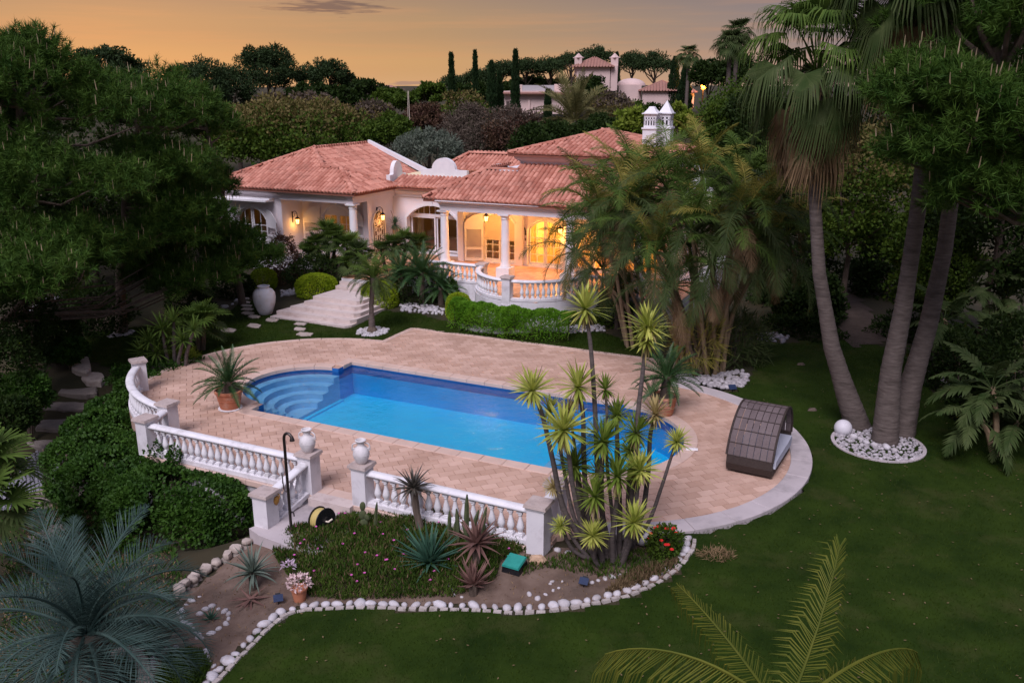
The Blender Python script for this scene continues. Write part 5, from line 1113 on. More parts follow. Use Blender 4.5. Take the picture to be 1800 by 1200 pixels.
p = fl(1047, 137); MB().box((p.x - 1.0, p.y - .10, p.z - 1.3), (p.x + 1.2, p.y - .01, p.z)).build('window', mat('far_glass', (.30, .30, .36), None, rough=.3), fv); MB().box((p.x - 1.15, p.y - .16, p.z + .02), (p.x + 1.35, p.y - .01, p.z + .22)).build('lintel', WHITE, fv)
fbox(886, 161, 1013, 200, 7); fbox(884, 160, 1014, 163.5, 7.4, 'eave_band', FW, -.3)
rb = MB(); a, b = fl(884, 163), fl(1014, 163)
for i in range(60): x = a.x + (b.x - a.x) * i / 59; rb.tube([(x, a.y - .75, a.z - .12), (x, a.y + .2, a.z + .12)], .09, 4)
rb.build('eave_tiles', FR_, fv, kind='stuff')
fbox(912, 149, 918, 161, .5, 'parapet_post'); fbox(918, 150, 975, 161, .15, 'glass_balustrade', mat('far_glass_rail', (.42, .40, .42), None, rough=.25)); fbox(934, 153, 962, 161, 2.0, dy=3); fbox(972, 148, 1000, 161, 1.2, dy=1.5)
DARKW = mat('far_opening', (.10, .075, .065), None, rough=.6)
for x0, x1 in ((890, 896), (913, 929), (935, 960)): fbox(x0, 178, x1, 199, .1, 'opening', DARKW, -.06)
for x in (900, 931, 964): fbox(x - 1.6, 176, x + 1.6, 202, .4, 'column', FW, -.6)
fbox(1086, 149, 1128, 180, 6, dy=1.5)
a = fl(1118, 149); o_ = MB(); o_.lathe([(1.75 * math.cos(R(t)) + .001, .85 * math.sin(R(t))) for t in range(0, 91, 15)], 16, (a.x - .6, a.y + 4.5, a.z - .1)); o_.build('dome', FW, fv, 60)
fbox(1128, 160, 1202, 196, 6); fhip(1128, 160, 1200, 6.0, 1.15, .4); fbox(1200, 164, 1222, 192, 4, dy=2); fhip(1200, 163, 1221, 4, .8, .4, 2)
p = fl(1236, 158); lt = MB(); lt.lathe([(.10, -1.4), (.07, 0)], 6, p); lt.build('lamp_post', IRON, fv); MB().lathe([(.05, 0), (.3, .15), (.3, .5), (.05, .65)], 8, p).build('lamp_globe', mat('far_lamp', (1, .5, .1), None, emit=(1, .20, .015), es=9), fv)
d_ = bpy.data.lights.new('lamp_light', 'POINT'); l_ = bpy.data.objects.new('lamp_light', d_); COL.objects.link(l_); l_.parent = fv; l_.location = (p.x, p.y - .8, p.z + .3); d_.energy = 900; d_.color = (1, .4, .08); d_.shadow_soft_size = .3
# distant roofs on the skyline and the thin pole
for i, (x, y0, y1, hw, Y) in enumerate([(683, 151, 160, 12, 420), (706, 158, 166, 14, 400), (668, 150, 158, 8, 430)]):
    c = D(x, y1, Y); w = hw * Y / 1574; h = (y1 - y0) * Y / 1574; o = thing('distant_house', ['tiny pale house on the far skyline under the cloud strip', 'tiny pale house lower on the far skyline, nearest the gap', 'tiny pale house on the far skyline, leftmost of three'][i], 'house', (c.x, c.y, c.z - 3))
    MB().box((-w, -4, 0), (w, 4, 3 + h * .6)).build('wall', FW, o); MB().add([(-w - 1, -5, 3 + h * .6), (w + 1, -5, 3 + h * .6), (w + 1, 5, 3 + h * .6), (-w - 1, 5, 3 + h * .6), (-w * .4, 0, 3 + h * 1.1), (w * .4, 0, 3 + h * 1.1)], [(0, 1, 5, 4), (1, 2, 5), (2, 3, 4, 5), (3, 0, 4), (3, 2, 1, 0)]).build('roof', FR_, o)
a = D(717, 160, 62); b = D(717, 205, 62); po = thing('pole', 'thin pale lattice pole standing among the shrubs behind the roof', 'pole', (a.x, a.y, b.z - 1.5)); MB().tube([(-.06, 0, 0), (-.04, 0, a.z - b.z + 1.5)], .012, 4).tube([(.06, 0, 0), (.04, 0, a.z - b.z + 1.5)], .02, 4).build('mast', GATE, po)
# ---- palms of the background
DF = [frond_mesh(3.0, a, b, 40, .62, .05, 28, .18, .035) for a, b in ((78, 25), (58, 45), (36, 55), (12, 55), (-15, 45), (-45, 25))]
c = D(1010, 212, 60); o = thing('date_palm', 'big feathery date palm standing behind the middle of the roof', 'palm tree', (c.x, c.y, zg(c.x, c.y))); k = Vector(c) - o.location
ringed([(0, 0, -.2), (0, 0, k.z)], (.34, .28), PALMTR, o); place_fronds(o, k, DF[:], [DATE, DATE, DATE, DATE, PALMB, PALMB], 56, sc=1.15)
WF = [fan_mesh(.8, .95, 22, a, d, 250, .09) for a, d in ((75, .25), (45, .4), (15, .6), (-15, .7))]
for lab, x, yc, Y, sc in (('little fan palm on the skyline above two broad cypresses', 1211, 98, 96, .95), ('dark fan palm silhouetted at the top left of the big palm crown', 1284, 80, 70, 1.0), ('dark fan palm half hidden, second one left of the big palm crown', 1297, 62, 74, 1.0)):
    c = D(x, yc, Y); o = thing('fan_palm', lab, 'palm tree', (c.x, c.y, zg(c.x, c.y))); k = Vector(c) - o.location; ringed([(0, 0, -.2), (0, 0, k.z)], (.2, .16), PALMTR, o); place_fronds(o, k, WF[:], [PALMD, PALMD, PALMD, PALMD], 24, sc=sc)

# ================================================================== LEFT: big pines
PG = 'big needle pines on the left'
def pell(x, y, Y, rx, rz, ry=None): return (D(x, y, Y), (rx, ry or rx, rz))
def gp(x, y, z=0): w = G(x, y, z); return (w.x, w.y, zg(w.x, w.y))
pine('big dark needle pine over the round pebble bed, rightmost of the left group', gp(212, 580), [pell(260, 190, 33, 2.1, 1.7), pell(240, 310, 32, 2.8, 1.7), pell(330, 370, 32, 1.5, 1.2), pell(230, 430, 31, 2.8, 1.1)], PINE, per=165, shoots=5, nn=36, group=PG)
pine('tall needle pine with brown candles at the upper left', (-17.5, 29.5, zg(-17.5, 29.5)), [pell(90, 190, 28.5, 2.4, 2.0), pell(30, 130, 28, 1.7, 1.3), pell(70, 330, 27.5, 2.7, 1.6), pell(40, 440, 27, 2.6, 1.0)], PINE, per=165, shoots=5, nn=36, group=PG)
pine('slender needle pine against the left wing of the house', (-11.6, 36.0, zg(-11.6, 36)), [pell(335, 220, 36.5, 1.5, 1.5), pell(362, 330, 36, 1.2, 1.3), pell(370, 430, 35.5, 1.6, 1.0), pell(435, 455, 35, 1.25, .65)], PINE, per=125, shoots=5, nn=36, group=PG, tr=.14)
pine('low spreading needle pine with drooping boughs behind the stone steps', (-19.5, 26.5, zg(-19.5, 26.5)), [pell(20, 480, 25, 2.2, 1.0), pell(120, 480, 28, 2.2, .9), pell(320, 480, 32.5, 1.7, .7)], PINE, per=125, shoots=5, nn=36, group=PG, tr=.14)
ptree('dark tree filling the gap behind the left pines', 150, 200, 480, 150, 40, BROADD, ncl=130, nl=120, l=.2, w=.12, zmin=-.9)
ptree('dark tree behind the left edge of the pines', 10, 180, 520, 130, 34, BROADD, ncl=120, nl=120, l=.2, w=.12, zmin=-.9)
ptree('dark shrubby tree behind the slender pine and left wing', 385, 300, 470, 60, 46.5, BROADD, ncl=70, nl=120, l=.18, w=.1, zmin=-.9)
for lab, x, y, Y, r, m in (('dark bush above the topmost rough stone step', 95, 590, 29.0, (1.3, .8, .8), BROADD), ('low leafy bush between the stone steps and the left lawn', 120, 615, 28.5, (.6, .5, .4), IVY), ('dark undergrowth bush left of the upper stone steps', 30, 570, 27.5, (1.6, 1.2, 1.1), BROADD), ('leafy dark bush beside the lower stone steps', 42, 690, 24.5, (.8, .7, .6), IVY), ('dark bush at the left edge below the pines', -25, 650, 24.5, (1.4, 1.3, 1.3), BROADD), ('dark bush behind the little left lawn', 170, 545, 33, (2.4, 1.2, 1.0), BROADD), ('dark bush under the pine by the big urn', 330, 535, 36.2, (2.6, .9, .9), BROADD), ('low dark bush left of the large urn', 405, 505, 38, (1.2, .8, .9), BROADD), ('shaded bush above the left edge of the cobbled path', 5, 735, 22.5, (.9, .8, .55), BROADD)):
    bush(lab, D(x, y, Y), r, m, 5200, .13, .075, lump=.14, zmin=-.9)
# ================================================================== HOUSE FRONT PLANTING
BB = 'clipped lime green bushes by the steps'
def pbush(label, x, yt, yb, hw, Y, m, n=6000, l=.06, w=.04, **kw):
    c, r = px(x, yt, yb, hw, Y); return bush(label, c, r, m, n, l, w, **kw)
pbush('low clipped lime bush left of the entrance steps', 556, 481, 532, 39, 37.0, LIMEL, 11000, zmin=-.75, lump=.03, shell=.1, group=BB, squash=.75)
pbush('clipped lime bush right of the entrance steps behind the small palm', 668, 492, 553, 36, 35.4, LIMEL, 11000, zmin=-.75, lump=.03, shell=.1, group=BB, squash=.75)
pbush('small clipped lime bush at the left end of the green hedge', 806, 515, 568, 24, 33.6, LIMEL, 8000, zmin=-.8, lump=.03, shell=.1, group=BB, squash=.8)
pbush('clipped lime bush half hidden behind the large urn', 464, 471, 512, 24, 38.4, LIMEL, 7000, zmin=-.8, lump=.03, shell=.1, group=BB, squash=.75)
hc = HW(10.3, -4.75); hd = thing('hedge', 'clipped bright green hedge curving below the terrace balustrade', 'hedge', (hc.x, hc.y, zg(hc.x, hc.y)), LANG); n = 30000
t_ = rng.uniform(-1, 1, n); a_ = rng.uniform(0, math.pi, n); xx = t_ * 2.55; yy = -.75 * (1 - (t_ * .85) ** 2) + .5; th = .52; k_ = np.sin(a_) ** .45; pp = np.c_[xx, yy + np.cos(a_) * th * (1 + .06 * np.sin(xx * 7)), .05 + 1.05 * k_ * (1 + .05 * np.sin(xx * 5) + .04 * np.sin(xx * 13 + a_ * 3))] - np.c_[np.zeros(n), np.zeros(n), rng.random(n) * .06]
link(poly_np('foliage', leafq(pp, unit(np.c_[np.zeros(n), np.cos(a_), np.sin(a_)] + ru(n) * .8), .065 * rng.uniform(.6, 1.3, n), .045)), 'foliage', HEDGEM, hd); m_ = MB()
for i in range(14): m_.tube([(-2.4 + .37 * i, .1, -.1), (-2.4 + .37 * i, .1, .8)], .02, 5)
m_.build('stems', BARK, hd)
pbush('dark purple leaved shrub between the pine and the fan palms', 497, 415, 508, 30, 39.2, REDB, 4200, .1, .06, zmin=-.9, lump=.15)
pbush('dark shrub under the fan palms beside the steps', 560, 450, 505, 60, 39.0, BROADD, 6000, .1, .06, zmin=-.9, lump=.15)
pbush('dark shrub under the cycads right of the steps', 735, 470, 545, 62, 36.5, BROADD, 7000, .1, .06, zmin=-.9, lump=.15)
pbush('dark leafy shrub at the right end of the hedge', 1078, 515, 590, 34, 32.6, BROAD, 4600, .1, .06, zmin=-.9, lump=.15)
pbush('small leafy shrub climbing the terrace wall', 790, 492, 530, 16, 35.5, IVY, 1600, .1, .06, zmin=-.9, lump=.15)
FF = [fan_mesh(.55, .55, 20, a, d, 280, .06, .3) for a, d in ((80, .05), (58, .08), (34, .12), (8, .2))]
def clumpfan(label, pos, crowns, n=22, sc=1.0, mats=(PALMG, PALMG, PALMG, PALMD), name='fan_palm'):
    o = thing(name, label, 'palm', (pos[0], pos[1], zg(pos[0], pos[1])), 0, None)
    for w in crowns:
        k = Vector(w) - o.location; MB().tube([(k.x * .3, k.y * .3, -.15), (k.x * .7, k.y * .7, k.z * .5), k], [.1, .09, .08], 7).build('trunk', BARK, o); place_fronds(o, k, FF[:], list(mats), n, sc=sc)
    return o
c = G(575, 480, .6); clumpfan('bushy bright fan palm in front of the lit porch, left of the steps', c, [D(560, 440, c.y), D(590, 428, c.y + .2), D(612, 440, c.y - .2), D(545, 455, c.y - .3), D(575, 415, c.y + .4)], 20, .95)
c = G(625, 500, .6); clumpfan('smaller fan palm right beside the upper steps', c, [D(632, 452, c.y), D(620, 470, c.y - .3)], 20, .85, (PALMD, PALMG, PALMG, PALMD))
c = G(695, 500, .5); clumpfan('dark fan palm behind the small feathery palm, below the iron gate', c, [D(690, 440, c.y), D(712, 432, c.y + .3), D(672, 450, c.y), D(735, 438, c.y + .2)], 20, .85, (PALMG, PALMD, PALMD, PALMD))
c = G(1085, 575, .2); clumpfan('dark fan palm at the right end of the hedge under the cane palms', c, [D(1085, 535, c.y), D(1095, 512, c.y + .2)], 18, .85, (PALMD, PALMD, PALMD, PALMD))
CF = [frond_mesh(1.0, a, b, 44, .17, .017, 32, .02, .012, .10, ang=(66, 40)) for a, b in ((74, 20), (56, 35), (36, 50), (14, 55), (-12, 40))]
def cycad(label, pos, crown, n=34, sc=1.0, tr=.12, parent=None, mats=None):
    o = thing('cycad', label, 'cycad', pos); k = Vector(crown) - Vector(pos)
    MB().tube([(0, 0, -.1), k * .5, k], [tr * 1.1, tr, tr * .9], 9).build('trunk', BARK, o); place_fronds(o, k, CF[:], mats or CYCAD, n, sc=sc); return o
for lab, x, y, b, sc, n in (('large dark cycad spreading left of the terrace balustrade', 742, 478, 533, 1.35, 40), ('dark cycad nearest the terrace balustrade end', 775, 505, 535, 1.05, 34), ('dark cycad between the small palm and the large cycad', 705, 480, 530, 1.1, 32)):
    g = gp(x, b, .25); cycad(lab, g, D(x, y, g[1]), n, sc)
# small feathery palm in a ring of pebbles
RF = [frond_mesh(1.0, a, b, 34, .24, .018, 15, .35, .012, .12) for a, b in ((76, 50), (55, 80), (32, 90), (8, 80), (-25, 50))]
g = gp(654, 582); o = thing('feather_palm', 'slim young feathery palm standing in a ring of white pebbles', 'palm', g); k = D(656, 488, g[1]) - Vector(g)
ringed([(0, 0, -.1), (.02, 0, k.z * .5), (k.x, 0, k.z)], (.10, .13, .085, .09, .10, .15), PALMTR, o); MB().lathe([(.24, -.02), (.2, .12), (.12, .26)], 9).build('trunk_boot', BARK, o); place_fronds(o, k, RF[:], [PALMG, PALMG, PALMD, PALMD, PALMD], 44, sc=1.12)
# little sword plants in the bed before the hedge
SF = [frond_mesh(.8, a, b, 26, .2, .02, 25, .05, .01, .1) for a, b in ((78, 20), (60, 30), (42, 40), (22, 45))]
for lab, x, y, sc in (('small dark cycad at the left corner of the hedge', 822, 575, .95), ('small dark cycad in front of the middle of the hedge', 893, 582, 1.0)):
    g = gp(x, y); o = thing('cycad', lab, 'cycad', g); MB().lathe([(.12, -.05), (.13, .1), (.07, .2)], 8).build('trunk', BARK, o); place_fronds(o, (0, 0, .16), SF[:], [PALMD, PALMG, PALMG, PALMD], 30, sc=sc)
# spiky plant in a tall pot by the iron gate
g = HW(.45, 2.85, FT); o = thing('potted_yucca', 'spiky round headed plant on a thick stem beside the glazed entrance', 'potted plant', g); MB().lathe([(.20, 0), (.22, .05), (.16, .25), (.17, .5), (.14, .85), (.13, 1.1), (.14, 1.35)], 12).build('trunk', CANE, o, 50)
r = rosette_mb(150, .50, .028, -60, 88, 10); me = r.mesh('leaf_head'); link(me, 'leaf_head', AGAVE, o, loc=(0, 0, 1.42)); MB().tube([(0, 0, 1.5), (-.1, 0, 1.9), (-.18, 0, 2.1)], .012, 5).build('flower_stalk', BARK, o)
# ================================================================== RIGHT: washingtonia palms, cane palms, thicket
WFG = [fan_mesh(1.3, 1.15, 46, a, d, 225, .05, .25) for a, d in ((78, .45), (55, .65), (28, .85), (0, 1.0), (-32, 1.1), (-62, 1.1))]
def washy(label, pts, rad, crown, n, sc=1.0, skirt=46, dry=PALMB):
    base = Vector(pts[0]); o = thing('fan_palm', label, 'palm tree', base, 0, 'tall fan palms sharing the pebble island'); P = [Vector(p) - base for p in pts]; P[0].z -= .25
    ringed(P, rad, PALMTR, o); k = Vector(crown) - base
    place_fronds(o, k, WFG[:], [PALMG, PALMG, PALMG, PALMD, PALMD, PALMB], n, sc=sc)
    for i in range(skirt):      # dead leaves hanging against the trunk
        az = i * 2.4 + random.uniform(-.2, .2); z = k.z - .25 - 1.25 * (i / skirt) ** .8; link(SKIRT[i % len(SKIRT)], 'dead_frond', dry, o, loc=(k.x + .12 * math.cos(az), k.y + .12 * math.sin(az), z), rot=(random.uniform(-.2, .2), random.uniform(-.1, .15), az), scale=sc * random.uniform(.75, 1.05))
    return o
SKIRT = []
for q in range(4):
    mb = MB(); pet = .8
    mb.tube([(0, 0, 0), (.35, 0, -.18), (.52, 0, -.62)], [.018, .014, .01], 4)
    for i in range(26):
        a = random.uniform(-1, 1); s = Vector((.52, 0, -.62)); l = random.uniform(.7, 1.25); m_ = s + Vector((.06 + random.uniform(-.08, .10), a * .26, -l * .45)); e = s + Vector((random.uniform(-.22, .12), a * .34 + random.uniform(-.05, .05), -l)); w = Vector((random.uniform(-.4, .4), 1, 0)).normalized() * .022
        b = len(mb.v); mb.v += [tuple(s - w * .4), tuple(s + w * .4), tuple(m_ + w), tuple(m_ - w), tuple(e)]; mb.f += [(b, b + 1, b + 2, b + 3), (b + 3, b + 2, b + 4)]
    SKIRT.append(mb.mesh('dead_frond'))
g = G(1514, 748)
washy('fan palm with the full shaggy crown in view, leaning left from the pebble island', [(g.x, g.y, 0), D(1487, 690, 22.3), D(1462, 610, 22.3), D(1440, 480, 22.4), D(1432, 350, 22.5), D(1437, 140, 22.6)], (.36, .24, .185, .16, .15, .15), D(1437, 122, 22.6), 40, 1.0, 64)
g = G(1556, 775)
washy('fan palm with the middle trunk, its crown cut off by the top of the picture', [(g.x, g.y, 0), D(1566, 650, 21.2), D(1588, 540, 21.2), D(1612, 380, 21.2), D(1632, 200, 21.2), D(1640, -40, 21.2)], (.36, .25, .20, .18, .165, .16), D(1640, -45, 21.2), 34, 1.1, 64, PALMY)
g = G(1584, 762)
washy('fan palm with the rightmost trunk leaning behind the dark pine', [(g.x, g.y, 0), D(1600, 680, 21.9), D(1632, 570, 22), D(1660, 440, 22.1), D(1685, 250, 22.2), D(1700, -90, 22.3)], (.36, .25, .20, .18, .165, .16), D(1700, -100, 22.3), 30, 1.15, 40)
# clump of cane palms
AF = [frond_mesh(2.1, a, b, 46, .60, .024, 24, .40, .022, .14) for a, b in ((80, 60), (62, 85), (42, 100), (18, 105), (-10, 90))]
AFD = frond_mesh(1.7, -50, 40, 30, .45, .03, 5, .6, .018, .2)
def canes(label, base, tops, n=9, sc=1.0, mats=None):
    o = thing('cane_palm', label, 'palm clump', base, 0, None)
    for q, tpx in enumerate(tops):
        k = Vector(tpx) - o.location; a = random.uniform(0, 6.28); s = Vector((.55 * math.cos(a), .40 * math.sin(a), -.2)) + Vector((k.x, k.y, 0)).normalized() * .22
        mdl = s.lerp(k, .5) - Vector((k.x, k.y, 0)) * .10 + Vector((random.uniform(-.12, .12), random.uniform(-.12, .12), .1)); ringed([s, mdl, k], (.075, .055), CANE, o, 'cane', 8)
        ms = mats[q % len(mats)] if mats else [PALMG, PALMG, PALMD, PALMD, PALMD]
        place_fronds(o, k, AF[:], ms, n, sc=sc, az0=random.uniform(0, 6), jit=.18)
        for d_ in range(2): az = random.uniform(0, 6.28); link(AFD, 'dead_frond', PALMB, o, loc=tuple(k - Vector((0, 0, .15))), rot=(0, random.uniform(-.2, .2), az), scale=sc * random.uniform(.8, 1.1))
    return o
YG = [PALMY, PALMG, PALMG, PALMD, PALMD]; GG = [PALMG, PALMG, PALMD, PALMD, PALMD]; OG = [PALMY, PALMY, PALMG, PALMG, PALMD]
canes('big clump of many caned palms leaning every way beside the terrace', gp(1232, 648), [D(x, y, Y) for x, y, Y in ((1125, 370, 27.5), (1175, 330, 27.0), (1235, 305, 27.3), (1295, 325, 27.2), (1345, 370, 27.0), (1090, 430, 27.8), (1150, 440, 26.0), (1215, 400, 25.8), (1285, 420, 25.9), (1265, 340, 28.6), (1200, 345, 28.6), (1320, 440, 28.0), (1350, 430, 26.4), (1180, 500, 26.2), (1060, 380, 28.2), (1375, 340, 27.5), (1310, 370, 25.8), (1140, 330, 28.5), (1100, 350, 27.2), (1250, 460, 26.0), (1385, 410, 28))], 15, 1.1, [YG, GG, OG, GG, YG, GG])
canes('group of leaning cane palms at the right end of the terrace', gp(1140, 612), [D(x, y, Y) for x, y, Y in ((1045, 400, 31.5), (1080, 330, 31.8), (1060, 470, 31.2), (1110, 300, 32), (1140, 345, 31.6), (1010, 440, 31.5), (1035, 350, 31.2), (1090, 410, 31))], 14, 1.0, [GG, YG, GG])
bush('leafy undergrowth at the foot of the cane palms', D(1290, 600, 28.0), (1.1, .8, .8), PALMD, 2600, .45, .03, lump=.2, zmin=-.9)
bush('grassy tuft among the canes of the big palm clump', D(1225, 600, 26.6), (.8, .6, .8), PALMY, 700, .5, .025, lump=.2, zmin=-.9, out=.9)
# thicket on the right
TR_ = 'trees of the right hand thicket'
for q in [('large olive green tree between the two palm trunks', 1500, 225, 460, 92, 34, BROAD, RUSTY), ('dark tree behind the cane palms', 1395, 300, 600, 80, 36, BROADD, None), ('green leafy tree right of the middle palm trunk', 1640, 330, 560, 70, 31, BROAD, None), ('dark tall tree at the right edge behind the pine', 1770, 120, 520, 110, 28, BROADD, None), ('dark tree behind the shaded stepping stones', 1560, 400, 590, 70, 38, BROADD, None), ('deep green tree far behind the fan palm crown', 1420, 180, 420, 80, 44, BROAD, None), ('dark tree behind the big pine at the top right', 1620, 60, 360, 90, 36, BROADD, None), ('shrubby tree above the shaded path', 1420, 470, 610, 60, 33, BROADD, None)]:
    ptree(q[0], *q[1:6], q[6], ncl=110, nl=130, l=.17, w=.10, zmin=-.9, m2=q[7], group=TR_)
pine('big dark needle pine with brown candles at the upper right', (13.9, 18.2, zg(13.9, 18.2)), [pell(1745, 40, 19.0, 2.0, 1.1), pell(1680, 165, 18.6, 1.55, .9), pell(1770, 230, 18.2, 1.9, 1.1), pell(1655, 270, 18.8, .95, .6), pell(1750, 350, 18.4, 1.4, .75)], PINE, per=125, shoots=5, nn=44, l=.24, w=.022, cr=.30)
PH = [frond_mesh(1.5, a, b, 15, .42, .09, 10, .35, .02, .25, prof=lambda t: math.sin(math.pi * min(1, .3 + .68 * t))) for a, b in ((66, 50), (42, 70), (16, 80), (-10, 70))]
def bigleaf(label, pos, crowns, n=12, sc=1.0, mats=(PALMG, BROADP, BROADP, PALMD) if 'BROADP' in globals() else (PALMD, PALMD, PALMD, PALMD)):
    o = thing('philodendron', label, 'tropical plant', (pos[0], pos[1], zg(pos[0], pos[1])))
    for w in crowns:
        k = Vector(w) - o.location; MB().tube([(k.x * .2, k.y * .2, -.1), k * .6, k], [.08, .07, .06], 6).build('stem', CANE, o); place_fronds(o, k, PH[:], list(mats), n, sc=sc)
    return o
for lab, x, y, z, cr in (('big leaved plant drooping over the lawn edge at the right, lowest of three', 1760, 800, 0, [(1745, 680), (1790, 740), (1720, 730)]), ('big leaved plant behind the third palm trunk', 1690, 660, 0, [(1660, 560), (1720, 590), (1700, 640), (1760, 600)]), ('big leaved plant under the right hand pine', 1790, 640, 0, [(1770, 520), (1800, 580), (1710, 500)])):
    g = gp(x, y, z); bigleaf(lab, g, [D(a, b, g[1]) for a, b in cr], 13, 1.0)
BAN = MB()
for s in range(1):
    pts = [(0, 0, 0), (.25, 0, .5), (.65, 0, .85), (1.15, 0, .95), (1.6, 0, .8)]; k = 10; P = resample(pts, .16); n = len(P)
    for i in range(n - 1):
        for sg in (1, -1):
            w0, w1 = (.34 * math.sin(math.pi * min(1, .12 + .86 * q / (n - 1))) for q in (i, i + 1)); o_ = len(BAN.v); BAN.v += [tuple(P[i]), tuple(P[i + 1]), (P[i + 1].x, sg * w1, P[i + 1].z - w1 * .35), (P[i].x, sg * w0, P[i].z - w0 * .35)]; BAN.f.append((o_, o_ + 1, o_ + 2, o_ + 3))
    BAN.tube([(-.1, 0, -.5)] + pts[:4], .022, 5)
BANM = BAN.mesh('leaf')
o = thing('banana_plant', 'banana plant with a big yellow green leaf under the right hand pine', 'banana plant', gp(1775, 600)); k = D(1765, 520, o.location.y - .4) - o.location
MB().tube([(0, 0, -.1), k * .5, k], [.16, .13, .09], 8).build('stem', PALMG, o)
for i in range(8): link(BANM, 'leaf', YELG if i < 2 else PALMG, o, loc=tuple(k), rot=(0, R(random.uniform(-30, 20)), i * 2.4 + 2.6), scale=random.uniform(1.0, 1.35))
for lab, x, y, Y, r, m in (('dark ground bush below the right hand thicket, nearest the lawn edge', 1745, 720, 22.5, (1.2, .9, .8), BROADD), ('dark bush behind the third palm trunk', 1690, 640, 25.5, (1.6, 1.2, 1.1), BROADD), ('dark bush at the far right edge above the lawn', 1800, 650, 22.0, (1.3, 1.2, 1.4), BROADD), ('dark bush right of the shaded stepping stones', 1590, 600, 31.0, (1.7, 1.2, 1.0), BROADD), ('dark bush left of the shaded stepping stones', 1410, 590, 31.5, (1.5, 1.0, .8), BROADD), ('bright green bush glimpsed behind the middle palm trunk', 1655, 470, 28.5, (1.1, 1.0, 1.3), BROAD)):
    bush(lab, D(x, y, Y), r, m, 6000, .14, .07, lump=.16, zmin=-.95)
# ================================================================== FOREGROUND PALMS
BF = [frond_mesh(2.1, a, b, 60, .66, .015, 36, .18, .03, .10, ang=(62, 34)) for a, b in ((76, 55), (58, 80), (40, 95), (22, 100), (2, 90), (-22, 70))]
c = D(150, 1110, 12.0); o = thing('blue_palm', 'blue grey feather palm with arching fronds in the lower left corner', 'palm tree', (c.x, c.y, zg(c.x, c.y))); k = Vector(c) - o.location
ringed([(0, 0, -.2), (0, 0, k.z * .6), (0, 0, k.z)], (.34, .30, .34), BARK, o); place_fronds(o, k, BF[:], BLUEP, 46, sc=1.05)
CO = [frond_mesh(2.5, a, b, 58, .80, .020, v, d, .026, .10, ang=(62, 16), prof=lambda t: .55 + .45 * math.sin(math.pi * min(1, .1 + .8 * t))) for a, b, d, v in ((72, 26, .55, 0), (72, 75, .9, -25), (56, 70, .95, -25), (52, 92, 1.0, -28), (30, 80, .9, -20))]
c = D(1378, 1262, 8.6); o = thing('coconut_palm', 'young coconut palm whose yellow green fronds rise into the bottom right of the picture', 'palm tree', (c.x, c.y, zg(c.x, c.y))); k = Vector(c) - o.location
ringed([(0, 0, -.2), (0, 0, k.z)], (.2, .14), PALMTR, o)
for i, (v, az, ro, sc) in enumerate([(0, 80, .35, .88), (1, 112, -.5, .84), (3, 160, -.25, 1.0), (3, 24, .25, .92), (2, -60, 0, .9), (3, -110, 0, .9), (4, 240, 0, .9)]): link(CO[v], 'frond', COCO, o, loc=tuple(k), rot=(ro, 0, R(az)), scale=sc)
c = D(-45, 830, 17.0); clumpfan('green fan palm at the left edge beside the cobbled path', c, [c, D(-30, 900, 16.5)], 22, 1.3)
# ================================================================== IVY HEDGE BESIDE THE DECK
iv = thing('ivy_hedge', 'large dark green ivy hedge wrapped round the left side of the raised deck', 'hedge', L(-1, -4.4, -1.7)); o_ = Vector(iv.location); acc = []
def ivy(p, q, zc, rp, rq, rz, n, sq=.55):
    u = ru(n); s = np.sign(u) * np.abs(u) ** sq; s *= lumps(u, .035, 4)[:, None] * (1 - .07 * rng.random((n, 1))); P = s * np.array([rp, rq, rz]); X = p + P[:, 0]; Y = q + P[:, 1]; Z = zc + P[:, 2]
    w = np.c_[A0.x + X * UX - Y * UY, A0.y + X * UY + Y * UX, Z] - np.array(o_); nn = np.c_[u[:, 0] * UX - u[:, 1] * UY, u[:, 0] * UY + u[:, 1] * UX, u[:, 2]]; k = Z > -2.0
    acc.append(leafq(w[k], unit(nn[k] * .45 + ru(k.sum()) * .8 + np.array([0, 0, -.15])), .10 * rng.uniform(.6, 1.3, k.sum()), .075))
ivy(1.75, -4.55, -1.0, 1.9, .95, 1.15, 30000); ivy(-.9, -4.1, -1.0, 1.3, .95, 1.0, 18000); ivy(-2.6, -3.2, -1.05, 1.3, 1.1, .95, 16000); ivy(-3.9, -1.9, -.85, .95, .95, .75, 11000); ivy(-4.75, -.6, -.6, .6, .9, .5, 8000); ivy(-5.25, .8, -.35, .5, .8, .4, 5000)
link(poly_np('foliage', np.concatenate(acc)), 'foliage', IVY, iv); st_ = MB()
for i in range(16): a = L(-3.5 + .42 * i, -4.0, -1.9) - o_; st_.tube([a, a + Vector((random.uniform(-.1, .1), 0, 1.6))], .03, 5)
st_.build('stems', BARK, iv)
bush('small ivy tuft climbing over the left balustrade rail', L(.9, -3.72, .2), (.5, .14, .22), IVY, 420, .09, .065, lump=.3, zmin=-.9); bush('ivy sprig over the corner end of the straight balustrade', L(.25, -3.7, .05), (.3, .12, .35), IVY, 260, .09, .065, lump=.3, zmin=-.9)
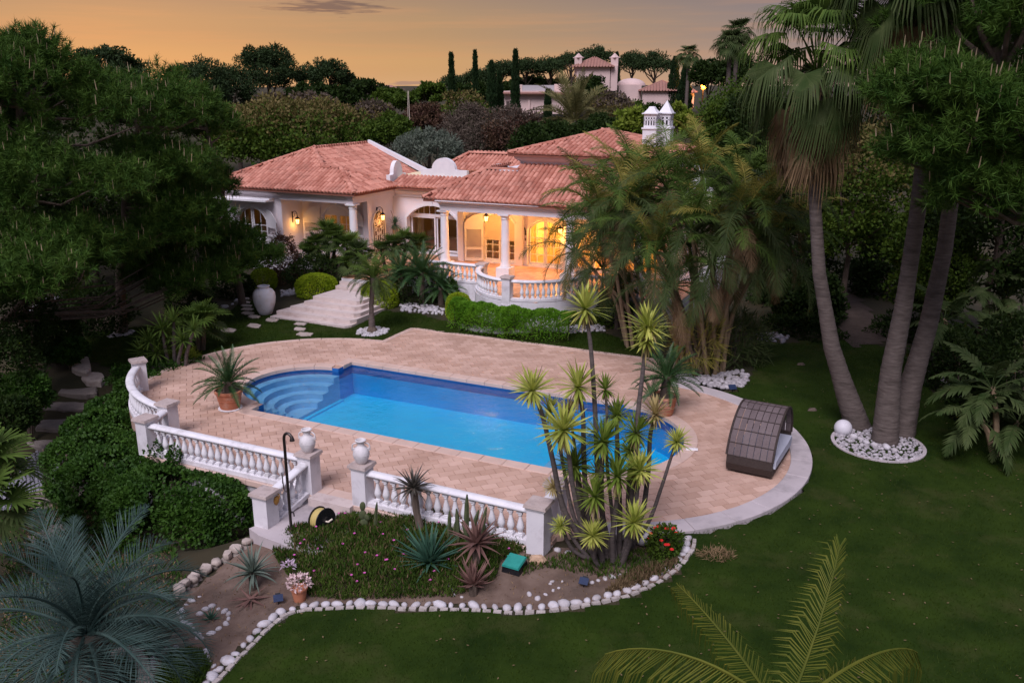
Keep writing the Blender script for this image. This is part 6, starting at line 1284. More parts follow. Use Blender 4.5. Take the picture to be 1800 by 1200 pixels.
# ================================================================== LEFT GARDEN
YR = [rosette_mb(46, .62, .045, -30, 85, 22).mesh('leaf_head') for _ in range(2)]
def yucca_group(label, pos, heads, m, sc=1.0, name='yucca', hm=None):
    o = thing(name, label, 'yucca', pos)
    for i, w in enumerate(heads):
        k = Vector(w) - Vector(pos); s = Vector((k.x * .35 + random.uniform(-.1, .1), k.y * .35, -.15)); MB().tube([s, s.lerp(k, .5) + Vector((random.uniform(-.08, .08), 0, .05)), k], [.07, .06, .05], 7).build('stem', YUCTR, o)
        link(YR[i % 2], 'leaf_head', m, o, loc=tuple(k), rot=(random.uniform(-.3, .3), random.uniform(-.3, .3), random.uniform(0, 6)), scale=sc * random.uniform(.85, 1.15))
    return o
g = gp(300, 640); yucca_group('clump of dull green yuccas left of the pool deck', g, [D(x, y, g[1] + random.uniform(-.3, .3)) for x, y in ((262, 600), (285, 578), (305, 565), (300, 590), (322, 598), (275, 620), (340, 580), (250, 618))], PALMG, 1.1)
g = gp(352, 610); clumpfan('fan palm leaning out of the yucca clump by the deck', g, [D(358, 568, g[1]), D(345, 585, g[1])], 16, 1.0)
g = gp(335, 540); clumpfan('pale yellow green fan palm at the foot of the pines', g, [D(335, 512, g[1])], 16, 1.0, (YELG, YELG, PALMG, PALMG))
bush('grassy yellow green tuft below the left yuccas', D(322, 632, 28.3), (.45, .4, .25), YELG, 700, .3, .02, zmin=-.4, out=1.0)
bush('dark leafy ground cover round the left yuccas', D(275, 650, 27.6), (1.5, .7, .35), IVY, 4000, .1, .06, lump=.2, zmin=-.6)
for lab, x, y in (('spiky dark sword plant beside the upper stone steps', 110, 610), ('spiky dark sword plant left of the lower stone steps', 40, 700)):
    g = gp(x, y, -.6); o = thing('sword_plant', lab, 'agave', g); rosette_mb(34, .9, .05, -5, 85, 30).build('leaf_head', PALMD, o); MB().lathe([(.1, -.1), (.08, .03)], 7).build('stem', BARK, o)
# ================================================================== POTTED CYCADS ON THE DECK
def pot(label, pos, r, h, scale=1.0, saucer=True):
    o = thing('terracotta_pot', label, 'plant pot', pos); MB().lathe([(r * .66, 0), (r * .70, .03), (r * .80, h * .45), (r * .83, h * .46), (r * .85, h * .50), (r * .82, h * .52), (r * .93, h * .86), (r * 1.02, h * .87), (r * 1.03, h * .97), (r * .98, h), (r * .90, h), (r * .86, h * .90), (0, h * .90)], 28, cap=False).build('pot', TERRA, o, 40)
    if saucer: MB().lathe([(r * .80, .0), (r * .86, .005), (r * .86, .03), (r * .7, .031)], 28).build('saucer', WHITE, o, 40)
    MB().lathe([(r * .88, h * .905), (0.0, h * .93)], 20, cap=False).build('soil', SOIL, o); return o
g1 = G(405, 717, .014); pot('large terracotta pot on a white saucer at the stepped end of the pool', g1, .40, .58)
cycad('stiff leaved cycad growing in the large pot at the stepped end of the pool', (g1.x, g1.y, .54), (g1.x, g1.y, .54 + .30), 36, 1.02, .15)
g2 = G(1166, 727, .014); pot('terracotta pot beside the rounded end of the pool', g2, .39, .58, saucer=False)
cycad('stiff leaved cycad growing in the pot by the rounded end of the pool', (g2.x, g2.y, .54), (g2.x + .05, g2.y, .54 + .62), 38, 1.0, .14)
cycad('small cycad offshoot on the left of the same rounded end pot', (g2.x - .22, g2.y, .54), (g2.x - .40, g2.y - .05, .66), 16, .62, .06)
# ================================================================== FRONT YUCCA
yb = G(1078, 985, -.12); yu = thing('giant_yucca', 'many stemmed variegated yucca in front of the pool with pale rosettes', 'yucca', yb)
YH = [rosette_mb(78, .46, .042, -48, 86, 14, jit=.18).mesh('leaf_head') for _ in range(4)]
YHM = {}
YDM = rosette_mb(26, .42, .036, -88, -45, 22, jit=.4).mesh('dead_leaves')
HEADS = [(1029, 543, 15.9, 1.0, 0, 0), (1139, 574, 15.7, .92, 0, 1), (1137, 597, 15.7, .85, 0, 1), (936, 686, 15.4, .84, 0, 2), (1016, 680, 15.6, .95, 0, 3), (1064, 684, 16.0, .65, 0, 4), (966, 722, 15.7, .62, 0, 2), (991, 755, 15.0, 1.0, 0, 5), (1085, 730, 16.0, .74, 0, 6), (1060, 776, 15.2, .95, 0, 7), (1152, 728, 15.8, .72, 1, 8), (1118, 760, 15.6, .80, 0, 9), (1190, 776, 15.7, .58, 0, 8), (1010, 818, 15.5, .75, 0, 5), (1050, 830, 15.6, .58, 0, 7), (1085, 837, 15.0, .90, 0, 10), (1125, 826, 15.3, .80, 0, 9), (1045, 872, 14.9, .82, 0, 11), (1114, 918, 14.7, .80, 0, 12), (1041, 941, 14.8, .66, 0, 13), (985, 925, 15.2, .45, 0, 14), (972, 856, 15.6, .45, 1, 14), (1108, 792, 15.7, .55, 0, 9), (1000, 720, 16.0, .5, 1, 3)]
BASES = [(1075, 985), (1096, 978), (1046, 978), (1058, 985), (1082, 990), (1050, 990), (1088, 980), (1066, 985), (1104, 970), (1094, 985), (1078, 992), (1060, 992), (1092, 995), (1055, 998), (1040, 985)]
for i, (x, y, Y, sc, dry, b) in enumerate(HEADS):
    k = D(x, y, Y) - yb; bw = G(*BASES[b], -.15) - yb; t = bw.lerp(k, .5); sw = (k.x - bw.x) * .22
    pts = [bw, bw.lerp(k, .28) + Vector((sw * .9 + random.uniform(-.05, .05), 0, 0)), bw.lerp(k, .6) + Vector((sw * .6 + random.uniform(-.06, .06), random.uniform(-.05, .05), 0)), bw.lerp(k, .85) + Vector((random.uniform(-.03, .03), 0, 0)), k]
    P = []
    for j in range(25):   # smooth through the control points
        f = j / 24 * 4; q = min(3, int(f)); u = f - q; p0, p1, p2, p3 = pts[max(q - 1, 0)], pts[q], pts[q + 1], pts[min(q + 2, 4)]
        P.append(.5 * ((2 * p1) + (p2 - p0) * u + (2 * p0 - 5 * p1 + 4 * p2 - p3) * u * u + (3 * p1 - p0 - 3 * p2 + p3) * u ** 3))
    r0 = .062 if sc > .7 else .045; MB().tube(P, [r0 * (1 - .42 * j / 24) * (1.5 if j == 0 else 1) * (1 + .05 * (j % 2)) for j in range(25)], 8).build('stem', YUCTR, yu, 60)
    hm_ = YUCCAD if dry else (YUCCAG if i in (5, 8, 9, 11, 13, 15, 17, 22) else YUCCA); ym_ = YHM.setdefault((i % 4, hm_.name), YH[i % 4].copy()); link(ym_, 'leaf_head', hm_, yu, loc=tuple(k), rot=(random.uniform(-.25, .25), random.uniform(-.25, .25), random.uniform(0, 6)), scale=sc * 1.32)
    link(YDM, 'dead_leaves', YUCCAD, yu, loc=tuple(k), rot=(0, 0, random.uniform(0, 6)), scale=sc * random.uniform(.8, 1.2))
    if i in (3, 4): MB().tube([k, k + Vector((.10, 0, .25)), k + Vector((.18, 0, .50))], [.012, .008, .004], 4).build('dry_flower_spike', BARK, yu)
# ================================================================== FLOWER BED
BED = [tuple(onG(x, y)[:2]) for x, y in [(470, 935), (500, 950), (640, 890), (700, 890), (930, 960), (1000, 965), (1210, 955), (1208, 985), (1175, 1012), (1100, 1046), (1030, 1062), (960, 1070), (880, 1068), (700, 1062), (540, 1062), (480, 1085), (430, 1130), (380, 1180), (320, 1300), (240, 1220), (300, 1130), (330, 1040), (400, 985), (440, 955)]]
sheet('bed_soil', BED, SOIL, .012, .15)
ICE = [tuple(onG(x, y)[:2]) for x, y in [(488, 940), (520, 932), (575, 925), (600, 905), (640, 888), (700, 888), (780, 905), (850, 925), (920, 952), (940, 970), (905, 975), (880, 990), (870, 1020), (800, 1050), (700, 1053), (600, 1056), (545, 1050), (505, 1010), (480, 975)]]
ICEc = np.mean(np.array(ICE), 0)
def ground_cover(name, poly, n, h, w, m, mound, lean=.5):
    P = np.array(poly); x0, y0 = P.min(0); x1, y1 = P.max(0); q = rng.uniform((x0, y0), (x1, y1), (n * 3, 2)); q = q[inpoly_np(q[:, 0], q[:, 1], poly)][:n]; n = len(q)
    A = np.array(poly + [poly[0]]); dd = np.full(n, 9.0)
    for a, b in zip(A[:-1], A[1:]):
        t = np.clip(((q - a) @ (b - a)) / ((b - a) @ (b - a)), 0, 1); dd = np.minimum(dd, np.linalg.norm(q - (a + t[:, None] * (b - a)), axis=1))
    z = zf(q[:, 0], q[:, 1]) + mound * np.clip(dd / .45, 0, 1) ** .6 * (1 + .25 * np.sin(q[:, 0] * 5) * np.sin(q[:, 1] * 6 + 1)) * rng.uniform(.35, 1.0, n) ** .5
    c = np.c_[q, z]; d = unit(ru(n) * lean + np.array([0, 0, .8])); return link(poly_np(name, leafq(c, d, h * rng.uniform(.6, 1.3, n), w)), name, m, kind='stuff'), c
ic, cpos = ground_cover('ice_plant_cover', ICE, 34000, .12, .028, ICEP, .22); ground_cover('dry_ice_plant', ICE, 4200, .12, .026, ICEB, .24)
fl_ = MB(); sel = cpos[rng.choice(len(cpos), 46)]
for p in sel: fl_.lathe([(.004, .09), (.028, .11), (.025, .116), (.004, .108)], 8, p, False)
fl_.build('pink_flowers', PINKF, None, kind='stuff')
LOWB = pxpoly([(905, 980), (960, 985), (1000, 975), (1200, 965), (1190, 1000), (1120, 1030), (1050, 1015), (960, 1000), (920, 1015)])
ground_cover('low_bed_plants', LOWB, 1500, .14, .03, ICEP, .05); ground_cover('low_bed_plants', pxpoly([(1110, 1005), (1195, 985), (1175, 1005), (1110, 1035), (1060, 1045)]), 1500, .14, .03, ICEB, .05)
ground_cover('corner_bed_plants', pxpoly([(275, 1200), (300, 1150), (350, 1145), (370, 1170), (340, 1240)]), 4200, .12, .03, ICEP, .12); ground_cover('bed_litter', BED, 2500, .07, .02, PALMB, .0, 1.6)
def spiky(label, pos, n, Ln, w, m, lo=-25, hi=85, curve=20, thick=.03, stem=0.0, name='aloe', cat='aloe', lean=(0, 0), kink=0.0):
    """succulent: every leaf a part of its own (three shared leaf shapes)"""
    o = thing(name, label, cat, pos); top = Vector((lean[0], lean[1], stem + .04))
    MB().tube([(0, 0, -.12), top * .5 + Vector((lean[0] * .2, 0, 0)), top], [.09, .08, .09] if stem > .2 else [.10, .08, .06], 8).build('stem', BARK, o)
    lv = []
    for cv in (curve * .4, curve, curve * 1.5):
        mb = MB(); p = Vector((0, 0, 0)); seg = 5
        for j in range(seg + 1):
            f = j / seg; ww = w * (.75 + .25 * math.sin(math.pi * min(1, f * 1.4 + .2))) * (1 - f ** 2.2) + .002; e = R(-cv * f * f - kink * (f > .6)); up = Vector((-math.sin(e), 0, math.cos(e)))
            mb.v += [tuple(p + Vector((0, -ww / 2, 0)) + up * thick * (1 - f) * .6), tuple(p + up * thick * (1 - f) * .15), tuple(p + Vector((0, ww / 2, 0)) + up * thick * (1 - f) * .6), tuple(p - up * thick * (1 - f))]; p += Vector((math.cos(e), 0, math.sin(e))) * (Ln / seg)
        for j in range(seg):
            for i in range(4): a = 4 * j + i; b = 4 * j + (i + 1) % 4; mb.f.append((a, b, b + 4, a + 4))
        lv.append(mb.mesh('leaf', 50))
    for i in range(n):
        t = (i + .5) / n; e = hi + (lo - hi) * t ** .85 + random.uniform(-6, 6); az = i * 2.39996 + random.uniform(-.12, .12)
        link(lv[min(2, int(t * 3))], 'leaf', m, o, loc=tuple(top - Vector((0, 0, .04 * t))), rot=(0, -R(e), az), scale=(.65 + .35 * math.sin(math.pi * min(1, .2 + .7 * t))) * random.uniform(.9, 1.1))
    return o
g = gp(755, 1000, -.2); g = (g[0], g[1], g[2] + .20); spiky('large blue green agave with stiff upright sword leaves', g, 52, .86, .095, AGAVE, 2, 86, 8, .035, name='agave', cat='agave')
g = gp(838, 1005, -.2); spiky('big reddish aloe with a wide star of leaves', g, 34, .68, .105, ALOER, -22, 82, 16, .035, .62)
g = gp(832, 1045, -.25); spiky('smaller reddish aloe with incurved leaves by the white border stones', g, 36, .54, .085, ALOER, 0, 88, -28, .03, .22)
g = gp(745, 940, -.15); spiky('tree aloe on a leaning bare stem before the balustrade', g, 44, .56, .066, ALOEG and mat('aloe_dark', (.055, .050, .045), (.11, .10, .075), 1, .5, island=.75), -30, 80, 34, .03, 1.14, lean=(-.20, .05))
g = gp(445, 1035, -.5); spiky('pale grey green aloe on the dry slope at the left', g, 38, .64, .070, ALOEG, -32, 84, 26, .03, .34, lean=(0, .05))
g = gp(440, 1060, -.5); spiky('withered brownish aloe skirt under the pale aloe', g, 18, .46, .06, ALOER, -30, 20, 10, .02, .06)
g = gp(795, 960, -.2); spiky('small dark aloe between the agave and the red aloe', g, 18, .30, .04, ALOER, 0, 84, 14, .02)
g = gp(372, 1095, -.6); spiky('tiny green agave inside a loop of white stones', g, 20, .26, .035, AGAVE, 0, 84, 14, .02, name='agave', cat='agave')
# cacti
CACT = mat('cactus_skin', (.055, .075, .035), (.10, .115, .05), 6, .7, .3, 30)
def cactus(label, pos, cols):
    o = thing('cactus', label, 'cactus', pos)
    for (dx, dy, h, r, lx) in cols:
        n = 10; P = [(dx + lx * (i / 6) ** 2, dy, h * i / 6 - (.1 if i == 0 else 0)) for i in range(7)]; mb = MB(); mb.tube(P, [r, r * 1.05, r, r * 1.04, r, r * .85, r * .3], n)
        for i in range(0, len(mb.v)):
            if i % 2 and i < 70: v = Vector(mb.v[i]); c = Vector(P[i // n]); mb.v[i] = tuple(c + (v - c) * .78)
        mb.build('column', CACT, o)
    return o
cactus('group of ribbed columnar cacti before the middle of the front balustrade', gp(820, 962, -.1), [(0, 0, 1.32, .055, .03), (.10, .05, .95, .05, .16), (-.17, 0, 1.0, .05, -.02), (.30, -.02, 1.05, .05, .12), (.06, -.08, .75, .05, -.14), (.38, .05, .8, .045, -.04)]); cactus('slim columnar cactus beside the pillar of the right urn', gp(660, 925, -.05), [(0, 0, .80, .04, .06)]); cactus('short columnar cactus left of the cactus group', gp(790, 952, -.1), [(0, 0, .85, .045, .02), (.10, 0, .6, .04, .03)])
o = thing('prickly_pear', 'prickly pear cactus with flat pads against the right urn pillar', 'cactus', Vector(gp(640, 922, -.05)) + Vector((0, 0, .16)))
for (x, z, rx, rz_, t) in ((0, .12, .09, .13, 0), (-.02, .34, .075, .12, .2), (.06, .28, .06, .09, -.5), (-.01, .54, .065, .11, .1)):
    mt = Matrix.Translation((x, 0, z)) @ Matrix.Rotation(t, 4, 'Y') @ Matrix.Diagonal((rx, .028, rz_, 1)); MB().lathe([(math.sin(R(a)) + .001, -math.cos(R(a))) for a in range(0, 181, 20)], 12, mat4=mt).build('pad', CACT, o, 60)
# red flowering bush and potted flowers
b = bush('bush with red flowers at the right end of the flower bed', G(1168, 955, .15), (.42, .32, .34), BROAD, 1700, .075, .045, lump=.2, zmin=-.8); rf = MB()
for i in range(16): u = ru(1)[0]; rf.lathe([(.005, 0), (.045, .03), (.035, .045), (.005, .03)], 7, Vector((u[0] * .42, u[1] * .32, abs(u[2]) * .34)) + Vector((0, 0, G(1168, 955, .15).z - b.location.z)), False)
rf.build('flowers', REDF, b)
FLW = mat('pale_flower', (.66, .50, .50), (.56, .42, .40), 9, .7)
g = gp(527, 1052, -.4); fp = thing('flower_pot', 'terracotta pot with pale pink flowers on the border stones', 'plant pot', g); MB().lathe([(.11, 0), (.15, .24), (.165, .25), (.165, .28), (.14, .28), (.13, .25), (0, .25)], 16, cap=False).build('pot', TERRA, fp, 40)
P = bush_leaves((.22, .22, .16), 240, .07, .045, zmin=-.2); P[..., 2] += .36; link(poly_np('flowers', P), 'flowers', FLW, fp)
o = thing('white_flower', 'single large white flower head on a stalk above the ground cover', 'flower', gp(508, 1015, -.35)); MB().tube([(0, 0, -.1), (.02, 0, .35)], .01, 5).build('stalk', ICEP, o); P = bush_leaves((.10, .10, .05), 60, .10, .04, zmin=-.3); P[..., 2] += .38; link(poly_np('petals', P), 'petals', mat('lilac_petal', (.60, .48, .58), None, rough=.6), o)
# ================================================================== STONES, PATHS
def rock_mesh(sx, sy, sz, seed, n=8, m=5, rough=.14):
    r_ = random.Random(seed); mb = MB(); vs = []; ph = [r_.uniform(0, 6.28) for _ in range(6)]
    for j in range(1, m):
        b = math.pi * j / m
        for i in range(n):
            a = 2 * math.pi * i / n; f = 1 + rough * (math.sin(2 * a + ph[0]) * .6 + math.sin(3 * a + ph[1] + b * 2) * .5 + math.sin(b * 3 + ph[2]) * .4) + r_.uniform(-.05, .05); k = lambda v: math.copysign(abs(v) ** .8, v)
            vs.append((sx * f * math.sin(b) ** .8 * math.cos(a), sy * f * math.sin(b) ** .8 * math.sin(a), -sz * k(math.cos(b)) * (1 + r_.uniform(-.06, .06))))
    vs += [(0, 0, -sz), (0, 0, sz)]; o = len(vs); fs = []
    for j in range(m - 2):
        for i in range(n): fs.append((j * n + i, j * n + (i + 1) % n, (j + 1) * n + (i + 1) % n, (j + 1) * n + i))
    for i in range(n): fs.append((o - 2, (i + 1) % n, i)); fs.append((o - 1, (m - 2) * n + i, (m - 2) * n + (i + 1) % n))
    mb.add(vs, fs); return mb
RK = [rock_mesh(*q, i) for i, q in enumerate([(.11, .085, .07), (.095, .075, .075), (.12, .08, .06), (.085, .08, .07), (.13, .09, .075)])]; RKM = [r.mesh('stone', 60) for r in RK]
def row(label, path, name='stone_border', step=.215, sc=1.0, m=None, z=.01, cat='stone edging', blocks=0):
    P = resample([Vector(p) for p in path], step); o = thing(name, label, cat, P[0])
    for i, p in enumerate(P):
        w = Vector((p.x + random.uniform(-.02, .02), p.y + random.uniform(-.02, .02), 0)); w.z = zg(w.x, w.y) + z; link(random.choice(RKM), 'stone', m or STONEW, o, loc=tuple(w - P[0]), rot=(random.uniform(-.2, .2), random.uniform(-.2, .2), random.uniform(0, 6.28)), scale=sc * random.uniform(.55, 1.35))
    if blocks:
        Q = resample([Vector(p) for p in path], blocks)
        for i in range(len(Q) - 1):
            a, b = Q[i], Q[i + 1]; t = (b - a); t.z = 0; l = t.length; t.normalize(); sd = Vector((t.y, -t.x, 0)); c = (a + b) / 2 + sd * .145; c.z = zg(c.x, c.y)
            mb = MB(); k = random.uniform(.75, .95) * l / 2; h_ = random.uniform(.03, .06); mb.box((-k, -random.uniform(.045, .06), -.08), (k, .05, h_), None, .012); mb.build('block', m or BLOCKM, o, loc=tuple(c - P[0]), rot=(random.uniform(-.06, .06), random.uniform(-.06, .06), math.atan2(t.y, t.x) + random.uniform(-.08, .08)))
    return o
def gpx(pts): return [onG(x, y) for x, y in pts]
row('long curving edge of white stones between the flower bed and the lawn', gpx([(360, 1205), (380, 1184), (410, 1153), (440, 1124), (465, 1098), (492, 1078), (530, 1066), (600, 1062), (700, 1062), (800, 1064), (880, 1068), (960, 1068), (1040, 1055), (1100, 1040), (1150, 1018), (1188, 988), (1208, 962), (1208, 948)]), blocks=.20)
row('loop of white stones round a tiny agave on the dry slope', gpx([(318, 1078), (322, 1092), (345, 1108), (352, 1125), (375, 1112), (395, 1100), (403, 1085), (395, 1074), (372, 1066), (350, 1080)]), step=.17, sc=.62)
row('short row of white stones left of the dry slope', gpx([(350, 1050), (330, 1060), (320, 1072)]), step=.15, sc=.55); row('white stones edging the lowest corner bed', gpx([(268, 1230), (266, 1180), (270, 1155), (285, 1142), (310, 1138)]), step=.18, sc=.65); row('two or three white stones at the right of the lowest corner bed', gpx([(360, 1148), (368, 1165), (380, 1180)]), step=.18, sc=.7)
row('row of small white stones inside the flower bed below the giant yucca', gpx([(1040, 1024), (1060, 1020), (1080, 1013), (1102, 1008)]), step=.16, sc=.62); row('scattered white stones in the middle of the flower bed', gpx([(930, 1045), (945, 1052), (960, 1045), (972, 1038), (985, 1036), (962, 1022), (990, 1022)]), step=.2, sc=.55); row('few white stones beside the grey pillar', gpx([(968, 960), (980, 968), (1000, 972)]), step=.2, sc=.7); row('few white stones below the red aloe', gpx([(790, 1030), (798, 1045), (812, 1050)]), step=.16, sc=.5)
def pebbles(name, label, poly, n, sc, m=PEBBLE, z=.0, rim=0):
    """a bed of pebbles (one mass) edged by a ring of larger stones"""
    c = np.mean(np.array(poly), 0); o = thing(name, label, 'pebble bed', (c[0], c[1], zg(*c))); P = np.array(poly); x0, y0 = P.min(0); x1, y1 = P.max(0); q = rng.uniform((x0, y0), (x1, y1), (n * 3, 2)); q = q[inpoly_np(q[:, 0], q[:, 1], poly)][:n]
    for v in range(2):
        ms = []
        for x, y in q[v::2]:
            s = sc * random.uniform(.5, 1.25); ms.append(Matrix.Translation((x - c[0], y - c[1], zg(x, y) - o.location.z + z + .02)) @ Matrix.Rotation(random.uniform(0, 6.28), 4, 'Z') @ Matrix.Rotation(random.uniform(-.3, .3), 4, 'X') @ Matrix.Diagonal((s, s, s, 1)))
        me = joined('pebbles', RK[v * 3], ms); me.polygons.foreach_set('use_smooth', [True] * len(me.polygons)); link(me, 'pebbles', m, o, kind='stuff')
    if rim:
        R_ = resample([Vector((*p, 0)) for p in poly + [poly[0]]], rim)
        for p in R_[:-1]: link(random.choice(RKM), 'stone', STONEW, o, loc=(p.x - c[0], p.y - c[1], zg(p.x, p.y) - o.location.z + .02), rot=(0, 0, random.uniform(0, 6.28)), scale=rim * random.uniform(2.6, 4.4))
    return o
def ell(c, rx, ry, n=28): return [(c[0] + rx * math.cos(2 * math.pi * i / n), c[1] + ry * math.sin(2 * math.pi * i / n)) for i in range(n)]
c = G(1543, 779); pib = pebbles('pebble_island', 'round bed of white pebbles at the foot of the three tall palms', ell((c.x, c.y), 1.08, 1.12), 620, .50, z=.02)
P_ = ell((c.x, c.y), 1.12, 1.16, 40); ed = struct('island_edging'); MB().sweep([(x, y, zg(x, y)) for x, y in P_], [(-.04, -.1), (.05, -.1), (.05, .05), (-.04, .05)], True).build('edging', CURB, ed)
for x, y, s in ((1500, 772, 1.1), (1512, 776, .9), (1522, 782, 1.0), (1536, 787, 1.0), (1557, 790, 1.05), (1572, 796, .9), (1514, 787, .8)): w = onG(x, y); link(random.choice(RKM), 'boulder', STONEW, pib, loc=tuple(Vector((w.x, w.y, w.z + .08)) - pib.location), rot=(0, 0, random.uniform(0, 6)), scale=s)
pebbles('pebble_ring', 'ring of white pebbles round the slim feathery palm', ell(G(655, 582)[:2], .62, .66), 230, .75, STONEW); pebbles('pebble_ring', 'small ring of pebbles round the pine trunk on the left lawn', ell(G(212, 581)[:2], .48, .5), 120, .75)
pebbles('pebble_bed', 'crescent of white stones in front of the big cane palm clump', pxpoly([(1185, 650), (1215, 662), (1250, 660), (1285, 652), (1305, 652), (1318, 664), (1308, 680), (1280, 684), (1245, 680), (1215, 676), (1190, 668)]), 300, .8)
pebbles('stone_strip', 'strip of white stones before the left half of the hedge', pxpoly([(812, 570), (835, 574), (870, 576), (935, 576), (938, 584), (890, 588), (840, 584), (815, 580)]), 190, .75, STONEW); pebbles('stone_strip', 'strip of white stones before the right half of the hedge', pxpoly([(945, 570), (985, 568), (1060, 572), (1065, 582), (1000, 586), (950, 582)]), 150, .85, STONEW); pebbles('stone_strip', 'white stones below the large cycads', pxpoly([(702, 534), (735, 534), (785, 543), (788, 556), (745, 552), (705, 548)]), 110, .9, STONEW); pebbles('stone_strip', 'white rocks left of the lime bush by the steps', pxpoly([(492, 512), (520, 508), (522, 518), (495, 522)]), 40, 1.0, STONEW); pebbles('stone_strip', 'pale stones below the dark thicket right of the cane palms', pxpoly([(1330, 588), (1365, 585), (1385, 592), (1380, 604), (1335, 602)]), 80, .8)
row('rough dark stones edging the right side of the lawn', gpx([(1625, 650), (1650, 662), (1668, 680), (1690, 700), (1715, 710), (1738, 735), (1752, 762)]), step=.25, sc=.9, m=DROCK)
def slab(parent, pts, z, th, m, name='stone', own=False):
    w = [G(x, y, z) if z is not None else onG(x, y) for x, y in pts]; zz = z if z is not None else None; c = sum(w, Vector()) / len(w); P = []
    k = len(w)
    for i in range(k):
        a, b = w[i], w[(i + 1) % k]
        for f in (0, .33, .66): q = a.lerp(b, f); P.append(q + Vector((random.uniform(-.02, .02), random.uniform(-.02, .02), 0)))
    mb = MB(); n = len(P); top = [p + (c - p) * .06 for p in P]; base = c.z; mb.add([(p.x, p.y, p.z - th) for p in P] + [(p.x, p.y, p.z + th * .15) for p in P] + [(p.x, p.y, p.z + th * .3) for p in top], [tuple(range(2 * n, 3 * n))] + [(i, (i + 1) % n, n + (i + 1) % n, n + i) for i in range(n)] + [(n + i, n + (i + 1) % n, 2 * n + (i + 1) % n, 2 * n + i) for i in range(n)])
    A = sum(P[i].x * P[(i + 1) % n].y - P[(i + 1) % n].x * P[i].y for i in range(n))
    if A < 0: mb.f = [tuple(reversed(f)) for f in mb.f]
    return mb.build(name, m, parent)
sp = struct('stepping_stone_path')
for x, y, a, b in [(429, 526, 10, 1.6), (431, 533, 10, 1.8), (433, 539, 10, 1.9), (435, 545, 11, 2.2), (436, 552, 12, 2.4), (447, 558, 11, 2.6), (478, 564, 12, 2.8), (447, 574, 12, 3.6), (402, 582, 14, 3.2), (528, 571, 11, 2.2), (527, 580, 11, 2.6), (536, 589, 15, 3.0), (330, 590, 10, 2.5)]:
    slab(sp, [(x - a, y + b * .2), (x - a * .6, y - b), (x + a * .3, y - b * .8), (x + a, y - b * .2), (x + a * .7, y + b), (x - a * .4, y + b)], None, .06, ROCK).location = (0, 0, .05)
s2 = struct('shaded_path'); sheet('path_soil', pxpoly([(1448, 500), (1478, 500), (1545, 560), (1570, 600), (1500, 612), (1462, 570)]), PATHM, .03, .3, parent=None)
for x, y, a, b in [(1460, 508, 8, 1.5), (1466, 515, 9, 1.6), (1469, 521, 9, 1.6), (1489, 539, 10, 2), (1497, 547, 10, 2.2), (1504, 556, 11, 2.4), (1507, 567, 11, 3)]: slab(s2, [(x - a, y), (x - a * .5, y - b), (x + a * .4, y - b), (x + a, y), (x + a * .6, y + b), (x - a * .5, y + b)], None, .07, ROCK)
gs = thing('rock_steps', 'rough natural stone steps descending to the cobbled path at the left', 'steps', G(100, 720, -1))
for z, pts in ((-.28, [(125, 648), (128, 630), (142, 621), (156, 628), (161, 648), (150, 656)]), (-.45, [(143, 664), (160, 654), (181, 656), (186, 666), (176, 670), (150, 670)]), (-.70, [(100, 690), (118, 676), (150, 671), (172, 676), (172, 690), (150, 693)]), (-.95, [(74, 718), (92, 708), (125, 702), (152, 706), (150, 718), (110, 720)]), (-1.2, [(60, 752), (75, 736), (110, 730), (142, 732), (138, 748), (100, 753)]), (-1.45, [(42, 780), (55, 764), (95, 759), (130, 768), (122, 786), (80, 790)])):
    w = [G(x, y, z) - gs.location for x, y in pts]; P = []
    for i in range(len(w)):
        for f in (0, .3, .65): P.append(w[i].lerp(w[(i + 1) % len(w)], f) + Vector((random.uniform(-.03, .03), random.uniform(-.03, .03), random.uniform(-.01, .01))))
    n = len(P); c = sum(P, Vector()) / n; top = [p + (c - p) * .09 + Vector((0, 0, .035)) for p in P]
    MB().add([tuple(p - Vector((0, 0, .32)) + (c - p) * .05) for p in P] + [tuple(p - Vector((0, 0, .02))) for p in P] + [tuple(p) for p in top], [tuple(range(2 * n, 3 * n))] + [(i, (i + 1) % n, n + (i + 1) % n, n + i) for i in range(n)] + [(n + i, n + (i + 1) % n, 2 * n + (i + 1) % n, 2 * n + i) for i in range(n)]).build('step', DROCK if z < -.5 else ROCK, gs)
CBP = [tuple(G(x, y, -1.72)[:2]) for x, y in [(-20, 870), (20, 815), (60, 800), (108, 792), (112, 810), (95, 852), (40, 872), (-20, 930)]]; cb = struct('cobbled_path'); ms = []; P = np.array(CBP)
for j in range(120):
    for i in range(120):
        x = P[:, 0].min() + i * .115 + (.05 if j % 2 else 0); y = P[:, 1].min() + j * .10
        if y < P[:, 1].max() and inpoly(x, y, CBP): ms.append(Matrix.Translation((x + random.uniform(-.008, .008), y + random.uniform(-.008, .008), zg(x, y) + .01)) @ Matrix.Rotation(random.uniform(-.2, .2), 4, 'Z'))
cm = MB(); cm.box((-.05, -.044, -.06), (.05, .044, .03), None, .010); link(joined('cobbles', cm, ms), 'cobbles', COBB, cb, kind='stuff')
fp_ = struct('flagstone_landing')
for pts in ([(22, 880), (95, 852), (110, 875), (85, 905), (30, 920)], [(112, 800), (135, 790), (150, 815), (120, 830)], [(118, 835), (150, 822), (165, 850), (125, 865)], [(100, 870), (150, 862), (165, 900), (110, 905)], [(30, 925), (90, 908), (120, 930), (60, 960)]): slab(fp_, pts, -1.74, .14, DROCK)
lw = thing('rock_wall', 'low dry stone wall running from the lower pillar down towards the blue palm', 'wall', onG(440, 965)); A = resample([onG(x, y) for x, y in ((468, 942), (440, 958), (410, 978), (375, 1000), (345, 1020), (318, 1045))], .24)
